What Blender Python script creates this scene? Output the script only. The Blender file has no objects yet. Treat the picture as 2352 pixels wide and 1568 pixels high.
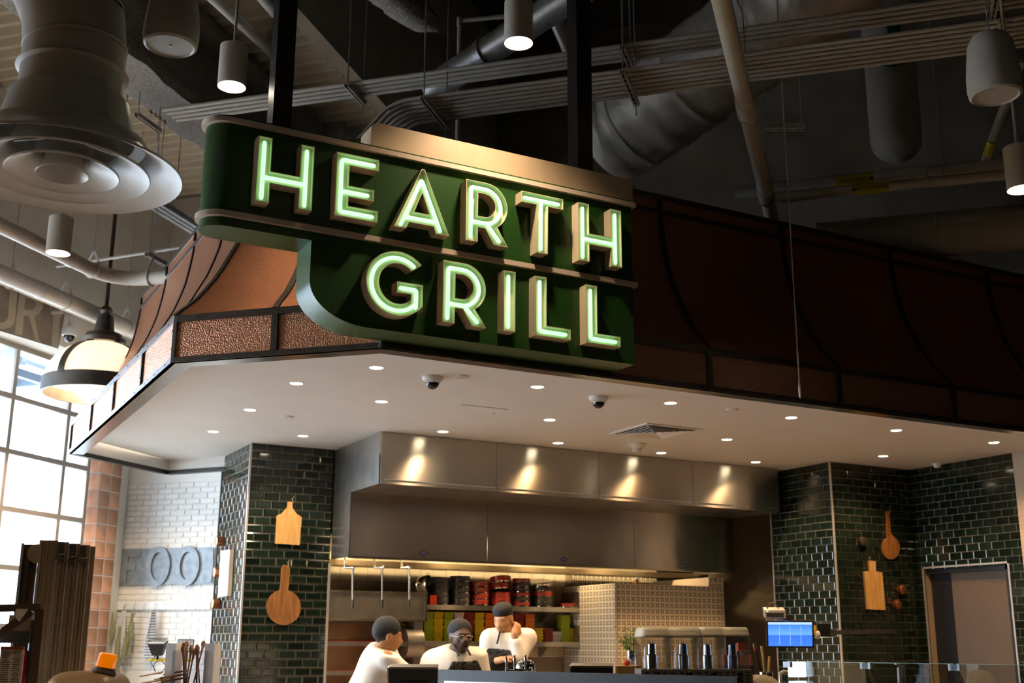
import bpy, math, random
import numpy as np
from mathutils import Vector, Matrix

random.seed(7)
C = bpy.context.scene.collection
SC = bpy.context.scene
R2 = math.sqrt(2.0)

# ---------------------------------------------------------------- camera
F_PX, PITCH, ROLL, YAW, CAM_H = 2686.5, math.radians(14.534), math.radians(.2566), math.radians(28.402), 1.4
_fwd = np.array([math.sin(YAW) * math.cos(PITCH), math.cos(YAW) * math.cos(PITCH), math.sin(PITCH)])
_rt = np.array([math.cos(YAW), -math.sin(YAW), 0.0])
_up = np.cross(_rt, _fwd)
_r = math.cos(ROLL) * _rt + math.sin(ROLL) * _up
_u = -math.sin(ROLL) * _rt + math.cos(ROLL) * _up
_O = np.array([0, 0, CAM_H])
cam_data = bpy.data.cameras.new('camera')
cam = bpy.data.objects.new('camera', cam_data)
C.objects.link(cam)
cam.matrix_world = Matrix(((_r[0], _u[0], -_fwd[0], 0), (_r[1], _u[1], -_fwd[1], 0), (_r[2], _u[2], -_fwd[2], CAM_H), (0, 0, 0, 1)))
cam_data.sensor_width = 36.0
cam_data.lens = F_PX / 2352 * 36.0
cam_data.clip_end = 200
cam_data.dof.use_dof = True
cam_data.dof.focus_distance = 7.3
cam_data.dof.aperture_fstop = 2.8
SC.camera = cam

# ---------------------------------------------------------------- sky, exposure
world = bpy.data.worlds.new('overcast_sky')
SC.world = world
world.use_nodes = True
wn = world.node_tree
bg = wn.nodes['Background']
bg.inputs['Color'].default_value = (.80, .90, 1.0, 1)
bg.inputs['Strength'].default_value = 16.0
SC.view_settings.view_transform = 'Standard'
SC.view_settings.look = 'None'
SC.view_settings.gamma = 1.0
SC.view_settings.use_curve_mapping = False
SC.view_settings.exposure = 0.65
SC.cycles.use_denoising = True
SC.cycles.max_bounces = 5
SC.cycles.diffuse_bounces = 3
SC.cycles.glossy_bounces = 2
SC.cycles.transmission_bounces = 2
SC.cycles.transparent_max_bounces = 10
SC.cycles.caustics_reflective = False
SC.cycles.caustics_refractive = False
SC.cycles.sample_clamp_indirect = 4.0
SC.cycles.adaptive_threshold = .04

# ---------------------------------------------------------------- geometry of the place
# kitchen frame: x runs along the serving front, y into the kitchen.
# building frame: s = depth, t = to the right, turned 45 degrees against the kitchen.
def ray(x, y): return (x - 1176) * _r + (784 - y) * _u + F_PX * _fwd
def at_d(x, y, d): return Vector(_O + ray(x, y) / F_PX * d)
def _on(n, c, x, y):
    n = np.array(n); d = ray(x, y); return Vector(_O + d * ((c - _O @ n) / (d @ n)))
def on_x(c, x, y): return _on((1, 0, 0), c, x, y)
def on_y(c, x, y): return _on((0, 1, 0), c, x, y)
def on_z(c, x, y): return _on((0, 0, 1), c, x, y)
def on_s(c, x, y): return _on((1 / R2, 1 / R2, 0), c, x, y)
def on_t(c, x, y): return _on((1 / R2, -1 / R2, 0), c, x, y)
def S(s, t, z): return Vector(((s + t) / R2, (s - t) / R2, z))
def st(p): return ((p[0] + p[1]) / R2, (p[0] - p[1]) / R2)
E1 = Vector((1 / R2, 1 / R2, 0)); T1 = Vector((1 / R2, -1 / R2, 0)); UP = Vector((0, 0, 1)); EX = Vector((1, 0, 0)); EY = Vector((0, 1, 0))

# ---------------------------------------------------------------- mesh builder
class MB:
    def __init__(self): self.v = []; self.f = []
    def add(self, vs, fs):
        o = len(self.v); self.v += [Vector(p) for p in vs]; self.f += [tuple(i + o for i in q) for q in fs]; return self
    def obox(self, c, ax, ay, az):
        c = Vector(c); ax = Vector(ax); ay = Vector(ay); az = Vector(az)
        vs = [c + i * ax + j * ay + k * az for k in (-1, 1) for j in (-1, 1) for i in (-1, 1)]
        if ax.cross(ay).dot(az) < 0: fs = [(0, 1, 3, 2), (4, 6, 7, 5), (0, 4, 5, 1), (2, 3, 7, 6), (0, 2, 6, 4), (1, 5, 7, 3)]
        else: fs = [(0, 2, 3, 1), (4, 5, 7, 6), (0, 1, 5, 4), (2, 6, 7, 3), (0, 4, 6, 2), (1, 3, 7, 5)]
        return self.add(vs, fs)
    def box(self, a, b):
        a, b = Vector(a), Vector(b)
        lo = Vector([min(p, q) for p, q in zip(a, b)]); hi = Vector([max(p, q) for p, q in zip(a, b)])
        c = (lo + hi) / 2; h = (hi - lo) / 2
        return self.obox(c, (h.x, 0, 0), (0, h.y, 0), (0, 0, h.z))
    def bar(self, a, b, w, h, up=UP):
        a, b = Vector(a), Vector(b); d = b - a; L = d.length; d /= L
        sd = d.cross(Vector(up)); 
        if sd.length < 1e-4: sd = d.cross(EX)
        sd.normalize(); u2 = sd.cross(d)
        return self.obox((a + b) / 2, d * L / 2, sd * w / 2, u2 * h / 2)
    def tube(self, pts, r, n=10, cap=True, closed=False):
        pts = [Vector(p) for p in pts]; m = len(pts)
        rs = r if isinstance(r, (list, tuple)) else [r] * m
        o = len(self.v); prev = None
        for i, p in enumerate(pts):
            a = pts[i - 1] if (i > 0 or closed) else p
            b = pts[(i + 1) % m] if (i < m - 1 or closed) else p
            d = (b - a)
            d = d.normalized() if d.length > 1e-9 else UP
            if prev is None:
                sd = d.cross(UP)
                if sd.length < 1e-3: sd = d.cross(EX)
            else:
                sd = prev - d * prev.dot(d)
                if sd.length < 1e-4: sd = d.cross(UP) if abs(d.z) < .9 else d.cross(EX)
            sd.normalize(); prev = sd; up = d.cross(sd)
            for k in range(n):
                an = 2 * math.pi * k / n
                self.v.append(p + rs[i] * (math.cos(an) * sd + math.sin(an) * up))
        for i in range(m if closed else m - 1):
            j = (i + 1) % m
            for k in range(n):
                l = (k + 1) % n
                self.f.append((o + i * n + k, o + i * n + l, o + j * n + l, o + j * n + k))
        if cap and not closed:
            self.f.append(tuple(o + k for k in range(n))[::-1]); self.f.append(tuple(o + (m - 1) * n + k for k in range(n)))
        return self
    def cyl(self, a, b, r, n=16, r2=None): return self.tube([a, b], [r, r if r2 is None else r2], n)
    def lathe(self, prof, c=(0, 0, 0), n=24, axis=UP, cap=True):
        c = Vector(c); ax = Vector(axis).normalized()
        sd = ax.cross(EX if abs(ax.x) < .9 else EY).normalized(); up = ax.cross(sd)
        o = len(self.v); m = len(prof)
        for (r, h) in prof:
            for k in range(n):
                an = 2 * math.pi * k / n
                self.v.append(c + ax * h + max(r, 1e-5) * (math.cos(an) * sd + math.sin(an) * up))
        for i in range(m - 1):
            for k in range(n):
                l = (k + 1) % n
                self.f.append((o + i * n + k, o + i * n + l, o + (i + 1) * n + l, o + (i + 1) * n + k))
        if cap:
            self.f.append(tuple(o + k for k in range(n))[::-1]); self.f.append(tuple(o + (m - 1) * n + k for k in range(n)))
        return self
    def prism(self, poly, o, ax, ay, n):
        """extrude a 2-d polygon (in ax, ay from o) by vector n"""
        o, ax, ay, n = Vector(o), Vector(ax), Vector(ay), Vector(n)
        k = len(poly); b = [o + ax * p[0] + ay * p[1] for p in poly]
        area = sum(poly[i][0] * poly[(i + 1) % k][1] - poly[(i + 1) % k][0] * poly[i][1] for i in range(k))
        fs = [tuple(range(k)), tuple(range(2 * k - 1, k - 1, -1))] + [(i, i + k, (i + 1) % k + k, (i + 1) % k) for i in range(k)]
        if (ax.cross(ay).dot(n) > 0) == (area > 0): fs = [q[::-1] for q in fs]
        return self.add(b + [p + n for p in b], fs)
    def ball(self, c, r, n=12, m=8, sc=(1, 1, 1)):
        c = Vector(c); o = len(self.v)
        self.v.append(c + Vector((0, 0, -r * sc[2])))
        for i in range(1, m):
            a = -math.pi / 2 + math.pi * i / m
            for k in range(n):
                b = 2 * math.pi * k / n
                self.v.append(c + Vector((r * sc[0] * math.cos(a) * math.cos(b), r * sc[1] * math.cos(a) * math.sin(b), r * sc[2] * math.sin(a))))
        self.v.append(c + Vector((0, 0, r * sc[2]))); top = len(self.v) - 1
        for k in range(n):
            l = (k + 1) % n
            self.f.append((o, o + 1 + l, o + 1 + k)); self.f.append((top, top - n + k, top - n + l))
            for i in range(m - 2): self.f.append((o + 1 + i * n + k, o + 1 + i * n + l, o + 1 + (i + 1) * n + l, o + 1 + (i + 1) * n + k))
        return self
    def grid(self, rows):
        """rows of points -> quads"""
        o = len(self.v); n = len(rows[0])
        for r in rows: self.v += [Vector(p) for p in r]
        for i in range(len(rows) - 1):
            for j in range(n - 1): self.f.append((o + i * n + j, o + i * n + j + 1, o + (i + 1) * n + j + 1, o + (i + 1) * n + j))
        return self
    def shell(self, front, back):
        """closed sheet from two equal grids"""
        m, n = len(front), len(front[0]); o = len(self.v)
        self.grid(front); o2 = len(self.v); self.grid([r[::-1] for r in back])
        A = lambda i, j: o + i * n + j
        B = lambda i, j: o2 + i * n + (n - 1 - j)
        for i in range(m - 1):
            self.f.append((A(i, 0), A(i + 1, 0), B(i + 1, 0), B(i, 0))); self.f.append((A(i, n - 1), B(i, n - 1), B(i + 1, n - 1), A(i + 1, n - 1)))
        for j in range(n - 1):
            self.f.append((A(0, j), B(0, j), B(0, j + 1), A(0, j + 1))); self.f.append((A(m - 1, j), A(m - 1, j + 1), B(m - 1, j + 1), B(m - 1, j)))
        return self
    def mesh(self, name, mat, off=Vector((0, 0, 0)), smooth=False, angle=None):
        me = bpy.data.meshes.new(name)
        me.from_pydata([tuple(p - off) for p in self.v], [], self.f)
        if mat: me.materials.append(mat)
        if smooth:
            for p in me.polygons: p.use_smooth = True
            if angle is not False: me.set_sharp_from_angle(angle=math.radians(angle or 40))
        me.update(); return me
    def build(self, name, mat, parent=None, smooth=False, angle=None, **tags):
        off = wloc(parent) if parent else (Vector(tags.pop('at')) if 'at' in tags else Vector((0, 0, 0)))
        o = bpy.data.objects.new(name, self.mesh(name, mat, off, smooth, angle)); C.objects.link(o)
        if parent: o.parent = parent
        else: o.location = off
        tag(o, **tags); return o

def wloc(o):
    v = Vector((0, 0, 0))
    while o: v = v + o.location; o = o.parent
    return v
def tag(o, label=None, cat=None, group=None, kind=None):
    if label: o['label'] = label
    if cat: o['category'] = cat
    if group: o['group'] = group
    if kind: o['kind'] = kind
    return o
def thing(name, label, cat, loc=(0, 0, 0), group=None, kind=None):
    o = bpy.data.objects.new(name, None); C.objects.link(o); o.location = loc; o.empty_display_size = .1
    return tag(o, label, cat, group, kind)
def inst(name, me, loc, parent=None, rot=None):
    o = bpy.data.objects.new(name, me); C.objects.link(o)
    if parent: o.parent = parent
    o.location = Vector(loc) - (wloc(parent) if parent else Vector((0, 0, 0)))
    if rot is not None: o.rotation_euler = rot
    return o
def copy_tree(o, loc=None, rotz=None, parent=None, **tags):
    c = o.copy(); C.objects.link(c)
    if parent: c.parent = parent
    if loc is not None: c.location = loc
    if rotz is not None: c.rotation_euler = (0, 0, rotz)
    for ch in list(o.children): copy_tree(ch, parent=c)
    return tag(c, **tags)

# ---------------------------------------------------------------- materials
def _mat(name):
    m = bpy.data.materials.new(name); m.use_nodes = True
    nt = m.node_tree; return m, nt, nt.nodes['Principled BSDF']
def mat(name, col, rough=.5, metal=0., var=0., scale=6., bump=0., bscale=60., spec=None, coat=0., emit=None, es=0., stretch=None, detail=4, aniso=0):
    m, nt, b = _mat(name)
    b.inputs['Base Color'].default_value = (*col, 1); b.inputs['Roughness'].default_value = rough; b.inputs['Metallic'].default_value = metal
    if spec is not None: b.inputs['Specular IOR Level'].default_value = spec
    if coat: b.inputs['Coat Weight'].default_value = coat; b.inputs['Coat Roughness'].default_value = .08
    if aniso: b.inputs['Anisotropic'].default_value = aniso
    if emit: b.inputs['Emission Color'].default_value = (*emit, 1); b.inputs['Emission Strength'].default_value = es
    tc = nt.nodes.new('ShaderNodeTexCoord'); src = tc.outputs['Object']
    if stretch:
        mp = nt.nodes.new('ShaderNodeMapping'); mp.inputs['Scale'].default_value = stretch; nt.links.new(src, mp.inputs['Vector']); src = mp.outputs['Vector']
    if var:
        nz = nt.nodes.new('ShaderNodeTexNoise'); nz.inputs['Scale'].default_value = scale; nz.inputs['Detail'].default_value = detail
        nt.links.new(src, nz.inputs['Vector'])
        rp = nt.nodes.new('ShaderNodeValToRGB'); rp.color_ramp.elements[0].position = .3; rp.color_ramp.elements[1].position = .7
        rp.color_ramp.elements[0].color = (*[max(0, c * (1 - var)) for c in col], 1); rp.color_ramp.elements[1].color = (*[min(1, c * (1 + var)) for c in col], 1)
        nt.links.new(nz.outputs['Fac'], rp.inputs['Fac']); nt.links.new(rp.outputs['Color'], b.inputs['Base Color'])
    if bump:
        nb = nt.nodes.new('ShaderNodeTexNoise'); nb.inputs['Scale'].default_value = bscale; nb.inputs['Detail'].default_value = 3
        nt.links.new(src, nb.inputs['Vector'])
        bp = nt.nodes.new('ShaderNodeBump'); bp.inputs['Strength'].default_value = bump; bp.inputs['Distance'].default_value = .01
        nt.links.new(nb.outputs['Fac'], bp.inputs['Height']); nt.links.new(bp.outputs['Normal'], b.inputs['Normal'])
    return m
def vary(m, lo, hi):
    """each piece gets its own shade"""
    nt = m.node_tree; b = nt.nodes['Principled BSDF']; oi = nt.nodes.new('ShaderNodeObjectInfo'); mr = nt.nodes.new('ShaderNodeMapRange'); mr.inputs['To Min'].default_value = lo; mr.inputs['To Max'].default_value = hi
    hs = nt.nodes.new('ShaderNodeHueSaturation'); nt.links.new(oi.outputs['Random'], mr.inputs['Value']); nt.links.new(mr.outputs[0], hs.inputs['Value'])
    if b.inputs['Base Color'].is_linked: nt.links.new(b.inputs['Base Color'].links[0].from_socket, hs.inputs['Color'])
    else: hs.inputs['Color'].default_value = b.inputs['Base Color'].default_value
    nt.links.new(hs.outputs[0], b.inputs['Base Color']); return m
def glow(name, col, s, base=(.8, .8, .8)):
    return mat(name, base, .4, emit=col, es=s)
def glass(name, tint=(.9, .97, .95), refl=.08, rough=0.0):
    m = bpy.data.materials.new(name); m.use_nodes = True; nt = m.node_tree; nt.nodes.clear()
    o = nt.nodes.new('ShaderNodeOutputMaterial'); t = nt.nodes.new('ShaderNodeBsdfTransparent'); g = nt.nodes.new('ShaderNodeBsdfGlossy'); x = nt.nodes.new('ShaderNodeMixShader')
    lw = nt.nodes.new('ShaderNodeLayerWeight'); lw.inputs['Blend'].default_value = .5
    pw_ = nt.nodes.new('ShaderNodeMath'); pw_.operation = 'POWER'; pw_.inputs[1].default_value = 4.0
    fr = nt.nodes.new('ShaderNodeMath'); fr.operation = 'MULTIPLY_ADD'; fr.inputs[1].default_value = .6; fr.inputs[2].default_value = refl * .5
    nt.links.new(lw.outputs['Facing'], pw_.inputs[0]); nt.links.new(pw_.outputs[0], fr.inputs[0])
    t.inputs['Color'].default_value = (*tint, 1); g.inputs['Roughness'].default_value = rough
    nt.links.new(fr.outputs[0], x.inputs['Fac']); nt.links.new(t.outputs[0], x.inputs[1]); nt.links.new(g.outputs[0], x.inputs[2]); nt.links.new(x.outputs[0], o.inputs['Surface'])
    return m
def hammered(name, col, scale=95., strength=.8, rough=.34):
    m, nt, b = _mat(name)
    b.inputs['Metallic'].default_value = .9; b.inputs['Roughness'].default_value = rough
    tc = nt.nodes.new('ShaderNodeTexCoord'); vo = nt.nodes.new('ShaderNodeTexVoronoi'); vo.inputs['Scale'].default_value = scale; vo.inputs['Randomness'].default_value = .75
    nt.links.new(tc.outputs['Object'], vo.inputs['Vector'])
    rp = nt.nodes.new('ShaderNodeValToRGB'); rp.color_ramp.elements[0].position = .12; rp.color_ramp.elements[1].position = .5
    rp.color_ramp.elements[0].color = (*[c * .55 for c in col], 1); rp.color_ramp.elements[1].color = (*col, 1)
    nt.links.new(vo.outputs['Distance'], rp.inputs['Fac']); nt.links.new(rp.outputs['Color'], b.inputs['Base Color'])
    bp = nt.nodes.new('ShaderNodeBump'); bp.inputs['Strength'].default_value = strength; bp.inputs['Distance'].default_value = .004
    nt.links.new(vo.outputs['Distance'], bp.inputs['Height']); nt.links.new(bp.outputs['Normal'], b.inputs['Normal'])
    return m
def wood(name, c1, c2, scale=3., rough=.45, stretch=(14, 14, 1.2)):
    m, nt, b = _mat(name); b.inputs['Roughness'].default_value = rough
    tc = nt.nodes.new('ShaderNodeTexCoord'); mp = nt.nodes.new('ShaderNodeMapping'); mp.inputs['Scale'].default_value = stretch
    nz = nt.nodes.new('ShaderNodeTexNoise'); nz.inputs['Scale'].default_value = scale; nz.inputs['Detail'].default_value = 5; nz.inputs['Distortion'].default_value = .4
    rp = nt.nodes.new('ShaderNodeValToRGB'); rp.color_ramp.elements[0].position = .35; rp.color_ramp.elements[1].position = .68
    rp.color_ramp.elements[0].color = (*c1, 1); rp.color_ramp.elements[1].color = (*c2, 1)
    nt.links.new(tc.outputs['Object'], mp.inputs['Vector']); nt.links.new(mp.outputs['Vector'], nz.inputs['Vector']); nt.links.new(nz.outputs['Fac'], rp.inputs['Fac']); nt.links.new(rp.outputs['Color'], b.inputs['Base Color'])
    return m

def brushed(name, col, rough):
    m, nt, b = _mat(name); b.inputs['Metallic'].default_value = 1.; b.inputs['Roughness'].default_value = rough; b.inputs['Base Color'].default_value = (*col, 1)
    b.inputs['Anisotropic'].default_value = .85; b.inputs['Anisotropic Rotation'].default_value = .25
    tg = nt.nodes.new('ShaderNodeTangent'); tg.direction_type = 'RADIAL'; tg.axis = 'Z'; nt.links.new(tg.outputs[0], b.inputs['Tangent'])
    tc = nt.nodes.new('ShaderNodeTexCoord'); mp = nt.nodes.new('ShaderNodeMapping'); mp.inputs['Scale'].default_value = (1.6, 1.6, 1.1)
    nz = nt.nodes.new('ShaderNodeTexNoise'); nz.inputs['Scale'].default_value = 1.6; nz.inputs['Detail'].default_value = 1
    bp = nt.nodes.new('ShaderNodeBump'); bp.inputs['Strength'].default_value = .25; bp.inputs['Distance'].default_value = .03
    nt.links.new(tc.outputs['Object'], mp.inputs[0]); nt.links.new(mp.outputs[0], nz.inputs['Vector']); nt.links.new(nz.outputs['Fac'], bp.inputs['Height']); nt.links.new(bp.outputs[0], b.inputs['Normal'])
    return m

M = dict(
    concrete=mat('concrete', (.30, .245, .185), .9, var=.25, scale=1.3, bump=.12, bscale=25, detail=8),
    hallwall=mat('hall_wall_dark', (.15, .115, .085), .9, var=.2, scale=1),
    plaster=mat('plaster', (.74, .67, .56), .9, var=.08, scale=2, bump=.05, bscale=40),
    pier=mat('pier_daylit', (.62, .61, .60), .85, var=.12, scale=2.5, bump=.08, bscale=25, stretch=(3, 3, .5)),  # pale tone stands in for daylight falling on the concrete
    floor=mat('floor_concrete', (.24, .205, .17), .35, var=.2, scale=1),
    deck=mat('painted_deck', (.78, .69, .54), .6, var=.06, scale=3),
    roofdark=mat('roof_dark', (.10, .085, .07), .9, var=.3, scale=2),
    spray=mat('fireproof_spray', (.40, .37, .34), 1., var=.25, scale=30, bump=1., bscale=45),
    soffit=mat('soffit_white', (.80, .79, .77), .55, var=.02, scale=3),
    darkmetal=mat('dark_bronze_metal', (.075, .062, .05), .42, .7, var=.2, scale=8),
    steeltrim=mat('trim_steel', (.30, .30, .31), .3, .9, var=.1, scale=5),
    copper=hammered('hammered_copper', (.55, .26, .155), 88, .9, .38),
    coppersmooth=hammered('hammered_copper_fine', (.42, .18, .095), 130, .6, .45),
    green=mat('sign_green', (.014, .060, .008), .36, 0, var=.05, scale=4, spec=.5),
    cream=mat('sign_cream', (.62, .49, .40), .5),
    letter=mat('letter_cream', (.70, .58, .42), .55),
    box=mat('box_tan', (.50, .37, .25), .4, .15, var=.06, scale=5),
    neon=glow('neon_green', (.40, 1.0, .46), 1.1, (.6, .9, .6)),
    post=mat('post_black', (.028, .024, .021), .38, .5),
    white=mat('white_paint', (.74, .71, .66), .45),
    offwhite=mat('offwhite_paint', (.62, .58, .51), .5, var=.04, scale=6),
    plastic=mat('white_plastic', (.70, .68, .64), .4),
    galv=mat('galvanised_steel', (.50, .51, .52), .42, .75, var=.12, scale=20),
    black=mat('black_plastic', (.012, .012, .013), .35),
    chrome=mat('chrome', (.82, .80, .76), .1, 1.),
    steel=brushed('brushed_steel', (.52, .48, .41), .27),
    steeldull=mat('dull_steel', (.36, .33, .29), .38, 1., var=.15, scale=6),
)
def lamp(name, kind, loc, energy, col, size=.05, spot=None, blend=.5, direction=(0, 0, -1), parent=None):
    l = bpy.data.lights.new(name, kind); l.energy = energy; l.color = col
    if kind in ('POINT', 'SPOT'): l.shadow_soft_size = size
    if kind == 'SPOT': l.spot_size = math.radians(spot); l.spot_blend = blend
    o = bpy.data.objects.new(name, l); C.objects.link(o)
    o.rotation_euler = Vector(direction).to_track_quat('-Z', 'Y').to_euler()
    if parent: o.parent = parent; o.location = Vector(loc) - wloc(parent)
    else: o.location = loc
    return o
# ================================================================ the setting
H_TOP, H_DECK = 10.6, 7.5
mb = MB(); mb.obox(S(4, 1, -.1), E1 * 14, T1 * 15, UP * .1); mb.build('floor', M['floor'], kind='structure', label='polished grey concrete floor of the market hall')
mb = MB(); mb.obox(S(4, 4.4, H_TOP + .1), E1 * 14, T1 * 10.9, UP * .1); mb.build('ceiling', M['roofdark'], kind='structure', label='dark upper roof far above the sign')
# corrugated deck over the left bay, ribs along t
rows = []
sv = -8.0; prof = [(0, 0), (.05, 0), (.09, .07), (.16, .07), (.20, 0)]
pts = []
while sv < 16.1:
    for a, h in prof[:-1]: pts.append((sv + a, h))
    sv += .20
front = [[S(a, -10, H_DECK + h) for a, h in pts], [S(a, -5.2, H_DECK + h) for a, h in pts]]
back = [[S(a, -10, H_DECK + .16) for a, h in pts], [S(a, -5.2, H_DECK + .16) for a, h in pts]]
mb = MB(); mb.shell(back, front); mb.build('ceiling_deck', M['deck'], kind='structure', label='cream corrugated metal roof deck over the left bay')
mb = MB(); mb.obox(S(3.9, -5.1, (H_DECK + H_TOP) / 2 + .1), E1 * 12.1, T1 * .08, UP * ((H_TOP - H_DECK) / 2 + .1)); mb.build('wall_clerestory', M['plaster'], kind='structure', label='plain wall above the edge of the low roof deck')
mb = MB(); mb.obox(S(16.15, 4.3, H_TOP / 2), E1 * .15, T1 * 10.8, UP * H_TOP / 2); mb.build('wall_back', M['concrete'], kind='structure', label='tall bare concrete wall behind the pipes and ducts')
mb = MB(); mb.obox(S(4, 15.2, H_TOP / 2), E1 * 12.2, T1 * .15, UP * H_TOP / 2); mb.build('wall_right', M['hallwall'], kind='structure', label='concrete side wall of the hall')
mb = MB(); mb.obox(S(-7.2, 3, H_TOP / 2), E1 * .15, T1 * 12.5, UP * H_TOP / 2); mb.build('wall_front', M['hallwall'], kind='structure', label='concrete wall behind the viewer')
M['alcove'] = mat('alcove_white', (.78, .755, .71), .9, var=.05, scale=3)
# alcove wall with painted white brick
mb = MB(); mb.obox(S(13.75, -8.1, H_DECK / 2), E1 * .2, T1 * 1.9, UP * H_DECK / 2)
alc = mb.build('wall_alcove', M['alcove'], kind='structure', label='plastered end wall with white painted brick below')
mb = MB(); mb.obox(S(14.9, -6.22, H_TOP / 2), E1 * 1.1, T1 * .1, UP * H_TOP / 2); mb.build('wall_return', M['plaster'], kind='structure', label='short wall stepping back to the concrete wall')
# concrete pier above the kitchen corner
pa, pb = on_s(11.9, 636, 150), on_s(11.9, 795, 150)
(sa, ta), (sb, tb) = st(pa), st(pb)
mb = MB(); mb.prism([(ta, 3.75), (tb, 3.75), (tb, 10.5), (ta + .15, 10.5), (ta + .15, 6.2)], S(11.9, 0, 0), T1, UP, E1 * .5)
mb.build('trim_1', M['pier'], kind='structure', label='concrete pier rising behind the sign, daylight put into its pale tone')

# ---- left window wall
TW = -9.6
mb = MB(); mb.obox(S(3.2, -9.35, (4.83 + H_DECK) / 2), E1 * 10.4, T1 * .32, UP * (H_DECK - 4.83) / 2)
wl = mb.build('wall_left', M['plaster'], kind='structure', label='plastered wall band above the tall windows')
mb = MB(); mb.obox(S(3.2, -9.5, .15), E1 * 10.4, T1 * .2, UP * .15); mb.build('baseboard_left', M['plaster'], kind='structure', label='low plinth under the tall windows')
M['frame'] = mat('window_frame', (.34, .29, .245), .5, .2)
M['reveal'] = mat('window_reveal', (.62, .66, .68), .5)
M['pane'] = glass('window_pane', (.95, .98, 1.0), .02)
win = thing('window_1', 'tall gridded daylight window of brown metal with deep pale mullions', None, S(11.2, TW, .3), kind='structure')
SM = [4.05, 5.07, 6.1, 7.13, 8.16, 9.19, 10.22, 11.25, 12.28, 12.77]; ZM = [.3, .92, 1.58, 2.24, 2.9, 3.56, 4.2, 4.8]
for s in SM:
    mb = MB(); mb.obox(S(s, TW + .12, 2.55), E1 * .03, T1 * .015, UP * 2.25); mb.build('mullion', M['frame'], win)
    mb = MB(); mb.obox(S(s, TW, 2.55), E1 * .022, T1 * .105, UP * 2.25); mb.build('mullion_reveal', M['reveal'], win)
for z in ZM:
    mb = MB(); mb.obox(S((SM[0] + SM[-1]) / 2, TW + .12, z), E1 * (SM[-1] - SM[0]) / 2, T1 * .014, UP * .03); mb.build('transom', M['frame'], win)
    mb = MB(); mb.obox(S((SM[0] + SM[-1]) / 2, TW, z), E1 * (SM[-1] - SM[0]) / 2, T1 * .1, UP * .02); mb.build('transom_reveal', M['reveal'], win)
pane_me = {}
for i in range(len(SM) - 1):
    for j in range(len(ZM) - 1):
        k = round(SM[i + 1] - SM[i], 3), round(ZM[j + 1] - ZM[j], 3)
        if k not in pane_me:
            mb = MB(); mb.obox((0, 0, 0), E1 * k[0] / 2, T1 * .004, UP * k[1] / 2); pane_me[k] = mb.mesh('pane', M['pane'])
        inst('pane', pane_me[k], S((SM[i] + SM[i + 1]) / 2, TW - .06, (ZM[j] + ZM[j + 1]) / 2), win)
mb = MB(); mb.obox(S(-1.6, TW, H_DECK / 2), E1 * 5.6, T1 * .15, UP * H_DECK / 2); mb.build('wall_left_front', M['plaster'], kind='structure', label='solid stretch of the left wall nearest the viewer')
# outside: a pale street and building opposite, and a steel awning over the windows
M['street'] = mat('street_pale', (.75, .76, .78), .9)
M['facade'] = mat('facade_pale', (.72, .76, .82), .9, var=.04)
M['facadewin'] = mat('facade_glass', (.30, .38, .48), .2)
M['awning'] = mat('awning_blue_grey', (.20, .25, .31), .5, .3)
mb = MB(); mb.obox(S(8, -26, -.15), E1 * 30, T1 * 16, UP * .05); mb.build('ground', M['street'], kind='structure', label='pale street outside the windows')
bld = thing('building', 'pale building across the street seen through the windows', 'building', S(20, -27, -.1))
mb = MB(); mb.obox(S(20, -28, 7), E1 * 16, T1 * 1, UP * 7.1); mb.build('facade', M['facade'], bld)
for i in range(12):
    for j in range(4):
        mb = MB(); mb.obox(S(9 + i * 2.2, -26.99, 2.2 + j * 3), E1 * .55, T1 * .04, UP * .9); mb.build('window', M['facadewin'], bld)
aw = thing('awning', 'steel framed blue grey awning outside above the windows', 'awning', S(8.5, -10.9, 4.3))
mb = MB(); mb.obox(S(8.5, -10.9, 4.86), E1 * 4.6, T1 * 1.1, UP * .04); mb.build('roof', M['awning'], aw)
for k in range(9):
    mb = MB(); mb.obox(S(4.2 + k * 1.08, -10.9, 4.77), E1 * .03, T1 * 1.1, UP * .05); mb.build('joist', M['awning'], aw)
for tt in (-10.1, -10.9, -11.9):
    mb = MB(); mb.obox(S(8.5, tt, 4.70), E1 * 4.6, T1 * .035, UP * .05); mb.build('beam', M['awning'], aw)
for k in (4.1, 12.9):
    mb = MB(); mb.obox(S(k, -11.9, 2.3), E1 * .05, T1 * .05, UP * 2.4); mb.build('post', M['awning'], aw)

# light portal of the window opening (guides sky sampling)
_pl = bpy.data.lights.new('window_portal', 'AREA'); _pl.shape = 'RECTANGLE'; _pl.size = 8.7; _pl.size_y = 4.5; _pl.cycles.is_portal = True
_po = bpy.data.objects.new('window_portal', _pl); C.objects.link(_po); _po.location = S(8.4, TW - .12, 2.55)
_po.rotation_euler = Matrix((tuple((E1.x, 0, -T1.x)), tuple((E1.y, 0, -T1.y)), (0, 1, 0))).to_euler() if False else T1.to_track_quat('-Z', 'Y').to_euler()
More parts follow.
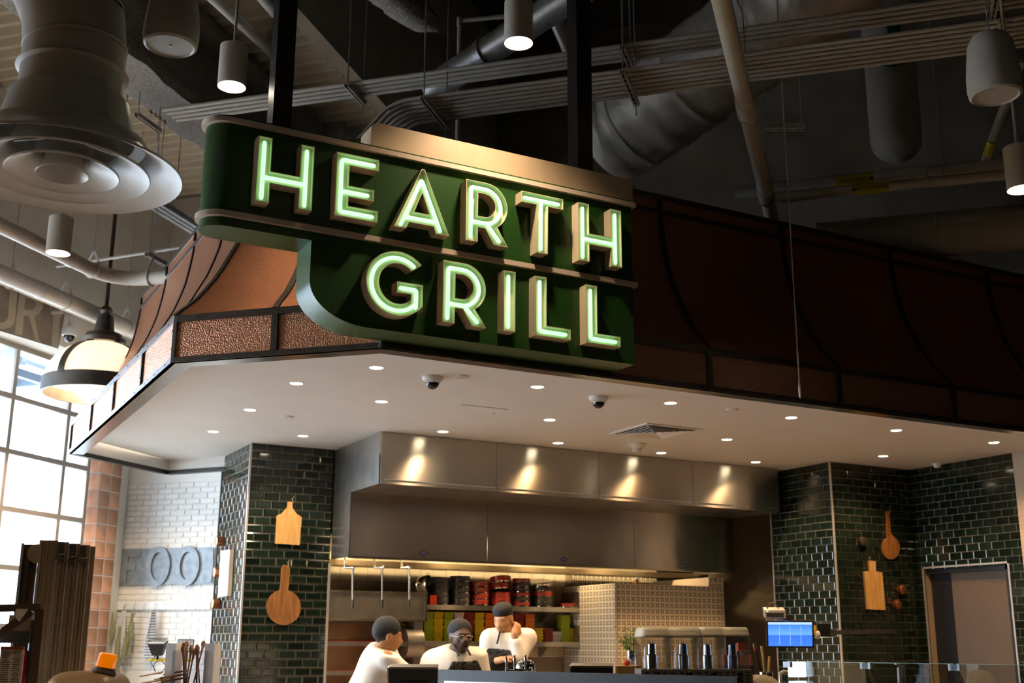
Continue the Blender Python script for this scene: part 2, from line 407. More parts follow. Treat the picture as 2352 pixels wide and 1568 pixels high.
# ================================================================ copper canopy
CA = thing('canopy', 'hammered copper canopy with dark riveted ribs wrapped around the kitchen', 'canopy', (2.8, 7.02, 3.3))
XW, YF, CH = 1.69, 7.02, 9.83
def cA(d): return Vector((XW + d, CH + R2 * d - XW - d, 0))
def cB(d): return Vector((CH + R2 * d - YF - d, YF + d, 0))
PROF = [(0, 3.64), (.045, 3.69), (.10, 3.742), (.165, 3.81), (.22, 3.885), (.29, 3.985), (.345, 4.08), (.395, 4.18), (.455, 4.30), (.505, 4.44), (.54, 4.56), (.57, 4.72), (.588, 4.85), (.595, 4.94)]
Z = lambda p, z: Vector((p.x, p.y, z))
wy = [8.14, 9.207, 10.388, 11.55, 12.78]
fx = [2.81, 4.195, 5.537, 6.875, 8.218, 9.56, 10.9, 12.24]
def linesW(i): return (lambda d: cA(d)) if i == 0 else (lambda d, y=wy[i]: Vector((XW + d, y, 0)))
def linesF(i): return (lambda d: cB(d)) if i == 0 else (lambda d, x=fx[i]: Vector((x, YF + d, 0)))
sides = [('W', [linesW(i) for i in range(len(wy))][::-1], Vector((-1, 0, 0))),
         ('C', [cA, lambda d: (cA(d) + cB(d)) / 2, cB], Vector((-1, -1, 0)).normalized()),
         ('F', [linesF(i) for i in range(len(fx))], Vector((0, -1, 0)))]
riv = MB()
for nm, ls, nrm in sides:
    for i in range(len(ls) - 1):
        a, b = ls[i], ls[i + 1]
        # flat lower panel, curved panel, upper band panel
        for pname, prof, dd, mm in (('flat_panel', [(0, 3.335), (0, 3.60)], .012, 'copper'), ('curved_panel', PROF, .0, 'coppersmooth'), ('band_panel', [(.595, 4.985), (.595, 5.075)], .004, 'coppersmooth')):
            fr = [[Z(a(d + dd), z), Z(b(d + dd), z)] for d, z in prof]
            bk = [[Z(a(d + dd + .012), z), Z(b(d + dd + .012), z)] for d, z in prof]
            mb = MB(); mb.shell(fr, bk); mb.build(pname, M[mm], CA, smooth=(pname == 'curved_panel'), angle=60)
        # rails
        for z0, z1, d0, th, rn in ((3.30, 3.338, 0, .03, 'bottom_rail'), (3.594, 3.642, 0, .03, 'middle_rail'), (4.94, 4.985, .595, .025, 'upper_rail'), (5.07, 5.12, .595, .025, 'top_rail')):
            fr = [[Z(a(d0 - .004), z0), Z(b(d0 - .004), z0)], [Z(a(d0 - .004), z1), Z(b(d0 - .004), z1)]]
            bk = [[Z(a(d0 + th), z0), Z(b(d0 + th), z0)], [Z(a(d0 + th), z1), Z(b(d0 + th), z1)]]
            mb = MB(); mb.shell(fr, bk); mb.build(rn, M['darkmetal'] if nm != 'W' else M['steeltrim'], CA)
            if rn in ('bottom_rail', 'middle_rail'):
                A, B = Z(a(d0 - .004), (z0 + z1) / 2), Z(b(d0 - .004), (z0 + z1) / 2)
                n = max(2, int((B - A).length / .33))
                for k in range(n):
                    p = A.lerp(B, (k + .5) / n); riv.lathe([(.007, 0), (.006, .003), (.0, .004)], p, 6, nrm)
    # battens, ribs
    for i, l in enumerate(ls):
        nb = {'W': 1, 'C': 1, 'F': 1}[nm]
        if nm == 'C' and i in (0, 2): continue
        corner = (nm == 'W' and i == len(ls) - 1) or (nm == 'F' and i == 0)
        tang = Vector((-nrm.y, nrm.x, 0))
        p = l(0)
        if corner:
            mid = (nrm + Vector((-1, -1, 0)).normalized()).normalized()
            mb = MB(); q = p
            t2 = Vector((1, -1, 0)).normalized()
            s1 = tang if nm == 'F' else Vector((0, 1, 0))
            if nm == 'F': s1 = Vector((1, 0, 0)); t2 = -t2
            poly = [q + mid * .006, q + s1 * .022 + nrm * .004, q + s1 * .022 - nrm * .015, q - mid * .015, q + t2 * .022 + Vector((.0106, .0106, 0)), q + t2 * .022 - Vector((.003, .003, 0))]
            mb.prism([(v.x, v.y) for v in poly], (0, 0, 3.30), EX, EY, UP * .342)
            mb.build('corner_post', M['steeltrim'], CA)
        else:
            mb = MB(); mb.obox(Z(p, 3.4675) - nrm * .004, tang * .023, nrm * .012, UP * .127); mb.build('batten', M['darkmetal'], CA)
        for zz in (3.40, 3.53): riv.lathe([(.006, 0), (.005, .003), (0, .004)], Z(p, zz) + nrm * .008, 6, nrm)
        # curved rib
        for prof, rn, hw in ((PROF, 'rib', .024), ([(.595, 4.985), (.595, 5.07)], 'band_batten', .02)):
            if corner: tg = Vector((.414, 1, 0)).cross(UP).normalized() if nm == 'W' else Vector((.414, 1, 0)).cross(UP).normalized()
            else: tg = tang
            if corner: out = -(l(1) - l(0)).normalized()
            else: out = nrm
            tg = out.cross(UP).normalized()
            fr = [[Z(l(d), z) + out * .012 - tg * hw, Z(l(d), z) + out * .012 + tg * hw] for d, z in prof]
            bk = [[Z(l(d), z) - out * .006 - tg * hw, Z(l(d), z) - out * .006 + tg * hw] for d, z in prof]
            mb = MB(); mb.shell(bk, fr); mb.build(rn, M['post'] if nm != 'C' else M['darkmetal'], CA, smooth=True)
riv.build('rivets', M['post'], CA, kind='stuff')
# the underside of the rim: a strip of dark reflective sheet all round, mitred
ZR = 3.30
RIM = .145
def strip(a0, a1, b1, b0, name='rim_soffit', z=ZR):
    mb = MB(); mb.prism([(v.x, v.y) for v in (a0, a1, b1, b0)], (0, 0, z), EX, EY, UP * .012); return mb.build(name, M['rim'], CA)
M['rim'] = mat('rim_sheet', (.33, .33, .34), .22, .9, var=.06, scale=4)
seg = [Vector((XW, 12.78, 0)), Vector((XW, 11.2, 0)), cA(0)], [Vector((XW + RIM, 12.78, 0)), Vector((XW + RIM, 11.2, 0)), cA(RIM)]
for i in range(2): strip(seg[0][i], seg[0][i + 1], seg[1][i + 1], seg[1][i])
strip(cA(0), cB(0), cB(RIM), cA(RIM))
for i in range(3):
    a = cB(0) if i == 0 else Vector((2.9 + i * 3.1, YF, 0)); b = Vector((2.9 + (i + 1) * 3.1, YF, 0))
    ai = cB(RIM) if i == 0 else Vector((2.9 + i * 3.1, YF + RIM, 0)); bi = Vector((b.x, YF + RIM, 0))
    strip(a, b, bi, ai)
# inner upstand of the rim up to the kitchen ceiling
ZC = 3.47
ring = [Vector((XW + RIM, 12.78, 0)), cA(RIM), cB(RIM), Vector((12.2, YF + RIM, 0))]
for i in range(3):
    a, b = ring[i], ring[i + 1]; n = (b - a).cross(UP).normalized(); n = -n
    mb = MB(); mb.bar(Z(a, (ZR + ZC) / 2 + .01), Z(b, (ZR + ZC) / 2 + .01), .008, ZC - ZR, UP); mb.build('rim_upstand', M['soffit'], CA)
# roof board of the canopy
mb = MB(); mb.prism([(XW + .61, 12.78), tuple(cA(.61)[:2]), tuple(cB(.61)[:2]), (12.24, YF + .61), (12.24, 9.0), (3.6, 9.0), (3.0, 12.78)], (0, 0, 4.98), EX, EY, UP * .03); mb.build('roof_board', M['roofdark'], CA)

# ---- kitchen ceiling (soffit) and its drop at the far left end
d1, d2, d3 = on_z(3.30, 190, 1045.4), on_z(3.30, 386, 1090), on_z(3.30, 516, 1085)
i1 = Vector((XW + RIM, 12.78, 0))
poly = [tuple(ring[0][:2]), tuple(ring[1][:2]), tuple(ring[2][:2]), (12.2, YF + RIM), (12.2, 13.3), (3.46, 13.3), (d2.x, d2.y)]
mb = MB(); mb.prism(poly, (0, 0, ZC), EX, EY, UP * .06)
mb.build('ceiling_kitchen', M['soffit'], kind='structure', label='white kitchen ceiling with rows of small downlights')
for k, (a, b) in enumerate(((Vector((XW + .05, d1.y, 0)), d2), (d2, Vector((3.44, d3.y - .15, 0))))):
    a = Vector((a.x, a.y, 0)); b = Vector((b.x, b.y, 0)); n = (b - a).normalized().cross(UP)
    mb = MB(); mb.bar(Z(a, 3.42) - n * .02, Z(b, 3.42) - n * .02, .05, .14); mb.build('trim_%d' % (k + 2), M['soffit'], kind='structure', label='pale drop edge at the back of the kitchen ceiling')
    mb = MB(); mb.bar(Z(a, 3.325) - n * .02, Z(b, 3.325) - n * .02, .066, .045); mb.build('ceiling_edge_trim', M['post'], label='black metal edge strip under the %s run of the pale ceiling drop' % ('longer left' if k == 0 else 'shorter right'), cat='edge trim')
# ================================================================ the sign
Y0, Y1, YL = 6.74, 7.012, 6.65
SG = thing('sign', 'large green sign with raised cream letters outlined in green neon', 'sign', (3.1, 6.88, 3.339))
def pill(x0, x1, y0, y1, n=14):
    r = (y1 - y0) / 2; c = (x0 + r, (y0 + y1) / 2); e = 1.0
    return [(x1, y0), (x1, y1)] + [(c[0] - e * r * math.sin(a), c[1] + r * math.cos(a)) for a in [math.pi * k / n for k in range(n + 1)]]
mb = MB(); mb.prism(pill(1.53, 4.642, Y0, Y1), (0, 0, 3.862), EX, EY, UP * (4.592 - 3.862)); mb.build('upper_body', M['green'], SG, smooth=True, angle=35)
cur = [(2.60 - .395 * math.cos(a), 3.345 + .262 * (1 - math.sin(a))) for a in [math.pi / 2 * k / 16 for k in range(17)]]
poly = [(4.642, 3.862), (2.204, 3.862)] + cur + [(4.642, 3.342)]
mb = MB(); mb.prism(poly, (0, Y0, 0), EX, UP, EY * (Y1 - Y0)); mb.build('lower_body', M['green'], SG, smooth=True, angle=35)
for z0, z1 in ((4.537, 4.570), (3.919, 3.954)):
    mb = MB(); mb.prism(pill(1.50, 4.668, Y0 - .028, Y1 + .0), (0, 0, z0), EX, EY, UP * (z1 - z0)); mb.build('stripe', M['cream'], SG, smooth=True, angle=35)
mb = MB(); mb.prism([(1.88, 6.76), (4.642, 6.745), (4.642, 7.0), (1.88, 7.0)], (0, 0, 4.592), EX, EY, UP * .004); mb.build('top_plate', M['cream'], SG)
# tan housing box above the sign and its two hanging posts
bx0, bx1, zt = 2.60, 4.70, 4.79
poly = [(bx1, 4.596), (bx1, zt), (bx0 + .05, zt)] + [(bx0 + .05 - .05 * math.sin(a), zt - .05 + .05 * math.cos(a)) for a in (.4, .8, 1.2, 1.57)] + [(bx0, 4.596)]
mb = MB(); mb.prism(poly, (0, 6.80, 0), EX, UP, EY * .19); mb.build('housing_box', M['box'], SG, smooth=True, angle=35)
mb = MB(); mb.box((1.925, 6.795, 4.59), (2.048, 6.925, 10.6)); mb.build('post', M['post'], SG)
mb = MB(); mb.box((4.24, 6.83, 4.60), (4.37, 6.97, 10.6)); mb.build('post', M['post'], SG)

def rect_letter(poly): return [poly]
WD = .0905
def arcp(cx, cz, rx, rz, a0, a1, n=18): return [(cx + rx * math.cos(math.radians(a0 + (a1 - a0) * k / n)), cz + rz * math.sin(math.radians(a0 + (a1 - a0) * k / n))) for k in range(n + 1)]
def R_outline(x, zb, zt):
    h = zt - zb; xr = x + .316; zc = zt - .165; rz = .165; rx = .165
    bx = xr - rx
    out = [(x, zb), (x, zt), (bx, zt)] + arcp(bx, zc, rx, rz, 88, -58, 22) + [(x + .320, zb), (x + .214, zb), (x + .146, zb + .106), (x + .0905, zb + .106), (x + .0905, zb)]
    hole = [(x + .0905, zt - .081), (bx - .01, zt - .081)] + arcp(bx - .01, zc, .082, .0835, 88, -88, 14) + [(x + .0905, zc - .0835)]
    tb = [[(x + .045, zb + .035), (x + .045, zt - .042), (bx, zt - .042)] + arcp(bx, zc, .122, .123, 88, -88, 14) + [(x + .045, zc - .123)], [(x + .165, zc - .123), (x + .262, zb + .035)]]
    return out, [hole], tb
def letters():
    L = []
    def Hs(x, zb=4.02, zt=4.454, w=.365):
        zc0, zc1 = zb + .131, zb + .213
        o = [(x, zb), (x, zt), (x + WD, zt), (x + WD, zc1), (x + w - WD, zc1), (x + w - WD, zt), (x + w, zt), (x + w, zb), (x + w - WD, zb), (x + w - WD, zc0), (x + WD, zc0), (x + WD, zb)]
        return o, [], [[(x + .045, zb + .035), (x + .045, zt - .035)], [(x + w - .045, zb + .035), (x + w - .045, zt - .035)], [(x + .045, (zc0 + zc1) / 2), (x + w - .045, (zc0 + zc1) / 2)]]
    L.append(('letter_h', *Hs(1.803)))
    x, zb, zt = 2.316, 4.022, 4.455
    L.append(('letter_e', [(x, zb), (x, zt), (x + .29, zt), (x + .29, zt - .08), (x + WD, zt - .08), (x + WD, zb + .217), (x + .263, zb + .217), (x + .263, zb + .14), (x + WD, zb + .14), (x + WD, zb + .079), (x + .293, zb + .079), (x + .293, zb)], [],
              [[(x + .262, zt - .04), (x + .042, zt - .04), (x + .042, zb + .039), (x + .262, zb + .039)], [(x + .042, zb + .178), (x + .225, zb + .178)]]))
    L.append(('letter_a', [(2.722, 4.021), (2.909, 4.456), (2.931, 4.456), (3.119, 4.021), (3.022, 4.021), (3.004, 4.067), (2.829, 4.067), (2.810, 4.021)], [[(2.865, 4.145), (2.918, 4.287), (2.971, 4.145)]],
              [[(2.778, 4.05), (2.918, 4.385), (3.06, 4.05)], [(2.80, 4.105), (3.035, 4.105)]]))
    L.append(('letter_r', *R_outline(3.240, 4.017, 4.452)))
    x, zb, zt = 3.667, 4.019, 4.450
    L.append(('letter_t', [(x, zt), (x + .336, zt), (x + .336, zt - .08), (x + .2125, zt - .08), (x + .2085, zb), (x + .118, zb), (x + .1205, zt - .08), (x, zt - .08)], [], [[(x + .03, zt - .04), (x + .306, zt - .04)], [(x + .165, zt - .04), (x + .163, zb + .035)]]))
    L.append(('letter_h', *Hs(4.127)))
    # G
    cx, cz = 2.765, 3.638
    o = arcp(cx, cz, .220, .216, 43, 322, 40)
    o = o + [(2.940, 3.475), (2.940, 3.653), (2.757, 3.653), (2.757, 3.578), (2.857, 3.578), (2.857, 3.516)] + arcp(cx, cz, .130, .134, 318, 46, 30)
    tb = [arcp(cx, cz, .177, .176, 50, 318, 34) + [(2.900, 3.49), (2.900, 3.617), (2.79, 3.617)]]
    L.append(('letter_g', o, [], tb))
    L.append(('letter_r', *R_outline(3.081, 3.427, 3.850)))
    x, zb, zt = 3.531, 3.428, 3.850
    L.append(('letter_i', [(x, zb), (x, zt), (x + WD, zt), (x + WD, zb)], [], [[(x + .045, zb + .035), (x + .045, zt - .035)]]))
    for x in (3.775, 4.185):
        L.append(('letter_l', [(x, zb), (x, zt), (x + WD, zt), (x + WD, zb + .077), (x + .281, zb + .077), (x + .281, zb)], [], [[(x + .045, zt - .035), (x + .045, zb + .038), (x + .25, zb + .038)]]))
    return L
def wallring(mb, poly, y0, y1, th, outer=True):
    """thin return (side wall) following a closed outline"""
    n = len(poly)
    ar = sum(poly[i][0] * poly[(i + 1) % n][1] - poly[(i + 1) % n][0] * poly[i][1] for i in range(n))
    sg = 1 if (ar > 0) == outer else -1
    ins = []
    for i in range(n):
        p0, p1, p2 = Vector(poly[i - 1]), Vector(poly[i]), Vector(poly[(i + 1) % n])
        a = (p1 - p0).normalized(); b = (p2 - p1).normalized()
        na = Vector((-a.y, a.x)) * sg; nb = Vector((-b.y, b.x)) * sg
        m = (na + nb); m = m / max(m.length_squared / 2, .35)
        ins.append(p1 + m * th)
    o = len(mb.v)
    for y in (y0, y1):
        for q in (poly, ins):
            for p in q: mb.v.append(Vector((p[0], y, p[1])))
    A = lambda lay, i: o + lay * n + i % n
    for i in range(n):
        qs = [(A(0, i), A(0, i + 1), A(2, i + 1), A(2, i)), (A(1, i), A(3, i), A(3, i + 1), A(1, i + 1)), (A(0, i), A(1, i), A(1, i + 1), A(0, i + 1)), (A(2, i), A(2, i + 1), A(3, i + 1), A(3, i))]
        if (ar > 0) != outer: qs = [q[::-1] for q in qs]
        mb.f += qs
def tess(mb, outline, holes, y, flip):
    from mathutils.geometry import tessellate_polygon
    loops = [[Vector((p[0], p[1], 0)) for p in outline]] + [[Vector((p[0], p[1], 0)) for p in h] for h in holes]
    flat = [p for l in loops for p in l]; o = len(mb.v)
    mb.v += [Vector((p.x, y, p.y)) for p in flat]
    for t in tessellate_polygon(loops):
        a, b, c = [flat[i] for i in t]; cr = (b - a).cross(c - a).z
        t = tuple(o + i for i in t); mb.f.append(t if (cr > 0) != flip else t[::-1])
YB = 6.684
for nm, out, holes, tubes in letters():
    root = thing(nm + '_tmp', None, None)
    mb = MB(); wallring(mb, out, YL, Y0, .0045)
    for h in holes: wallring(mb, h, YL, Y0, .0045, False)
    tess(mb, out, holes, YB, False); tess(mb, out, holes, YB + .008, True)
    o = mb.build(nm, M['letter'], SG)
    bpy.data.objects.remove(root)
    mt = MB()
    for path in tubes:
        # round the path corners a little by resampling
        pts = [Vector((p[0], 6.668, p[1])) for p in path]
        a, b = pts[0], pts[-1]
        da = (pts[0] - pts[1]).normalized(); db = (pts[-1] - pts[-2]).normalized()
        dense = [a + da * .012, a + da * .008, a + da * .0] + pts[1:-1] + [b, b + db * .008, b + db * .012]
        rr = [.004, .010, .0128] + [.0128] * (len(pts) - 2) + [.0128, .010, .004]
        # keep true corners mitred: duplicate corner points
        P2, Q2 = [], []
        for i, p in enumerate(dense):
            if 2 < i < len(dense) - 3:
                u, v = (dense[i - 1] - p).normalized(), (dense[i + 1] - p).normalized()
                if u.dot(v) > -.9:
                    P2 += [p + u * .010, p + u * .004 + v * .004, p + v * .010]; Q2 += [rr[i]] * 3; continue
            P2.append(p); Q2.append(rr[i])
        mt.tube(P2, Q2, 10)
    mt.build('neon_tube', M['neon'], o, smooth=True, label='glowing green neon tube')
# ================================================================ kitchen shell and tiles
M['grout'] = mat('grout_tan', (.36, .29, .21), .9)
M['tile'] = vary(mat('green_glazed_tile', (.008, .015, .010), .10, 0, var=.25, scale=3, spec=.6), .6, 1.5)
M['steelbead'] = mat('corner_bead', (.62, .58, .53), .35, .6)
M['whitetile'] = mat('cream_tile', (.74, .66, .50), .25, var=.03)
M['brass'] = mat('shelf_brassy', (.62, .52, .36), .25, 1.)
TW_, TH_ = .170, .0855
_tile_cache = {}
def tile_mesh(w, h, m, hgt=.008, inset=.013, name='tile', u=EX, n=Vector((0, -1, 0))):
    k = (round(w, 3), round(h, 3), m.name, round(u.x, 2), round(u.y, 2), hgt)
    if k not in _tile_cache:
        mb = MB(); a, b = w / 2, h / 2
        P = lambda x, z, y: u * x + UP * z + n * y
        ia, ib = max(a - inset, a * .5), max(b - inset, b * .5)
        vs = [P(x, z, 0) for x, z in ((-a, -b), (a, -b), (a, b), (-a, b))] + [P(x, z, .002) for x, z in ((-a, -b), (a, -b), (a, b), (-a, b))] + [P(x, z, hgt) for x, z in ((-ia, -ib), (ia, -ib), (ia, ib), (-ia, ib))]
        fs = [(8, 9, 10, 11), (3, 2, 1, 0)]
        for lo in (0, 4):
            for i in range(4): j = (i + 1) % 4; fs.append((lo + i, lo + j, lo + 4 + j, lo + 4 + i))
        if u.cross(UP).dot(n) < 0: fs = [q[::-1] for q in fs]
        mb.add(vs, fs); _tile_cache[k] = mb.mesh(name, m)
    return _tile_cache[k]
def tile_wall(wall, o, u, n, W, z0, z1, m, tw=TW_, th=TH_, gap=.004, stagger=True, hole=None, ztop=None, phase=0, flat=False, inset=.013, hgt=.008, pname='tile'):
    """courses of tiles on a face: o = left foot of the face, u = along, n = outward"""
    o, u, n = Vector(o), Vector(u), Vector(n); cnt = 0
    ztop = ztop or z1; k = 0
    nrow = int((ztop - z0) / th)
    for r in range(nrow):
        zt = ztop - r * th; zb = zt - th
        x = -(tw / 2 if (stagger and (r + phase) % 2) else 0)
        while x < W - .01:
            a, b = max(x, 0), min(x + tw, W)
            if b - a > .03:
                if not (hole and a < hole[1] - .02 and b > hole[0] + .02 and zb < hole[3] - .02 and zt > hole[2] + .02):
                    inst(pname, tile_mesh(b - a - gap, th - gap, m, hgt, inset, pname, u, n), o + u * ((a + b) / 2) + UP * ((zt + zb) / 2 - o.z) + n * .0005, wall); cnt += 1
                elif hole:
                    for a2, b2 in ((a, min(b, hole[0])), (max(a, hole[1]), b)):
                        if b2 - a2 > .035: inst(pname, tile_mesh(b2 - a2 - gap, th - gap, m, hgt, inset, pname, u, n), o + u * ((a2 + b2) / 2) + UP * ((zt + zb) / 2 - o.z) + n * .0005, wall); cnt += 1
            x += tw
    return cnt
NY, NX = Vector((0, -1, 0)), Vector((-1, 0, 0))
XL0, XL1, YL0 = 3.432, 4.363, 12.17
ZK = ZC
def slab(name, a, b, label, m='grout'):
    mb = MB(); mb.box(a, b); return mb.build(name, M[m], kind='structure', label=label)
# left tiled pier: camera-facing face and window-facing face
wA = slab('wall_kitchen_left', (XL0, YL0, 0), (XL1, 13.29, ZK), 'dark green tiled kitchen pier with two wooden boards on it')
tile_wall(wA, (XL0, YL0, 0), EX, NY, XL1 - XL0, .75, ZK, M['tile'])
tile_wall(wA, (XL0, 13.29, 0), -EY, NX, 13.29 - YL0, .75, ZK, M['tile'])
mb = MB(); mb.box((XL0 - .012, YL0 - .012, 0), (XL0 + .008, YL0 + .008, ZK)); mb.build('corner_bead', M['steelbead'], wA)
mb = MB(); mb.box((XL1 - .018, YL0 - .012, 0), (XL1 + .01, YL0 + .008, 2.24)); mb.build('corner_bead', M['steelbead'], wA)
mb = MB(); mb.box((XL0 - .012, 13.28, 0), (XL0 + .01, 13.30, 3.3)); mb.build('corner_bead', M['darkmetal'], wA)
# back wall
YBK = 12.75
wB = slab('wall_kitchen_back', (XL1 - .05, YBK, 0), (11.6, YBK + .12, ZK), 'kitchen back wall with cream tiles and dark green tiles')
tile_wall(wB, (XL1, YBK, 0), EX, NY, 3.3, 1.25, 2.42, M['whitetile'], .166, .166, .003, False, inset=.005, hgt=.005)
tile_wall(wB, (9.05, YBK, 0), EX, NY, 10.88 - 9.05, .85, 2.95, M['tile'])
wC = slab('wall_kitchen_recess', (10.88, 11.157, 0), (11.0, YBK, ZK), 'side of the tiled recess beside the hood')
tile_wall(wC, (10.88, YBK, 0), -EY, NX, .7, .85, 2.95, M['tile'])
# right tiled pier
XR, YR = 9.653, 10.10
wD = slab('wall_kitchen_right', (XR, YR, 0), (10.95, 11.157, ZK), 'dark green tiled pier with a hanging board and copper pots')
tile_wall(wD, (XR, 11.157, 0), -EY, NX, 11.157 - YR, .8, ZK, M['tile'], inset=.006, hgt=.004)
tile_wall(wD, (XR, YR, 0), EX, NY, 10.925 - XR, .8, ZK, M['tile'])
mb = MB(); mb.box((XR - .012, YR - .012, 0), (XR + .006, YR + .006, ZK)); mb.build('corner_bead', M['steelbead'], wD)
mb = MB(); mb.box((XR - .012, 11.149, 0), (XR + .006, 11.166, ZK)); mb.build('corner_bead', M['steelbead'], wD)
# wall with the doorway
XD = 10.925; YD0, YD1, ZD = 8.811, 9.989, 2.285; YE = 8.60
wE = thing('wall_kitchen_door', 'dark green tiled wall around a plain doorway', None, (XD, 9.4, 0), kind='structure')
for a, b in (((XD, YD1, 0), (XD + .14, YR, ZK)), ((XD, YE, 0), (XD + .14, YD0, ZK)), ((XD, YD0, ZD), (XD + .14, YD1, ZK))):
    mb = MB(); mb.box(a, b); mb.build('backing', M['grout'], wE)
tile_wall(wE, (XD, YR, 0), -EY, NX, YR - YE, .9, ZK, M['tile'], inset=.006, hgt=.004, hole=(YR - YD1, YR - YD0, 0, ZD))
M['palewall'] = mat('pale_tan_wall', (.46, .36, .27), .85, var=.06)
slab('wall_kitchen_end', (XD - .02, 7.3, 0), (XD + .16, YE, ZK), 'pale tan wall end right of the tiled doorway wall', 'palewall')
dr = thing('door_1', 'brown door set back in a dark frame with a pale edge trim', None, (XD, 9.4, 0), kind='structure')
M['doorbrown'] = mat('door_brown', (.115, .078, .048), .6, var=.05)
mb = MB(); mb.box((XD + .10, YD0 + .06, 0), (XD + .13, YD1 - .3, ZD - .06)); mb.build('door_leaf', M['doorbrown'], dr)
mb = MB(); mb.box((XD + .10, YD1 - .3, 0), (XD + .14, YD1, ZD)); mb.box((XD + .02, YD0, ZD - .06), (XD + .14, YD1, ZD)); mb.box((XD + .02, YD0, 0), (XD + .14, YD0 + .06, ZD)); mb.build('frame', M['black'], dr)
for a, b in (((XD - .014, YD0 - .02, 0), (XD + .01, YD0, ZD + .02)), ((XD - .014, YD1, 0), (XD + .01, YD1 + .02, ZD + .02)), ((XD - .014, YD0 - .02, ZD), (XD + .01, YD1 + .02, ZD + .02))):
    mb = MB(); mb.box(a, b); mb.build('edge_trim', M['steelbead'], dr)
# patterned tile block (oven housing)
M['pattern'] = None
def pattern_mat():
    m, nt, b = _mat('patterned_tile'); b.inputs['Roughness'].default_value = .35
    tc = nt.nodes.new('ShaderNodeTexCoord'); sep = nt.nodes.new('ShaderNodeSeparateXYZ'); nt.links.new(tc.outputs['Object'], sep.inputs[0])
    def math_(op, a, bb=None, v=None):
        n = nt.nodes.new('ShaderNodeMath'); n.operation = op
        for i, x in enumerate((a, bb)):
            if x is None: continue
            if isinstance(x, (int, float)): n.inputs[i].default_value = x
            else: nt.links.new(x, n.inputs[i])
        return n.outputs[0]
    u = math_('ADD', sep.outputs['X'], sep.outputs['Y']); v = sep.outputs['Z']   # each tile is centred on its own origin
    au, av = math_('ABSOLUTE', u), math_('ABSOLUTE', v)
    d1 = math_('ABSOLUTE', math_('SUBTRACT', au, av))           # an X of petals
    rad = math_('ADD', au, av)
    petal = math_('MULTIPLY', math_('LESS_THAN', d1, .0075), math_('LESS_THAN', rad, .046))
    petal = math_('MULTIPLY', petal, math_('GREATER_THAN', rad, .012))
    dot = math_('LESS_THAN', math_('MAXIMUM', math_('ABSOLUTE', math_('SUBTRACT', math_('MAXIMUM', au, av), .017)), math_('MULTIPLY', math_('MINIMUM', au, av), 1.4)), .0055)
    fac = math_('MAXIMUM', petal, dot)
    mix = nt.nodes.new('ShaderNodeMixRGB'); mix.inputs[1].default_value = (.66, .57, .42, 1); mix.inputs[2].default_value = (.045, .04, .035, 1)
    nt.links.new(fac, mix.inputs['Fac']); nt.links.new(mix.outputs[0], b.inputs['Base Color']); return m
M['pattern'] = pattern_mat()
XO, YO, ZO, XO1 = 7.614, 11.55, 2.094, 9.175
pb_ = thing('oven_block', 'low kitchen block clad in black and cream patterned tiles', 'oven block', (8.2, 12.0, 0))
mb = MB(); mb.box((XO, YO, 0), (XO1, YBK - .04, ZO)); mb.build('core', M['grout'], pb_)
mb = MB(); mb.box((8.96, YO, ZO), (XO1, YBK - .04, 2.20)); mb.build('upstand', M['grout'], pb_)
PT = .0685
def pat(o, u, n, W, z0, z1): tile_wall(pb_, o, u, n, W, z0, z1, M['pattern'], PT, PT, .002, False, inset=.002, hgt=.004)
pat((XO, YO, 0), EX, NY, XO1 - XO, 1.16, ZO); pat((XO, YBK - .04, 0), -EY, NX, YBK - YO - .04, 1.16, ZO); pat((8.96, YO, 0), EX, NY, XO1 - 8.96, ZO, 2.20)
for x in (XO, XO1):
    mb = MB(); mb.box((x - .012, YO - .01, 0), (x + .006, YO + .006, ZO if x == XO else 2.2)); mb.build('corner_bead', M['steelbead'], pb_)
# patterned back wall strip above the block
pw = slab('wall_pattern_back', (7.75, YBK - .035, 1.9), (9.02, YBK - .005, 2.33), 'patterned tile strip on the back wall above the block')
tile_wall(pw, (7.75, YBK - .035, 0), EX, NY, 1.27, 1.98, 2.33, M['pattern'], PT, PT, .002, False, inset=.002, hgt=.004)

# ================================================================ hood
HX0, HX1, HY, HZ = 4.38, 9.50, 10.824, 2.947
LX1, LY, LZ = 9.434, 11.625, 2.279
hd = thing('kitchen_hood', 'long stepped stainless steel extraction hood above the cooking line', 'hood', (6.9, 11.7, LZ))
hs = [HX0, 5.673, 6.945, 8.225, HX1]; g = .002
for i in range(4):
    mb = MB(); mb.box((hs[i] + g, HY, HZ), (hs[i + 1] - g, HY + .02, ZK - .004)); mb.build('upper_panel', M['steel'], hd)
    mb = MB(); mb.box((hs[i] + g, HY + .02, HZ), (hs[i + 1] - g, LY + .01, HZ + .02)); mb.build('underside_panel', M['steeldull'], hd)
    mb = MB(); mb.box((hs[i] + .03, HY - .006, HZ + .035), (hs[i + 1] - .01, HY, HZ + .045)); mb.build('fold_line', M['chrome'], hd)
mb = MB(); mb.box((HX0 - .012, HY, HZ), (HX0, YL0 - .02, ZK - .004)); mb.build('side_panel', M['steeldull'], hd)
mb = MB(); mb.box((HX0 - .012, LY, LZ), (HX0, YL0 - .02, HZ)); mb.build('side_panel', M['steeldull'], hd)
mb = MB(); mb.box((HX0 - .014, HY - .004, HZ), (HX0 + .06, HY, ZK - .004)); mb.build('corner_trim', M['steel'], hd)
mb = MB(); mb.box((HX0 - .014, HY - .005, HZ), (HX0 - .006, HY + .03, ZK - .004)); mb.build('corner_trim', M['chrome'], hd)
ls_ = [HX0, 5.989, 7.942, 9.134, LX1]
for i in range(4):
    mb = MB(); mb.box((ls_[i] + g, LY, LZ), (ls_[i + 1] - g, LY + .02, HZ)); mb.build('lower_panel', M['steel'], hd)
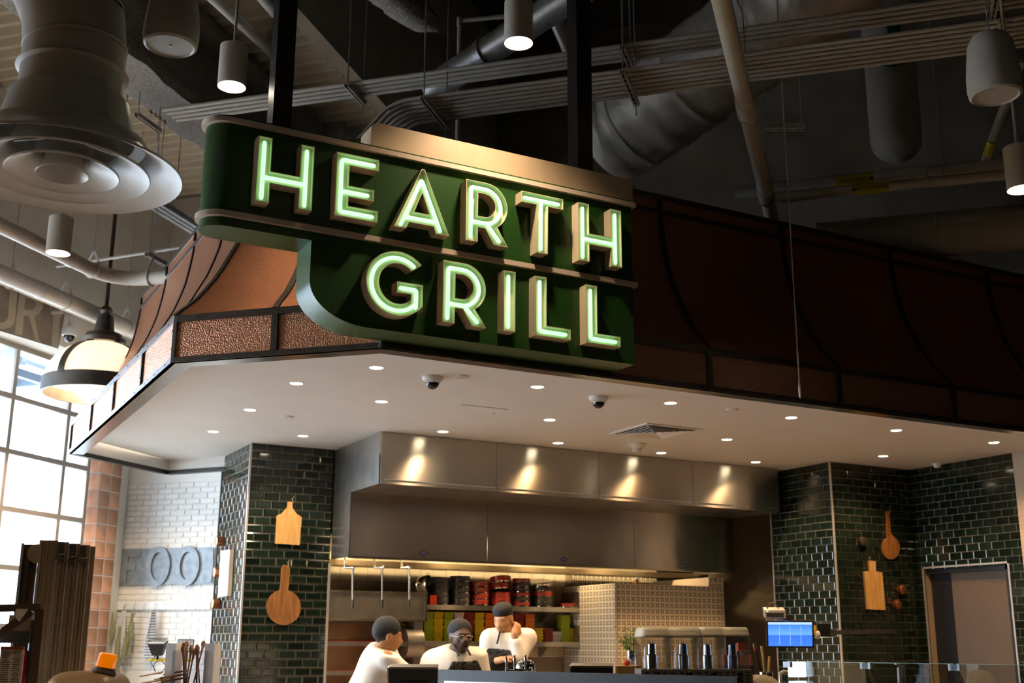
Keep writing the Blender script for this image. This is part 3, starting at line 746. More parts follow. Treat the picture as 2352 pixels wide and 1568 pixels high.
mb = MB(); mb.box((LX1 - .02, LY + .02, LZ), (LX1, YBK - .3, HZ)); mb.build('side_panel', M['steeldull'], hd)
mb = MB(); mb.box((HX0, LY - .012, LZ - .012), (LX1, LY + .05, LZ + .008)); mb.build('lower_lip', M['brass'], hd)
mb = MB(); mb.box((HX0, LY + .05, LZ + .27), (LX1, YBK - .02, LZ + .29)); mb.build('filter_bank', M['steeldull'], hd)
mb = MB(); mb.bar((HX0, 12.35, LZ - .02), (LX1, 12.35, LZ - .02), .25, .06); mb.build('grease_gutter', M['brass'], hd)
M['badge'] = mat('badge_blue', (.012, .03, .16), .3); M['badgepale'] = mat('badge_pale', (.5, .55, .7), .4)
for px, py in ((973, 1270.5), (1294, 1284.5), (1569, 1299)):
    c = on_y(LY, px, py)
    mb = MB(); mb.prism([(-.055, 0), (0, -.026), (.055, 0), (0, .026)], c, EX, UP, NY * .003); b_ = mb.build('badge', M['badge'], hd, label='blue diamond maker badge')
    mb = MB()
    for k in range(7): mb.obox(c + EX * (-.027 + k * .009) + NY * .0034, EX * .0032, UP * .004, NY * .0006)
    mb.obox(c + NY * .0034 + UP * .0075, EX * .03, UP * .0008, NY * .0005); mb.obox(c + NY * .0034 - UP * .0075, EX * .03, UP * .0008, NY * .0005)
    mb.build('badge_print', M['badgepale'], b_)
# lamps inside the hood
M['hoodlamp'] = glow('hood_lamp_glow', (1, .78, .45), 12.)
for i, x in enumerate((4.95, 6.2, 7.4, 8.5)):
    mb = MB(); mb.lathe([(.05, 0), (.06, -.02), (.045, -.055), (.0, -.06)], (x, 12.05, LZ + .268), 14); o = mb.build('hood_lamp', M['hoodlamp'], hd, smooth=True)
    lamp('hood_lamp_light', 'POINT', (x, 12.05, LZ + .19), 20, (1, .70, .36), .04, parent=hd)

# ================================================================ ceiling fittings
M['lampface'] = glow('downlight_glow', (1, .86, .62), 16.)
M['cap'] = mat('ceiling_cap_white', (.74, .72, .68), .5)
k_ = (ZK - CAM_H) / 1.9
dl = [(3.0, 7.57), (2.67, 8.35), (2.66, 9.54), (2.66, 10.73), (3.46, 10.54), (3.49, 8.67), (4.51, 9.67), (4.31, 7.56), (5.07, 8.68), (5.75, 9.68), (6.97, 9.68), (5.55, 7.56), (7.04, 8.71), (8.2, 9.68), (6.82, 7.56), (8.06, 7.56), (9.06, 8.7), (9.36, 7.57)]
where = ['nearest the mitred front corner', 'second along the left edge row', 'third along the left edge row', 'last of the left edge row, far back', 'closest to the left green pier', 'in the middle row nearest the left edge', 'just in front of the hood left end', 'in the front row just right of the first dome camera', 'in the middle row right of the access panel', 'in front of the second hood panel', 'in front of the third hood panel', 'in the front row right of the second dome camera', 'in the middle row right of the square air vent', 'at the right end of the hood', 'in the front row, fourth from the mitred corner', 'in the front row, fifth from the mitred corner', 'in front of the right green pier', 'in the front row at the far right edge']
pr = None
for (x, y), w in zip(dl, where):
    p = Vector((x * k_, y * k_, ZK))
    if pr is None:
        pr = thing('downlight', None, 'downlight', p, 'small round downlights in the kitchen ceiling')
        mb = MB(); mb.lathe([(.050, 0), (.058, -.004), (.062, 0)], p, 20, cap=False); mb.build('trim_ring', M['cap'], pr, smooth=True)
        mb = MB(); mb.lathe([(.0, -.0015), (.050, -.0015), (.050, .0), (.0, 0)], p, 20); mb.build('lens', M['lampface'], pr)
        o = pr
    else: o = copy_tree(pr, loc=p)
    o['label'] = 'small round downlight ' + w
    warm = min(1, max(0, (x - 3.0) / 2.5))
    lamp('downlight_light', 'SPOT', p - UP * .008, 66 if x > 3.2 else 40, (1, .76 - .24 * warm, .50 - .33 * warm), .045, 125, .7, parent=o)
def dome_camera(p, label, s=1.0):
    t = thing('dome_camera', label, 'camera', p, 'dome cameras under the kitchen ceiling')
    mb = MB(); mb.lathe([(.085 * s, 0), (.085 * s, -.012), (.075 * s, -.03), (.066 * s, -.042), (.055 * s, -.045)], p, 24); mb.build('housing', M['plastic'], t, smooth=True)
    mb = MB(); mb.lathe([(.054 * s, -.044)] + [(.054 * s * math.cos(a), -.048 - .054 * s * math.sin(a)) for a in [i * math.pi / 14 for i in range(8)]], p, 24); mb.build('dome', M['black_gloss'], t, smooth=True)
    mb = MB(); mb.lathe([(.0565 * s, -.043), (.0575 * s, -.05), (.0565 * s, -.054)], p, 24, cap=False); mb.build('collar', M['plastic'], t, smooth=True)
M['black_gloss'] = mat('black_gloss', (.006, .006, .008), .05)
for (x, y), l in (((3.47, 7.64), 'white dome camera with black eye under the green sign'), ((4.91, 7.64), 'white dome camera with black eye right of the sign')): dome_camera(Vector((x * k_, y * k_, ZK)), l)
dome_camera(Vector((9.93 * k_, 8.78 * k_, ZK)), 'small dark dome camera near the doorway wall', .6)
for (x, y), l in (((3.03, 9.68), 'flat round ceiling cap near the left green pier'), ((3.65, 7.52), 'flat round ceiling cap beside the first dome camera'), ((6.05, 9.62), 'flat round ceiling cap in front of the hood'), ((6.15, 7.53), 'flat round ceiling cap right of the front row downlight')):
    mb = MB(); mb.lathe([(.0, 0), (.058, 0), (.058, -.006), (.052, -.012), (.0, -.013)][::-1], Vector((x * k_, y * k_, ZK)), 20); mb.build('flush_sprinkler', M['cap'], smooth=True, at=(x * k_, y * k_, ZK), label=l, cat='sprinkler', group='sprinkler caps in the kitchen ceiling')
ap = thing('access_panel', 'faint white square access panel flush in the ceiling', 'access panel', (4.33 * k_, 8.64 * k_, ZK))
q = [Vector((x * k_, y * k_, ZK)) for x, y in ((4.06, 8.78), (4.15, 8.46), (4.54, 8.44), (4.50, 8.82))]
c0 = Vector((4.31 * k_, 8.63 * k_, ZK)); mb = MB(); mb.box(c0 - Vector((.23, .2, .004)), c0 + Vector((.23, .2, 0))); mb.build('panel', M['soffit'], ap)
M['shadowgap'] = mat('shadow_gap', (.30, .28, .26), .8)
mb = MB()
for sx, sy, wx, wy_ in ((0, .203, .236, .003), (0, -.203, .236, .003), (.233, 0, .003, .203), (-.233, 0, .003, .203)): mb.box(c0 + Vector((sx - wx, sy - wy_, -.0015)), c0 + Vector((sx + wx, sy + wy_, 0)))
mb.build('gap', M['shadowgap'], ap)
mb = MB(); mb.lathe([(.0, -.012), (.012, -.012), (.012, 0)], c0 + Vector((.2, .0, 0)), 10); mb.build('latch', M['galv'], ap)
# square air vent
vc = Vector((6.19 * k_, 8.68 * k_, ZK)); av = thing('air_vent', 'square louvred white air vent in the kitchen ceiling', 'air vent', vc)
mb = MB()
for r0, r1 in ((.29, .335),):
    mb.box(vc + Vector((-r1, -r1, -.01)), vc + Vector((r1, -r0, 0))); mb.box(vc + Vector((-r1, r0, -.01)), vc + Vector((r1, r1, 0))); mb.box(vc + Vector((-r1, -r0, -.01)), vc + Vector((-r0, r0, 0))); mb.box(vc + Vector((r0, -r0, -.01)), vc + Vector((r1, r0, 0)))
mb.build('frame', M['cap'], av)
mb = MB(); mb.box(vc + Vector((-.29, -.29, -.002)), vc + Vector((.29, .29, 0))); mb.build('throat', M['black'], av)
for r in (.25, .20, .15, .10, .05):
    mb = MB()
    for sx, sy in ((0, -1), (0, 1), (-1, 0), (1, 0)):
        if sx == 0: mb.obox(vc + Vector((0, sy * r, -.011)), EX * (r + .012), Vector((0, .016, 0)) + UP * .006 * -sy, UP * .002)
        else: mb.obox(vc + Vector((sx * r, 0, -.011)), EY * (r + .012), Vector((.016, 0, 0)) + UP * .006 * -sx, UP * .002)
    mb.build('louvre', M['cap'], av)
sd_ = Vector((6.45 * k_, 9.36 * k_, ZK)); sm = thing('smoke_detector', 'white tapered smoke detector in front of the hood', 'smoke detector', sd_)
mb = MB(); mb.lathe([(.10, 0), (.10, -.008), (.06, -.05), (.055, -.052), (.0, -.052)], sd_, 24); mb.build('base', M['plastic'], sm, smooth=True)
mb = MB(); mb.lathe([(.05, -.052), (.052, -.075), (.035, -.09), (0, -.092)], sd_, 20); mb.build('sensor', M['plastic'], sm, smooth=True)
# ================================================================ services under the roof
M['conduit'] = mat('painted_conduit', (.60, .55, .48), .5, var=.05, scale=8)
M['pvc'] = mat('painted_pipe', (.66, .60, .52), .5, var=.06, scale=7)
M['ductpaint'] = mat('painted_duct', (.56, .52, .45), .5, var=.06, scale=4)
M['foil'] = mat('foil_wrap', (.52, .47, .40), .45, .25, var=.2, scale=5, bump=.9, bscale=9)
def arc_bend(p, d0, d1, r, n=8):
    """points of a bend at corner p from direction d0 to d1"""
    d0, d1 = Vector(d0).normalized(), Vector(d1).normalized(); a = p - d0 * r; b = p + d1 * r
    return [(a * (1 - u) ** 2 + p * 2 * u * (1 - u) + b * u * u) for u in [i / n for i in range(n + 1)]]
def strut_part(parent, a, b, w=.042, h=.042):
    mb = MB(); d = (Vector(b) - Vector(a)).normalized(); sd = d.cross(UP).normalized(); L = (Vector(b) - Vector(a)).length
    for o1, hw, hh in ((Vector((0, 0, h / 2)), w / 2, .002),):
        mb.obox((Vector(a) + Vector(b)) / 2 + UP * h / 2, d * L / 2, sd * w / 2, UP * .002)
    for s_ in (-1, 1): mb.obox((Vector(a) + Vector(b)) / 2 + sd * s_ * w / 2, d * L / 2, sd * .002, UP * h / 2)
    for s_ in (-1, 1): mb.obox((Vector(a) + Vector(b)) / 2 + sd * s_ * w * .36 - UP * h / 2, d * L / 2, sd * w * .14, UP * .002)
    mb.build('strut', M['galv'] if parent.name.startswith('cable') else M['conduit'], parent)
    mb = MB(); n = max(2, int(L / .08))
    for k in range(n): mb.obox(Vector(a).lerp(Vector(b), (k + .5) / n) - UP * (h / 2 - .001), d * .016, sd * .008, UP * .001)
    mb.build('strut_slots', M['black'], parent, kind='stuff')
def rod(parent, p, ztop, r=.006, m='galv', name='rod'):
    mb = MB(); mb.cyl(p, (p[0], p[1], ztop), r, 6); return mb.build(name, M[m], parent)
def conduit_rack(label, z, ss, t0, t1, struts, r=.0165, ztop=H_TOP, bend=None, group=None):
    t = thing('conduit_rack', label, 'conduit rack', S(ss[0], (t0 + t1) / 2, z), group)
    for i, s in enumerate(ss):
        mb = MB(); pts = [S(s, t1, z), S(s, t0 + .4, z)]
        if bend:
            tb = t0 + (len(ss) - 1 - i) * 0 + .02
            pts = [S(s, t1, z)] + arc_bend(S(s, tb, z), -T1, (-T1 * 1 - UP * 1), .16, 10) + [S(s, tb - bend, z - bend)]
        else: pts = [S(s, t1, z), S(s, t0, z)]
        mb.tube(pts, r, 10); mb.build('conduit', M['conduit'], t, smooth=True)
        mb = MB()
        for tc in struts: mb.lathe([(r + .004, -.012), (r + .004, .012)], S(s, tc + .10, z), 8, T1)
        mb.build('couplings', M['conduit'], t, kind='stuff')
    for tc in struts:
        a, b = S(ss[0] - .07, tc, z - r - .024), S(ss[-1] + .09, tc, z - r - .024)
        strut_part(t, a, b)
        rod(t, a + E1 * .025, ztop); rod(t, b - E1 * .025 - UP * .12, ztop)
    return t
def tpx(z, x, y): return st(on_z(z, x, y))[1]
conduit_rack('lower rack of seven pale conduits bending down behind the sign', 5.8, [8.32 + .073 * i for i in range(7)], -3.55, 4.0, [tpx(5.8, 1000, 250), tpx(5.8, 1445, 190), tpx(5.8, 2290, 90)], bend=.62)
conduit_rack('upper rack of four pale conduits crossing above the sign', 6.3, [8.83 + .078 * i for i in range(4)], -6.1, 4.0, [tpx(6.3, 345, 275), tpx(6.3, 815, 205), tpx(6.3, 1435, 110), tpx(6.3, 2285, -10)], r=.02, ztop=H_DECK)
conduit_rack('short slanting run of three pale conduits left of the sign', 5.8, [0, 0, 0], 0, 0, []) if False else None
tr = thing('cable_tray', 'slanting grey metal channels ending behind the left tip of the sign', 'channel', S(10, -6.8, 5.8))
for k in range(3):
    mb = MB(); mb.obox(S(10.1, -6.72 - .07 * k, 5.8), E1 * 1.25, T1 * .025, UP * .03); mb.build('channel', M['galv'], tr)
strut_part(tr, S(11.05, -7.0, 5.74), S(11.05, -6.55, 5.74)); rod(tr, S(9.2, -6.78, 5.8), H_DECK); rod(tr, S(11.05, -6.6, 5.74), H_DECK); rod(tr, S(11.05, -6.98, 5.74), H_DECK)

def ring_hanger(parent, p, axis, r, ztop, wide=None):
    """clevis hanger: strap round the pipe, yoke and rod"""
    axis = Vector(axis).normalized(); sd = axis.cross(UP).normalized(); mb = MB()
    pts = [p + sd * (r + .006) * math.cos(a) + UP * (r + .006) * math.sin(a) for a in [math.pi * (1 + k / 10) for k in range(11)]]
    top = p + UP * (r + .13)
    path = [top] + [p + sd * -(r + .006) * 1 + UP * .05] + pts + [p + sd * (r + .006) + UP * .05] + [top]
    for a, b in zip(path[:-1], path[1:]):
        if (b - a).length > 1e-4: mb.bar(a, b, .022, .004, axis)
    mb.bar(p - sd * (r + .004) + UP * .055, p + sd * (r + .004) + UP * .055, .012, .012)
    mb.build('clevis_hanger', M['conduit'], parent); rod(parent, top - UP * .02, ztop, .005)
# white pipe running away over the canopy
pv = thing('pipe', 'long white pipe running away over the copper canopy on ring hangers', 'pipe', S(8, -.67, 5.5))
mb = MB(); mb.tube([S(3.5, -.655, 5.5), S(11.6, -.655, 5.5)], .067, 18); mb.build('tube', M['pvc'], pv, smooth=True)
for s in (6.6, 8.55, 10.45):
    mb = MB(); mb.lathe([(.067, -.09), (.078, -.085), (.078, .085), (.067, .09)], S(s, -.655, 5.5), 18, E1); mb.build('coupling', M['pvc'], pv, smooth=True)
for s in (8.75, 10.65): ring_hanger(pv, S(s, -.655, 5.5), E1, .067, H_TOP)
# heating pipes with yellow labels
hp = thing('heating_pipe', 'white heating pipe with a yellow HEATING WATER SUPPLY label', 'pipe', S(11.15, 1, 5.8))
mb = MB(); mb.tube([S(11.15, -1.0, 5.8), S(11.15, 6, 5.8)], .062, 16); mb.build('tube', M['pvc'], hp, smooth=True)
for px in (2165, 2330): ring_hanger(hp, S(11.15, tpx(5.8, px, 395), 5.8), T1, .062, H_TOP)
h2 = thing('heating_pipe', 'thinner white return pipe below the supply pipe, also yellow labelled', 'pipe', S(11.1, 1, 5.66))
z2 = 5.64; s2 = st(on_z(z2, 1990, 433))[0]
mb = MB(); mb.tube([S(s2, -.6, z2), S(s2, 6, z2)], .05, 16); mb.build('tube', M['pvc'], h2, smooth=True)
ring_hanger(h2, S(s2, tpx(z2, 2130, 420), z2), T1, .05, H_TOP)
M['yellow'] = mat('label_yellow', (.70, .58, .01), .5); M['ink'] = mat('label_ink', (.01, .01, .01), .6)
def text_mesh(txt, size, mat_, align='CENTER'):
    cu = bpy.data.curves.new('text', 'FONT'); cu.body = txt; cu.size = size; cu.align_x = align; cu.align_y = 'CENTER'; cu.extrude = .0006
    o = bpy.data.objects.new('text', cu); C.objects.link(o)
    dg = bpy.context.evaluated_depsgraph_get(); me = bpy.data.meshes.new_from_object(o.evaluated_get(dg))
    bpy.data.objects.remove(o); me.materials.clear(); me.materials.append(mat_); return me
def text_on(parent, txt, size, mat_, c, ux, uy, name='lettering', sx=1.0):
    me = text_mesh(txt, size, mat_); ux, uy = Vector(ux).normalized(), Vector(uy).normalized(); n = ux.cross(uy)
    off = wloc(parent) if parent else Vector((0, 0, 0))
    for v in me.vertices: v.co = Vector(c) + ux * v.co.x * sx + uy * v.co.y + n * v.co.z - off
    o = bpy.data.objects.new(name, me); C.objects.link(o); o.parent = parent; return o
def pipe_label(parent, s, z, t0, t1, r, txt, arrow):
    mb = MB(); mb.lathe([(r + .002, -(t1 - t0) / 2), (r + .002, (t1 - t0) / 2)], S(s, (t0 + t1) / 2, z), 20, T1); o = mb.build('label_band', M['yellow'], parent, smooth=True)
    n = (-E1 - UP * .35).normalized(); uy = n.cross(T1).normalized() * -1
    if uy.z < 0: uy = -uy
    w = t1 - t0
    text_on(o, txt, .052, M['ink'], S(s, (t0 + t1) / 2 + (-.04 if arrow > 0 else .04) * w, z) + n * (r + .006), T1, uy, sx=w * .80 / (len(txt) * .032))
    mb = MB(); c = S(s, t1 - .06 * w if arrow > 0 else t0 + .06 * w, z) + n * (r + .006)
    mb.prism([(-.03, -.008), (0, -.008), (0, -.02), (.03, 0), (0, .02), (0, .008), (-.03, .008)], c, T1 * arrow, uy, n * .001); mb.build('arrow', M['ink'], o)
pipe_label(hp, 11.15, 5.8, tpx(5.8, 1918, 415), tpx(5.8, 2006, 405), .062, 'HEATING WATER SUPPLY', 1)
pipe_label(h2, s2, z2, tpx(z2, 1957, 436), tpx(z2, 2042, 427), .05, 'HEATING WATER RETURN', -1)
# large round ducts at the right
rd = thing('round_duct', 'wide horizontal round duct low behind the copper canopy at right', 'duct', S(11.9, 3, 5.42))
mb = MB(); mb.tube([S(11.9, -.25, 5.42), S(11.9, 8, 5.42)], .23, 28); mb.build('barrel', M['ductpaint'], rd, smooth=True)
for tt in (.9, 2.0, 3.1):
    mb = MB(); mb.lathe([(.231, -.012), (.238, 0), (.231, .012)], S(11.9, tt, 5.42), 28, T1, cap=False); mb.build('seam', M['ductpaint'], rd, smooth=True)
vd = thing('round_duct', 'fat vertical round duct with rounded foot and green stickers', 'duct', S(13.3, .2, 6.9))
pc = on_s(13.0, 2048, 190); sc_, tc_ = st(pc); zb_ = on_s(13.0, 2048, 372).z
prof = [(.0, 0)] + [(.285 * math.sin(a), .26 * (1 - math.cos(a))) for a in [math.pi / 2 * k / 8 for k in range(1, 9)]] + [(.285, H_TOP - zb_)]
mb = MB(); mb.lathe(prof, (pc.x, pc.y, zb_), 32); mb.build('barrel', M['ductpaint'], vd, smooth=True)
M['stickgreen'] = mat('sticker_green', (.0, .14, .06), .5); M['stickwhite'] = mat('sticker_white', (.6, .6, .55), .5)
def sticker(cpx, cpy, kind):
    c = on_s(13.0 - .285, cpx, cpy); ax = Vector((pc.x, pc.y, c.z)); n = (Vector((c.x, c.y, c.z)) - ax); n.z = 0; n.normalize(); ux = UP.cross(n)
    def pt(a, z, r=.287): return ax + (n * math.cos(a) + ux * math.sin(a)) * r + UP * z
    mb = MB()
    if kind == 'rect':
        mb.grid([[pt(a, z) for a in [-.27 + .54 * i / 8 for i in range(9)]] for z in (-.11, .11)]); mb.build('sticker', M['stickgreen'], vd)
    else:
        rows = []
        for i in range(13):
            z = -.2 + .4 * i / 12; hw = math.sqrt(max(0, .2 ** 2 - z * z)) / .287
            rows.append([pt(-hw + 2 * hw * j / 10, z) for j in range(11)])
        mb.grid(rows); o = mb.build('sticker', M['stickgreen'], vd, label='round green sticker with white marks')
        mm = MB()
        for a0, z0 in ((-.35, -.07), (-.12, -.14), (.12, -.14), (.35, -.07)):
            mm.grid([[pt(a0 + dx, z0 + dz, .2885) for dx in (-.06, .06)] for dz in (-.03, .03)])
        mm.build('marks', M['stickwhite'], o)
sticker(2054, 70, 'rect'); sticker(2050, 118, 'disc')
# foil wrapped duct
fd = thing('wrapped_duct', 'big foil wrapped flexible duct sagging behind the conduits', 'duct', at_d(1600, 180, 11))
P = [at_d(1385, 318, 12.2), at_d(1440, 290, 12.0), at_d(1520, 235, 11.7), at_d(1620, 160, 11.3), at_d(1740, 75, 10.9), at_d(1860, -20, 10.5), at_d(1980, -120, 10.2)]
pts, rs = [], []
for i in range(len(P) - 1):
    for k in range(8): pts.append(P[i].lerp(P[i + 1], k / 8)); rs.append(.50 + .008 * math.sin((i * 8 + k) * 1.3) + random.uniform(-.006, .006))
rs[0] = .30; rs[1] = .42; rs[2] = .47
mb = MB(); mb.tube(pts, rs, 36); mb.build('wrap', M['foil'], fd, smooth=True)
for i in (10, 22, 34):
    mb = MB(); mb.tube([pts[i] - (pts[i + 1] - pts[i]).normalized() * .03, pts[i] + (pts[i + 1] - pts[i]).normalized() * .03], rs[i] + .012, 36, cap=False); mb.build('band', M['conduit'], fd, smooth=True)
mb = MB(); mb.cyl(at_d(1620, -60, 11.3) , at_d(1560, 330, 12.2), .006, 6) if False else None
# slanting grey duct above the centre
gd = thing('slanting_duct', 'grey round duct slanting down behind the centre pendant', 'duct', at_d(1150, 110, 10.6))
mb = MB(); mb.tube([at_d(1390, -60, 10.0), at_d(1160, 92, 10.6), at_d(990, 205, 11.2)], .135, 24); mb.build('barrel', M['galv'], gd, smooth=True)
mb = MB(); mb.tube([at_d(1120, 118, 10.7), at_d(1108, 126, 10.75)], .142, 24); mb.build('seam', M['galv'], gd, smooth=True)
gd2 = thing('slanting_duct', 'thinner grey duct slanting down left beside the right post', 'duct', at_d(1265, 60, 11.5))
mb = MB(); mb.tube([at_d(1240, -40, 11.0), at_d(1300, 95, 11.5), at_d(1340, 185, 11.9)], .075, 18); mb.build('barrel', M['galv'], gd2, smooth=True)
# thin water pipe with an elbow
wp = thing('water_pipe', 'thin pale pipe with an elbow dropping left of the centre pendant', 'pipe', at_d(1056, 180, 11))
a, b = at_d(1175, 36, 12.4), at_d(1056, 47, 12.4); c = Vector((b.x, b.y, 4.99))
mb = MB(); mb.tube([a] + arc_bend(b, b - a, c - b, .05, 6) + [c], .025, 12); mb.build('tube', M['conduit'], wp, smooth=True)
mb = MB(); mb.tube([b + UP * .03 - (b - a).normalized() * .0, b - UP * .07], .031, 12); mb.build('elbow', M['conduit'], wp, smooth=True)
# sprayed steel beam of the left bay, a stub of another beam, white braces to the pier
bm_ = thing('roof_beam', 'wide roof beam coated in rough grey fireproofing spray', 'beam', S(8, -6.2, 6.5))
def rough_bar(s0, s1, t0, t1, z0, z1, name, par, amp=.02, n=70):
    mb = MB(); rows = []
    cs = [(t0, z0), ((t0 + t1) / 2, z0), (t1, z0), (t1, (z0 + z1) / 2), (t1, z1), (t0, z1)]
    for i in range(n + 1):
        s = s0 + (s1 - s0) * i / n
        rows.append([S(s, a + random.uniform(-amp, amp), b + random.uniform(-amp, amp) * .7) for a, b in cs]); rows[-1].append(rows[-1][0])
    mb.grid([r for r in rows]); mb.build(name, M['spray'], par, smooth=True, angle=70)
rough_bar(2, 13.4, -6.5, -6.0, 6.5, 6.62, 'bottom_flange', bm_); rough_bar(2, 13.4, -6.3, -6.17, 6.6, 7.34, 'web', bm_, .012); rough_bar(2, 13.4, -6.5, -5.9, 7.32, 7.44, 'top_flange', bm_)
rb = thing('roof_beam', 'short stub of rough sprayed beam high above the sign centre', 'beam', at_d(920, 20, 11.5))
p0, p1 = at_d(830, -60, 11.2), at_d(985, 62, 12.0); d_ = (p1 - p0); rows = []
for i in range(25):
    c_ = p0 + d_ * i / 24; w = .22 * (1 if i < 22 else (24 - i) / 3 + .15)
    rows.append([c_ + (_sd * random.uniform(.92, 1.08) * w) for _sd in (Vector((.9, -.4, 0)), Vector((.7, -.3, -.5)), Vector((-.2, .1, -.6)), Vector((-.9, .4, -.2)), Vector((-.6, .3, .6)), Vector((.4, -.2, .7)))]); rows[-1].append(rows[-1][0])
mb = MB(); mb.grid(rows); mb.build('stub', M['spray'], rb, smooth=True, angle=80)
for (x0, y0, x1, y1, dd, r, l) in ((470, -25, 697, 188, 9.6, .055, 'lower of two white braces running into the pier'), (560, -60, 733, 148, 9.6, .06, 'upper of two white braces running into the pier')):
    e = on_s(11.88, x1, y1); mb = MB(); mb.cyl(at_d(x0, y0, dd), e, r, 16); o = mb.build('brace_pipe', M['white'], smooth=True, label=l, cat='brace', group='white braces', at=e)
# ---- pendant cylinder lights
M['pendglow'] = glow('pendant_glow', (1, .90, .72), 20.)
M['pendbody'] = mat('pendant_white', (.62, .56, .48), .5)
def pendant(px, py, d, label, energy, ztop, r=.098, h=.31, col=(1, .76, .48), spot=125):
    p = at_d(px, py, d); t = thing('pendant_light', label, 'pendant light', p, 'cylinder pendant lights')
    mb = MB(); mb.lathe([(r - .018, .03), (r - .004, .004), (r, 0), (r, h), (r - .006, h + .004), (0, h + .004)], p, 28, cap=False); mb.build('cylinder', M['pendbody'], t, smooth=True)
    mb = MB(); mb.lathe([(0, .028), (r - .016, .028), (r - .016, .032), (0, .032)], p, 28); mb.build('lens', M['pendglow'], t)
    mb = MB(); mb.cyl(p + UP * h, (p.x, p.y, ztop), .011, 10); mb.build('stem', M['pendbody'], t, smooth=True)
    lamp('pendant_lamp', 'SPOT', p + UP * .012, energy, col, .07, spot, 1.0, parent=t); return t
pendant(1191, 100, 7.96, 'white cylinder pendant hanging in front of the sign centre', 170, H_TOP)
pendant(532, 200, 8.2, 'white cylinder pendant left of the left sign post', 26, H_DECK)
pendant(133, 582, 9.7, 'white cylinder pendant at far left in front of the wall pipes', 60, H_DECK)
pendant(2348, 436, 8.0, 'white cylinder pendant cut off by the right edge', 90, H_TOP)
def added_pendant(p, label, energy, ztop):
    pt0 = [o for o in C.objects if o.name == 'pendant_light'][0]
    o = copy_tree(pt0, loc=p, label=label)
    for ch in o.children:
        if ch.name.startswith('pendant_lamp'): ch.data = ch.data.copy(); ch.data.energy = energy
    return o
added_pendant(Vector((-1.2, 3.4, 5.2)), 'added white cylinder pendant out of view, left of the viewer', 90, H_TOP)  # unseen pendants added to light the lift mast and counters
added_pendant(Vector((2.7, 2.9, 5.6)), 'added white cylinder pendant out of view, ahead of the viewer', 90, H_TOP)
# ---- pendant speakers
def speaker(px, py, d, label, ztop, r=.15):
    p = at_d(px, py, d); t = thing('speaker', label, 'speaker', p, 'hanging speakers')
    mb = MB(); k = 16
    prof = [(r * .80, .012), (r * .86, .0), (r * .955, .01), (r, .05), (r * .995, .12), (r * .93, .22), (r * .84, .32), (r * .66, .37), (r * .3, .385), (0, .386)]
    mb.lathe(prof, p, k * 2, cap=False); mb.build('cabinet', M['plastic2'], t, smooth=True, angle=25)
    mb = MB(); mb.lathe([(0, .010), (r * .82, .010), (r * .82, .016), (0, .016)], p, 28); mb.build('grille', M['plastic3'], t)
    mb = MB(); mb.box(p + Vector((-.007, -.007, .005)), p + Vector((.007, .007, .011))); mb.build('logo_plate', M['white'], t)
    mb = MB(); mb.cyl(p + UP * .38, (p.x, p.y, ztop), .004, 6); mb.build('cable', M['galv'], t)
M['plastic2'] = mat('speaker_shell', (.60, .56, .52), .45); M['plastic3'] = mat('speaker_grille', (.50, .47, .43), .7, bump=.2, bscale=300)
speaker(391, 108, 6.35, 'grey white hanging speaker at top left beside the duct', H_DECK, .148)
speaker(2287, 222, 6.6, 'grey white hanging speaker at top right beneath the conduits', H_TOP, .148)
# ---- round air diffuser on its duct
dc = at_d(143, 396, 6.05)
df = thing('air_diffuser', 'large white round air diffuser with nested cones at left', 'air diffuser', dc)
M['diff'] = mat('diffuser_paint', (.60, .57, .53), .38, .1, var=.04, scale=10)
def cone(r0, z0, r1, z1, th=.006):
    pr_ = []
    n = 8
    for k in range(n + 1):
        u = k / n; pr_.append((r1 + (r0 - r1) * (u ** 2.2), z1 + (z0 - z1) * u))
    return pr_ + [(pr_[-1][0] + .004, pr_[-1][1] - .004), (pr_[-1][0] + .008, pr_[-1][1] + .002)] + [(a + .006, b + .008) for a, b in pr_[::-1]]
R = .595
for nm, r0, z0, r1, z1 in (('outer_cone', R, .0, .40, .17), ('middle_cone', .43, .0, .255, .15), ('inner_cone', .275, -.005, .135, .12), ('centre_cone', .125, -.01, .085, .09)):
    mb = MB(); mb.lathe(cone(r0, z0, r1, z1), dc, 56, cap=False); mb.build(nm, M['diff'], df, smooth=True, angle=60)
mb = MB(); mb.lathe([(0, .088), (.088, .088)], dc, 32, cap=False); mb.build('centre_plate', M['diff'], df)
mb = MB(); mb.lathe([(.40, .165), (.34, .19), (.335, .24), (.30, .40)], dc, 56, cap=False); mb.build('neck', M['diff'], df, smooth=True)
mb = MB(); mb.lathe([(.03, .1), (.03, .3)], dc, 10); mb.build('stem', M['galv'], df)
for a in (.4, 2.5, 4.6):
    mb = MB(); mb.bar(dc + Vector((0, 0, .2)), dc + Vector((.36 * math.cos(a), .36 * math.sin(a), .2)), .02, .012); mb.build('spider_arm', M['galv'], df)
dk = thing('duct_elbow', 'beige segmented round duct elbow feeding the left diffuser', 'duct', dc + UP * .4)
up0 = dc + UP * .40
vl = -Vector((_r[0], _r[1], 0)).normalized(); back = Vector((_fwd[0], _fwd[1], 0)).normalized()
path = [up0, up0 + UP * .16, up0 + UP * .30, up0 + UP * .50 + vl * .03, up0 + UP * .72 + vl * .13, up0 + UP * .92 + vl * .32, up0 + UP * 1.05 + vl * .55, up0 + UP * 1.10 + vl * .8, up0 + UP * 1.12 + vl * 1.6]
for i in range(len(path) - 1):
    ext = (path[i + 1] - path[i]).normalized() * .004
    mb = MB(); mb.tube([path[i] - ext, path[i + 1] + ext], .262 - .0 * i, 40, cap=False); mb.build('segment', M['ductpaint'], dk, smooth=True)
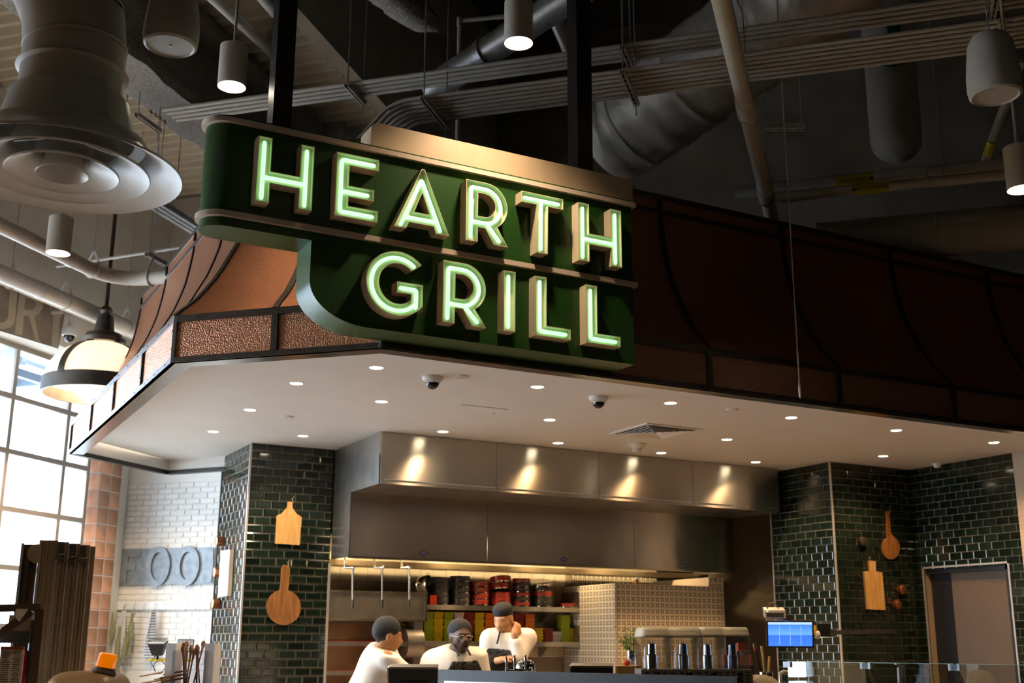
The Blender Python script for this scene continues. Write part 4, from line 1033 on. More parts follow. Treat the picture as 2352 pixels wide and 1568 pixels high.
for i, rr in ((1, .285), (2, .268), (3, .266), (4, .266), (5, .266)):
    d_ = (path[i + 1] - path[i - 1]).normalized()
    mb = MB(); mb.tube([path[i] - d_ * .014, path[i], path[i] + d_ * .014], [.262, rr, .262], 40, cap=False); mb.build('seam_bead', M['ductpaint'], dk, smooth=True)
# ---- pipes at the far left with clevis hangers
lp = thing('pipe', 'upper white pipe at far left bending along the end wall', 'pipe', S(9, -7.2, 5.0))
bend = st(on_z(5.0, 228, 622))[0]
pts = [S(4.5, -7.19, 5.0)] + arc_bend(S(bend + .35, -7.19, 5.0), E1, T1, .45, 10) + [S(bend + .35, -5.5, 5.0)]
mb = MB(); mb.tube(pts, .072, 20); mb.build('tube', M['pvc'], lp, smooth=True)
for px, py in ((178, 600),): ring_hanger(lp, S(st(on_z(5.0, px + 30, py + 20))[0], -7.19, 5.0), E1, .072, H_DECK)
ring_hanger(lp, S(bend + .35, tpx(5.0, 350, 640), 5.0), T1, .072, H_DECK)
for px in (165, 190):
    s_ = st(on_z(5.0, px, 595))[0]; mb = MB(); mb.lathe([(.072, -.012), (.077, 0), (.072, .012)], S(s_, -7.19, 5.0), 20, E1, cap=False); mb.build('seam', M['pvc'], lp, smooth=True)
l2 = thing('pipe', 'lower thick white pipe at far left above the painted letters', 'pipe', S(10.5, -8.2, 5.0))
mb = MB(); mb.tube([S(5, -8.15, 5.0), S(13.5, -8.15, 5.0)], .088, 20); mb.build('tube', M['white'], l2, smooth=True)
for px, py in ((150, 690), (268, 752)): ring_hanger(l2, S(st(on_z(5.0, px, py))[0], -8.15, 5.0), E1, .088, H_DECK)
for s_ in (9.9, 11.2, 12.2):
    mb = MB(); mb.lathe([(.088, -.02), (.095, -.01), (.095, .01), (.088, .02)], S(s_, -8.15, 5.0), 20, E1, cap=False); mb.build('coupling', M['white'], l2, smooth=True)
l3 = thing('pipe', 'white pipe running behind the lower pipe along the letter wall', 'pipe', S(10.5, -8.65, 5.12))
mb = MB(); mb.tube([S(5, -8.62, 5.16), S(13.4, -8.62, 5.16)], .07, 18); mb.build('tube', M['pvc'], l3, smooth=True)
for s_ in (7, 10.0, 12.5): ring_hanger(l3, S(s_, -8.62, 5.16), E1, .07, H_DECK)
lc = thing('conduit', 'thin white conduit with strut hanger left of the sign tip', 'conduit', S(10.4, -7, 5.3))
pa_, pb2 = on_z(5.35, 130, 612), on_z(5.35, 430, 566); mb = MB(); mb.tube([pa_, pb2], .016, 10); mb.build('tube', M['white'], lc, smooth=True)
m1 = on_z(5.35, 343, 578); s1_, t1_ = st(m1); strut_part(lc, S(s1_ - .05, t1_, 5.31), S(s1_ + .45, t1_, 5.31)); rod(lc, S(s1_, t1_, 5.31), H_DECK); rod(lc, S(s1_ + .4, t1_, 5.31), H_DECK)
# hanging cable with plug in front of the canopy
cb = thing('pull_cord', 'thin white cord hanging in front of the canopy with a taped end', 'cord', (0, 0, 0))
bp_ = on_y(6.75, 1838, 915); cb.location = bp_
mb = MB(); mb.cyl(bp_ + UP * .12, (bp_.x, bp_.y, H_TOP), .005, 8); mb.build('cord', M['plastic'], cb)
mb = MB(); mb.lathe([(.002, 0), (.009, .02), (.011, .09), (.005, .13)], bp_, 8); mb.build('taped_end', M['plastic'], cb, smooth=True)
mb = MB(); mb.lathe([(.005, 0), (.008, .02), (.008, .10), (.005, .12)], bp_ + UP * .26, 8); mb.build('splice', M['plastic'], cb, smooth=True)
# strut trapeze and rods at right
tz = thing('strut_trapeze', 'short slotted strut on two rods right of the white pipe', 'strut', at_d(1800, 287, 10.5))
a, b = at_d(1755, 292, 10.5), at_d(1847, 282, 10.5); b.z = a.z
strut_part(tz, a, b, .06, .05); rod(tz, a + (b - a) * .04, H_TOP); rod(tz, a + (b - a) * .95, H_TOP)
for (x, y, d, l) in ((2158, 395, 10.5, 'first'), (700, 180, 10.9, 'second')): pass
sp = thing('sprinkler_pipe', 'thin slanting pipe with a yellow tag at the right edge', 'pipe', at_d(2300, 300, 11.2))
mb = MB(); mb.cyl(at_d(2345, 140, 10.8), at_d(2262, 372, 11.5), .045, 14); mb.build('tube', M['conduit'], sp, smooth=True)
mb = MB(); mb.cyl(at_d(2279, 325, 11.33), at_d(2268, 355, 11.43), .048, 14); mb.build('label_band', M['yellow'], sp, smooth=True)
# ================================================================ cook line against the back wall
M['red'] = mat('enamel_red', (.42, .035, .012), .3, coat=.3); M['graphite'] = mat('enamel_graphite', (.045, .045, .045), .35, .2)
YS = 12.52
fl = thing('steel_cabinet', 'wide plain stainless cabinet panel under the hanging fill taps', 'cabinet', on_y(12.3, 870, 1568))
a, b = on_y(12.3, 758, 1357), on_y(12.3, 979, 1425); a.x = XL1 + .03
mb = MB(); mb.box((a.x, 12.3, b.z), (b.x, 12.7, a.z)); mb.build('body', M['steeldull'], fl)
for z0, z1 in ((a.z - .012, a.z + .012), (b.z - .012, b.z + .012)):
    mb = MB(); mb.box((a.x, 12.28, z0), (b.x, 12.3, z1)); mb.build('rim', M['brass'], fl)
mb = MB(); mb.box((b.x - .022, 12.28, b.z), (b.x, 12.3, a.z)); mb.build('rim', M['brass'], fl)
xr = on_y(12.3, 970, 1500).x; xl = on_y(12.3, 950, 1500).x
mb = MB(); mb.box((xl, 12.3, 0), (xr, 12.7, b.z)); mb.build('leg', M['steeldull'], fl)
mb = MB(); mb.box((a.x, 12.6, 0), (xl, 12.7, b.z)); mb.build('back_panel', M['steeldull'], fl)
# rotisserie below
M['roast'] = mat('heat_stained_steel', (.30, .16, .08), .3, .9, var=.35, scale=3)
ro = thing('rotisserie_oven', 'heat stained steel rotisserie oven with round end drum', 'oven', ((a.x + xl) / 2, 12.42, .8))
zt_ = b.z - .03
mb = MB(); mb.box((a.x + .01, 12.5, .8), (xl - .01, 12.58, zt_)); mb.build('back', M['roast'], ro)
for py in (1478, 1545):
    p = on_y(12.42, 800, py); mb = MB(); mb.box((a.x + .01, 12.36, p.z - .022), (xl - .01, 12.5, p.z + .022)); mb.build('ledge', M['steeldull'], ro)
    mb = MB(); mb.box((a.x + .01, 12.36, p.z + .022), (xl - .01, 12.45, p.z + .030)); mb.build('red_strip', M['red'], ro)  # thin red strip on top of the ledge
p = on_y(12.45, 942, 1478); mb = MB(); mb.lathe([(0, -.1), (.18, -.1), (.18, .1), (0, .1)], (p.x - .02, 12.40, p.z), 28, EX); mb.build('drum', M['steeldull'], ro, smooth=True)
# hanging fill taps
for px, l in ((810, 'leftmost'), (878, 'middle'), (940, 'rightmost')):
    t0 = on_y(12.0, px, 1303); t1 = on_y(12.0, px, 1383)
    tp = thing('fill_tap', l + ' of the three steel drop pipes hanging under the hood', 'drop pipe', t1, 'drop pipes under the hood')
    mb = MB(); mb.tube([t1, t0 - UP * .02] + arc_bend(t0, UP, Vector((-.6, .8, .0)), .022, 6) + [t0 + Vector((-.06, .08, 0))], .0105, 10); mb.build('pipe', M['steel'], tp, smooth=True)
    mb = MB(); mb.lathe([(.0165, -.02), (.019, 0), (.0165, .02)], t0, 12, Vector((-.6, .8, .2))); mb.build('elbow', M['chrome'], tp, smooth=True)
    e = t0 + Vector((-.06, .08, 0)); mb = MB(); mb.cyl(e - UP * .01, (e.x, e.y, LZ + .285), .011, 10); mb.build('riser', M['brass'], tp, smooth=True)
    mb = MB(); mb.lathe([(.009, -.09), (.014, -.085), (.014, -.03), (.011, 0)], t1 + UP * .03, 10); mb.build('nozzle', M['darkmetal'], tp, smooth=True)
# shelves
def shelf(px0, px1, py0, py1, label):
    p0, p1 = on_y(12.33, px0, py0), on_y(12.33, px1, py1); z = on_y(12.33, (px0 + px1) / 2, (py0 + py1) / 2).z
    t = thing('wall_shelf', label, 'shelf', ((p0.x + p1.x) / 2, 12.55, z), 'steel wall shelves')
    mb = MB(); mb.box((p0.x, 12.33, z - .012), (p1.x, YBK - .01, z)); mb.build('board', M['steel'], t)
    mb = MB(); mb.box((p0.x, 12.325, z - .055), (p1.x, 12.335, z)); mb.build('front_lip', M['steel'], t)
    mb = MB(); mb.box((p1.x - .012, 12.33, z), (p1.x, YBK - .01, z + .19)); mb.build('end_plate', M['steeldull'], t)
    for k in range(3):
        x = p0.x + (p1.x - p0.x) * (k + .5) / 3
        mb = MB(); mb.prism([(0, 0), (.3, 0), (.3, -.16), (.24, -.16)], (x, 12.44, z - .012), EY, UP, EX * .006); mb.build('bracket', M['steeldull'], t)
    return z, p0.x, p1.x
z1, sx0, sx1 = shelf(981, 1332, 1390, 1393, 'upper steel wall shelf stacked with black and red pans')
z2s, _, _ = shelf(974, 1332, 1472, 1474, 'lower steel wall shelf lined with bright plastic tubs')
# pans: a body, a steel base ring and two loop handles
_pan = {}
def pan_proto(m, r, h, oval=1.0):
    k = (m, r, h)
    if k in _pan: return _pan[k]
    bod, base, hdl = MB(), MB(), MB()
    bod.lathe([(0, .012), (r * .93, .012), (r * .97, .02), (r, h), (r * .975, h), (r * .945, .024), (0, .022)], (0, 0, 0), 28, cap=False)
    base.lathe([(0, 0), (r * .90, 0), (r * .965, .005), (r * .965, .013), (0, .013)], (0, 0, 0), 28)
    for s in (-1, 1):
        hdl.tube([Vector((s * r * .97, -.035, h * .6)), Vector((s * (r + .022), -.035, h * .75)), Vector((s * (r + .034), -.025, h * .85)), Vector((s * (r + .034), .025, h * .85)), Vector((s * (r + .022), .035, h * .75)), Vector((s * r * .97, .035, h * .6))], .0042, 6)
    _pan[k] = (bod.mesh('body', M[m], smooth=True), base.mesh('base', M['chrome'], smooth=True), hdl.mesh('handle', M['chrome'], smooth=True)); return _pan[k]
def pan(p, m, r, h, rz, label, tilt=0., ax=0.):
    t = thing('pan', label, 'pan', p, 'pans on the upper shelf')
    for nm, me in zip(('body', 'base', 'handle'), pan_proto(m, r, h)):
        o = bpy.data.objects.new(nm, me); C.objects.link(o); o.parent = t
    t.rotation_euler = (tilt * math.cos(ax), tilt * math.sin(ax), rz) if tilt else (0, 0, rz)
    return t
def xs(px, Y=YS, py=1380): return on_y(Y, px, py).x
ordn = ['bottom', 'second from bottom', 'third from bottom', 'fourth from bottom', 'fifth from bottom', 'sixth from bottom', 'top']
def stack(px, r, seq, where, step=.064, rz=1.2):
    z = z1 + .002
    for i, (m, h) in enumerate(seq):
        nm = {'graphite': 'dark grey', 'red': 'red', 'chrome': 'steel'}[m]
        pan((xs(px), YS, z), m, r, h, rz + random.uniform(-.15, .15), '%s pan, %s of the %s' % (nm, ordn[i] if i < len(seq) - 1 else 'top', where)); z += step
    return z
G, RD = ('graphite', .07), ('red', .07)
stack(1007, .118, [G] * 5, 'dark stack beside the steel pot', .060)
stack(1056, .118, [G] * 5, 'dark stack next to the red stack', .066)
stack(1101, .112, [RD] * 4, 'all red stack of four', .070)
z = stack(1149, .118, [RD] * 3, 'red stack behind the tall cook', .045)
pan((xs(1146), YS, z + .05), 'red', .125, .075, 1.3, 'upper tilted red pan leaning on the red stack', .16, 2.0); pan((xs(1150), YS, z + .13), 'red', .125, .075, 1.2, 'topmost tilted red pan leaning on the red stack', .17, 2.0)
stack(1197, .105, [('red', .055), ('graphite', .055), ('red', .055), ('graphite', .055), ('graphite', .055), ('red', .055)], 'six pan red and dark stack', .055)
z = stack(1246, .125, [G, G, RD, G], 'stack under the tilted steel pan', .058)
pan((xs(1243), YS, z + .075), 'chrome', .13, .085, 1.0, 'shiny steel pan tilted on top of the mixed stack', 3.14 - .3, 1.57)
pan((xs(1303), YS, z1 + .002), 'red', .135, .05, 1.2, 'single low red pan at the right end of the shelf')
pan((xs(963, 12.45), 12.45, a.z + .10), 'chrome', .105, .12, .8, 'upturned steel pot leaning on the steel cabinet', 2.75, .9)
mb = MB(); c = Vector((xs(991, 12.42), 12.42, z1)); mb.box(c + Vector((-.04, -.05, .03)), c + Vector((.04, .05, .105))); mb.box(c + Vector((-.044, -.054, .0)), c + Vector((.044, .054, .03))); mb.build('storage_tin', M['red'], at=c, label='small red square tin at the left end of the upper shelf', cat='tin')
# colour tubs
for nm, c in (('lime', (.36, .44, .01)), ('yellow', (.72, .49, .005)), ('dred', (.22, .012, .006)), ('orange', (.80, .19, .005)), ('tubwhite', (.62, .56, .50))): M['tub_' + nm] = mat('tub_' + nm, c, .4)
_tub = {}
def tub(p, col, h, label, w=.118):
    k = (col, h)
    if k not in _tub:
        mb = MB(); b0, b1 = w * .43, w * .5
        o4 = [(-1, -1), (1, -1), (1, 1), (-1, 1)]
        rim = [(b1 + .003, h - .014), (b1 + .003, h)]
        rings = [[(x * b0, y * b0, 0) for x, y in o4], [(x * b1, y * b1, h - .014) for x, y in o4], [(x * (b1 + .004), y * (b1 + .004), h - .013) for x, y in o4], [(x * (b1 + .004), y * (b1 + .004), h) for x, y in o4], [(x * (b1 - .003), y * (b1 - .003), h) for x, y in o4], [(x * (b0 - .003), y * (b0 - .003), .004) for x, y in o4]]
        vs = [q for r_ in rings for q in r_]; fs = [(3, 2, 1, 0), (20, 21, 22, 23)]
        for i in range(5):
            for j in range(4): l = (j + 1) % 4; fs.append((i * 4 + j, i * 4 + l, i * 4 + 4 + l, i * 4 + 4 + j))
        mb.add(vs, fs); _tub[k] = mb.mesh('tub', M['tub_' + col])
    o = inst('tub', _tub[k], p, rot=(0, 0, random.uniform(-.05, .05))); return tag(o, label, 'tub', 'bright plastic tubs on the lower shelf')
cols = [(980, 'lime', 4, .078, 'first'), (1002, 'yellow', 4, .078, 'second'), (1026, 'lime', 4, .078, 'third'), (1050, 'tubwhite', 4, .078, 'fourth'), (1072, 'dred', 4, .078, 'fifth'), (1096, 'yellow', 4, .078, 'sixth'), (1120, 'orange', 4, .078, 'seventh'), (1143, 'tubwhite', 4, .078, 'eighth'), (1188, 'dred', 4, .078, 'tenth'), (1212, 'orange', 7, .043, 'eleventh'), (1232, 'yellow', 4, .036, 'twelfth'), (1254, 'dred', 4, .036, 'thirteenth'), (1274, 'tubwhite', 3, .036, 'fourteenth'), (1294, 'lime', 7, .043, 'fifteenth'), (1314, 'yellow', 4, .036, 'sixteenth')]
cn = dict(lime='lime green', yellow='yellow', dred='dark red', orange='orange', tubwhite='white')
for px, col, n, st_, wh in cols:
    for i in range(n):
        tub((on_y(YS, px, 1445).x, YS, z2s + .001 + i * st_), col, st_ + .012, '%s square tub, %s in the %s column from left' % (cn[col], ordn[i] if i < n - 1 else 'top', wh))
# ---- wooden boards and copper pots on the green walls
M['maple'] = wood('board_maple', (.50, .27, .08), (.66, .40, .15)); M['acacia'] = wood('board_acacia', (.20, .075, .018), (.38, .165, .045)); M['paleboard'] = wood('board_pale', (.62, .52, .42), (.74, .65, .55)); M['copperpot'] = mat('pot_copper', (.52, .20, .09), .3, .9); M['twine'] = mat('twine', (.5, .38, .22), .9)
def hang_board(c, u, n, poly, th, m, label, knot):
    c, u, n = Vector(c), Vector(u), Vector(n); t = thing('cutting_board', label, 'cutting board', c + n * .015, 'boards hung on the green tiles')
    mb = MB(); mb.prism(poly, c + n * .012, u, UP, n * th); mb.build('board', M[m], t)
    k = c + u * knot[0] + UP * knot[1] + n * (.012 + th)
    mb = MB(); mb.tube([k, k + UP * .035 + u * .01, k + UP * .06 - u * .004], .003, 6); mb.tube([k + UP * .06, k + UP * .085 + u * .02], .0025, 6); mb.build('loop', M['twine'], t)
def px2(pl, pts):
    q = [pl(x, y) for x, y in pts]; return q
def board_from_px(plane, u, n, pts, th, m, label):
    q = [plane(x, y) for x, y in pts]; c = sum(q, Vector()) / len(q)
    poly = [((v - c).dot(u), (v - c).z) for v in q]
    top = max(poly, key=lambda p: p[1]); hang_board(c, u, n, poly, th, m, label, (top[0], top[1] - .03))
PA = lambda x, y: on_y(YL0, x, y)
s_ = 520 / 1387
cp = [(440 + s_ * x, 980 + s_ * y) for x, y in ((585, 460), (610, 460), (614, 500), (640, 535), (668, 552), (657, 725), (508, 715), (517, 545), (550, 530), (580, 495))]
board_from_px(PA, EX, NY, cp, .018, 'maple', 'pale maple paddle board with a short handle on the left green pier')
c = (440 + s_ * 560, 980 + s_ * 1105); rx, ry = s_ * 105, s_ * 108
pts = [(c[0] - rx * .16, c[1] - ry - 14 * s_ - 20), (440 + s_ * 541, 980 + s_ * 900), (440 + s_ * 547, 980 + s_ * 855), (440 + s_ * 570, 980 + s_ * 842), (440 + s_ * 598, 980 + s_ * 855), (440 + s_ * 596, 980 + s_ * 910)]
lo = [(c[0] + rx * math.sin(a), c[1] - ry * math.cos(a)) for a in [math.radians(14 + 332 * k / 30) for k in range(31)]]
board_from_px(PA, EX, NY, [(440 + s_ * 541, 980 + s_ * 960), (440 + s_ * 545, 980 + s_ * 870), (440 + s_ * 558, 980 + s_ * 846), (440 + s_ * 585, 980 + s_ * 846), (440 + s_ * 599, 980 + s_ * 870), (440 + s_ * 592, 980 + s_ * 960)] + lo, .018, 'acacia', 'round dark wood pizza peel with a long handle on the left green pier')
PL = lambda x, y: on_x(XL0, x, y)
board_from_px(PL, -EY, NX, [(519, 1265), (540, 1262), (534, 1368), (512, 1372)], .045, 'paleboard', 'thick pale rectangular board on the window side of the pier')
def copper_pot(c, n, label, r=.05, dpt=.06, m='copperpot'):
    c, n = Vector(c), Vector(n); t = thing('copper_pot', label, 'pot', c, 'copper pots hung on the green tiles')
    mb = MB(); mb.lathe([(r * .9, .008), (r, .012), (r, dpt), (r * .85, dpt + .006), (0, dpt + .006)], c, 20, n); mb.build('bowl', M[m], t, smooth=True)
    mb = MB(); mb.tube([c + UP * r + n * .02, c + UP * (r + .05) + n * .012, c + UP * (r + .09) + n * .006], .004, 6); mb.build('handle', M['darkmetal'], t)
for px, py, l in ((508, 1243, 'upper copper pot on the window side of the pier'), (503, 1314, 'middle copper pot on the window side of the pier'), (499, 1386, 'lower copper pot on the window side of the pier')): copper_pot(PL(px + 6, py), NX, l, .055, .085)
PRr = lambda x, y: on_y(YR, x, y); s_ = 600 / 1782
P_ = lambda pts: [(1752 + s_ * x, 1040 + s_ * y) for x, y in pts]
el = [(862 + 60 * math.sin(a), 648 - 78 * math.cos(a)) for a in [math.radians(22 + 316 * k / 26) for k in range(27)]]
board_from_px(PRr, EX, NY, P_([(836, 560), (832, 400), (852, 395), (860, 545)] + el), .018, 'acacia', 'oval dark wood paddle with a thin handle on the right green pier')
board_from_px(PRr, EX, NY, P_([(712, 735), (752, 738), (754, 808), (797, 815), (820, 1070), (697, 1065), (675, 808), (715, 808)]), .03, 'maple', 'rectangular honey coloured board on the right green pier')
for (x, y), l in (((928, 935), 'upper copper pot right of the honey coloured board'), ((896, 1035), 'lower copper pot right of the honey coloured board')): copper_pot(PRr(*P_([(x, y)])[0]), NY, l, .052, .07)
copper_pot(PRr(*P_([(668, 605)])[0]), NY, 'small dark metal pot left of the oval paddle', .055, .05, 'darkmetal')
# outlets, monitor, label printer, scanner
for x, l in ((637, 'left black wall outlet below the honey coloured board'), (690, 'right black wall outlet below the honey coloured board')):
    c = PRr(*P_([(x, 1205)])[0]); ot = thing('wall_outlet', l, 'outlet', c, 'black wall outlets')
    mb = MB(); mb.obox(c + NY * .012, EX * .038, UP * .06, NY * .004); mb.build('plate', M['black'], ot)
    for dz in (-.022, .022):
        mb = MB(); mb.obox(c + NY * .017 + UP * dz, EX * .016, UP * .013, NY * .002); mb.build('socket', M['post'], ot)
M['screen'] = None
def screen_mat():
    m, nt, b = _mat('blue_screen'); b.inputs['Base Color'].default_value = (.01, .02, .05, 1); b.inputs['Roughness'].default_value = .2
    tc = nt.nodes.new('ShaderNodeTexCoord'); sp = nt.nodes.new('ShaderNodeSeparateXYZ'); nt.links.new(tc.outputs['Generated'], sp.inputs[0])
    rp = nt.nodes.new('ShaderNodeValToRGB'); rp.color_ramp.interpolation = 'LINEAR'; e = rp.color_ramp.elements
    e[0].position = 0; e[0].color = (.035, .13, .52, 1); e[1].position = .46; e[1].color = (.025, .11, .50, 1)
    for pos, c in ((.47, (.10, .26, .75, 1)), (.90, (.03, .14, .58, 1)), (.91, (.30, .42, .80, 1)), (1, (.30, .42, .80, 1))): k = e.new(pos); k.color = c
    nt.links.new(sp.outputs['Z'], rp.inputs['Fac'])
    nt.links.new(rp.outputs['Color'], b.inputs['Emission Color']); b.inputs['Emission Strength'].default_value = 1.3; return m
M['screen'] = screen_mat()
mc = at_d(1815, 1456, 11.1); mn = thing('monitor', 'hanging flat monitor with a bright blue gridded screen', 'monitor', mc)
n_ = (Vector((-.55, -.83, -.22))).normalized(); ux = UP.cross(n_).normalized(); uy = n_.cross(ux)
mb = MB(); mb.obox(mc - n_ * .02, ux * .222, uy * .128, n_ * .018); mb.build('case', M['black'], mn)
mb = MB(); mb.obox(mc + n_ * .0005, ux * .205, uy * .112, n_ * .001); scr = mb.build('screen', M['screen'], mn)
M['gridline'] = glow('screen_line', (.25, .42, .9), .9, (.1, .1, .3))
for k in (-.1, 0, .1):
    mb = MB(); mb.obox(mc + n_ * .0022 + ux * k - uy * .012, ux * .0025, uy * .09, n_ * .0004); mb.build('grid_line', M['gridline'], scr)
mb = MB(); mb.bar(mc - n_ * .03, Vector((XR, mc.y + .5, mc.z + .05)), .04, .04); mb.build('arm', M['black'], mn)
pc_ = at_d(1778, 1407, 11.0); lpn = thing('label_printer', 'small beige kitchen ticket printer with a green lamp above the monitor', 'printer', pc_)
mb = MB(); mb.obox(pc_, ux * .095, UP * .037, n_ * .07); mb.build('case', M['steelbead'], lpn)
mb = MB(); mb.obox(pc_ + n_ * .071 - UP * .006, ux * .08, UP * .02, n_ * .001); mb.build('grille', M['darkmetal'], lpn)
mb = MB(); mb.obox(pc_ + n_ * .071 + UP * .026 - ux * .07, ux * .007, UP * .004, n_ * .002); mb.build('status_lamp', glow('lamp_green', (.5, 1, .05), 1.2), lpn)
mb = MB(); mb.tube([pc_ + ux * (-.01 + .05 * math.cos(a)) + UP * (.037 + .055 * math.sin(a)) for a in [math.pi * k / 10 for k in range(11)]], .006, 6); mb.build('cable', M['darkmetal'], lpn, smooth=True)
mb = MB(); mb.bar(pc_ - UP * .037, mc + uy * .128, .03, .02); mb.build('bracket', M['black'], lpn)
yc = at_d(1873, 1450, 11.2); ys = thing('scanner', 'yellow and white handset on the wall beside the blue monitor', 'scanner', yc)
mb = MB(); mb.bar(yc - UP * .03, yc + UP * .06, .022, .022, n_); mb.build('handle', mat('scanner_yellow', (.75, .52, .02), .5), ys)
mb = MB(); mb.ball(yc + ux * .02 - UP * .03, .025, 10, 8, (1, 1, 1.6)); mb.build('head', M['plastic'], ys, smooth=True)
mb = MB(); mb.obox(yc + ux * .09 - n_ * .09, ux * .06, UP * .06, n_ * .03); mb.build('wall_box', M['black'], ys)
# ================================================================ the three cooks (implicit surfaces meshed with surface nets)
def _sd_cone(P, a, b, ra, rb):
    a, b = np.array(a), np.array(b); ba = b - a; L2 = ba @ ba + 1e-12
    h = np.clip(((P - a) @ ba) / L2, 0, 1)
    return np.linalg.norm(P - a - h[:, None] * ba, axis=1) - (ra + (rb - ra) * h)
def _sd_ell(P, c, ax, r):
    q = (P - np.array(c)) @ np.array(ax).T / np.array(r); k0 = np.linalg.norm(q, axis=1); k1 = np.linalg.norm(q / np.array(r), axis=1)
    return k0 * (k0 - 1) / np.maximum(k1, 1e-6)
def smin(ds, k):
    m = np.min(ds, axis=0); return m - k * np.log(np.sum(np.exp(-(np.array(ds) - m) / k), axis=0))
def field(P, prims, k):
    ds = []
    for p in prims:
        if p[0] == 'c': ds.append(_sd_cone(P, p[1], p[2], p[3], p[4]))
        else: ds.append(_sd_ell(P, p[1], p[2], p[3]))
    return smin(ds, k)
def nets(f, lo, hi, res):
    lo, hi = np.array(lo), np.array(hi); n = np.ceil((hi - lo) / res).astype(int) + 1
    g = np.stack(np.meshgrid(*[lo[i] + res * np.arange(n[i]) for i in range(3)], indexing='ij'), -1).reshape(-1, 3)
    D = f(g).reshape(n); I = D < 0
    cs = [(i, j, k) for i in (0, 1) for j in (0, 1) for k in (0, 1)]
    sl = lambda c: tuple(slice(c[i], n[i] - 1 + c[i]) for i in range(3))
    cnt = sum(I[sl(c)].astype(int) for c in cs); act = (cnt > 0) & (cnt < 8)
    idx = -np.ones(n - 1, int); idx[act] = np.arange(act.sum())
    acc = np.zeros((act.sum(), 3)); wt = np.zeros(act.sum()); base = np.argwhere(act)
    for a in range(8):
        for ax in range(3):
            c0 = cs[a]
            if c0[ax]: continue
            c1 = list(c0); c1[ax] = 1; c1 = tuple(c1)
            d0 = D[sl(c0)][act]; d1 = D[sl(c1)][act]; x = (d0 < 0) != (d1 < 0)
            t = np.where(x, d0 / np.where(x, d0 - d1, 1), 0); p = np.array(c0)[None, :] + np.zeros((len(t), 3)); p[:, ax] += t
            acc += np.where(x[:, None], p, 0); wt += x
    V = lo + res * (base + acc / np.maximum(wt, 1)[:, None])
    F_ = []
    for ax in range(3):
        u, v = [(1, 2), (2, 0), (0, 1)][ax]
        m = [slice(None)] * 3; m2 = [slice(None)] * 3; m[ax] = slice(0, n[ax] - 1); m2[ax] = slice(1, n[ax])
        A, B = I[tuple(m)], I[tuple(m2)]; e = np.argwhere(A != B)
        e = e[(e[:, u] > 0) & (e[:, v] > 0) & (e[:, u] < n[u] - 1) & (e[:, v] < n[v] - 1)]
        if not len(e): continue
        q = []
        for du, dv in ((-1, -1), (0, -1), (0, 0), (-1, 0)):
            w = e.copy(); w[:, u] += du; w[:, v] += dv; q.append(idx[w[:, 0], w[:, 1], w[:, 2]])
        q = np.stack(q, 1); fl = ~A[e[:, 0], e[:, 1], e[:, 2]]; q[fl] = q[fl][:, ::-1]; F_.append(q)
    return V, np.concatenate(F_)
def blob(name, parent, mat_, f, lo, hi, res, label=None):
    V, Fc = nets(f, lo, hi, res); me = bpy.data.meshes.new(name); off = np.array(wloc(parent)) if parent else 0
    me.from_pydata((V - off).tolist(), [], Fc.tolist()); me.materials.append(mat_)
    for p in me.polygons: p.use_smooth = True
    o = bpy.data.objects.new(name, me); C.objects.link(o); o.parent = parent
    if label: o['label'] = label
    return o
M['jacket'] = mat('chef_jacket', (.74, .70, .64), .85, var=.04, scale=9, bump=.25, bscale=14); M['apron'] = mat('apron_black', (.012, .012, .012), .8, bump=.2, bscale=20); M['hat'] = mat('cap_black', (.012, .013, .016), .85, bump=.3, bscale=25)
M['trousers'] = mat('trousers_dark', (.03, .03, .035), .9); M['eyewhite'] = mat('eye_white', (.7, .66, .6), .3); M['hair'] = mat('hair_dark', (.012, .009, .007), .7)
M['glasses'] = mat('spectacle_frame', (.55, .48, .36), .25, .6); M['lensglass'] = glass('spectacle_lens', (.9, .9, .88), .15)
RH = Vector((math.cos(YAW), -math.sin(YAW), 0)); FH = Vector((math.sin(YAW), math.cos(YAW), 0))
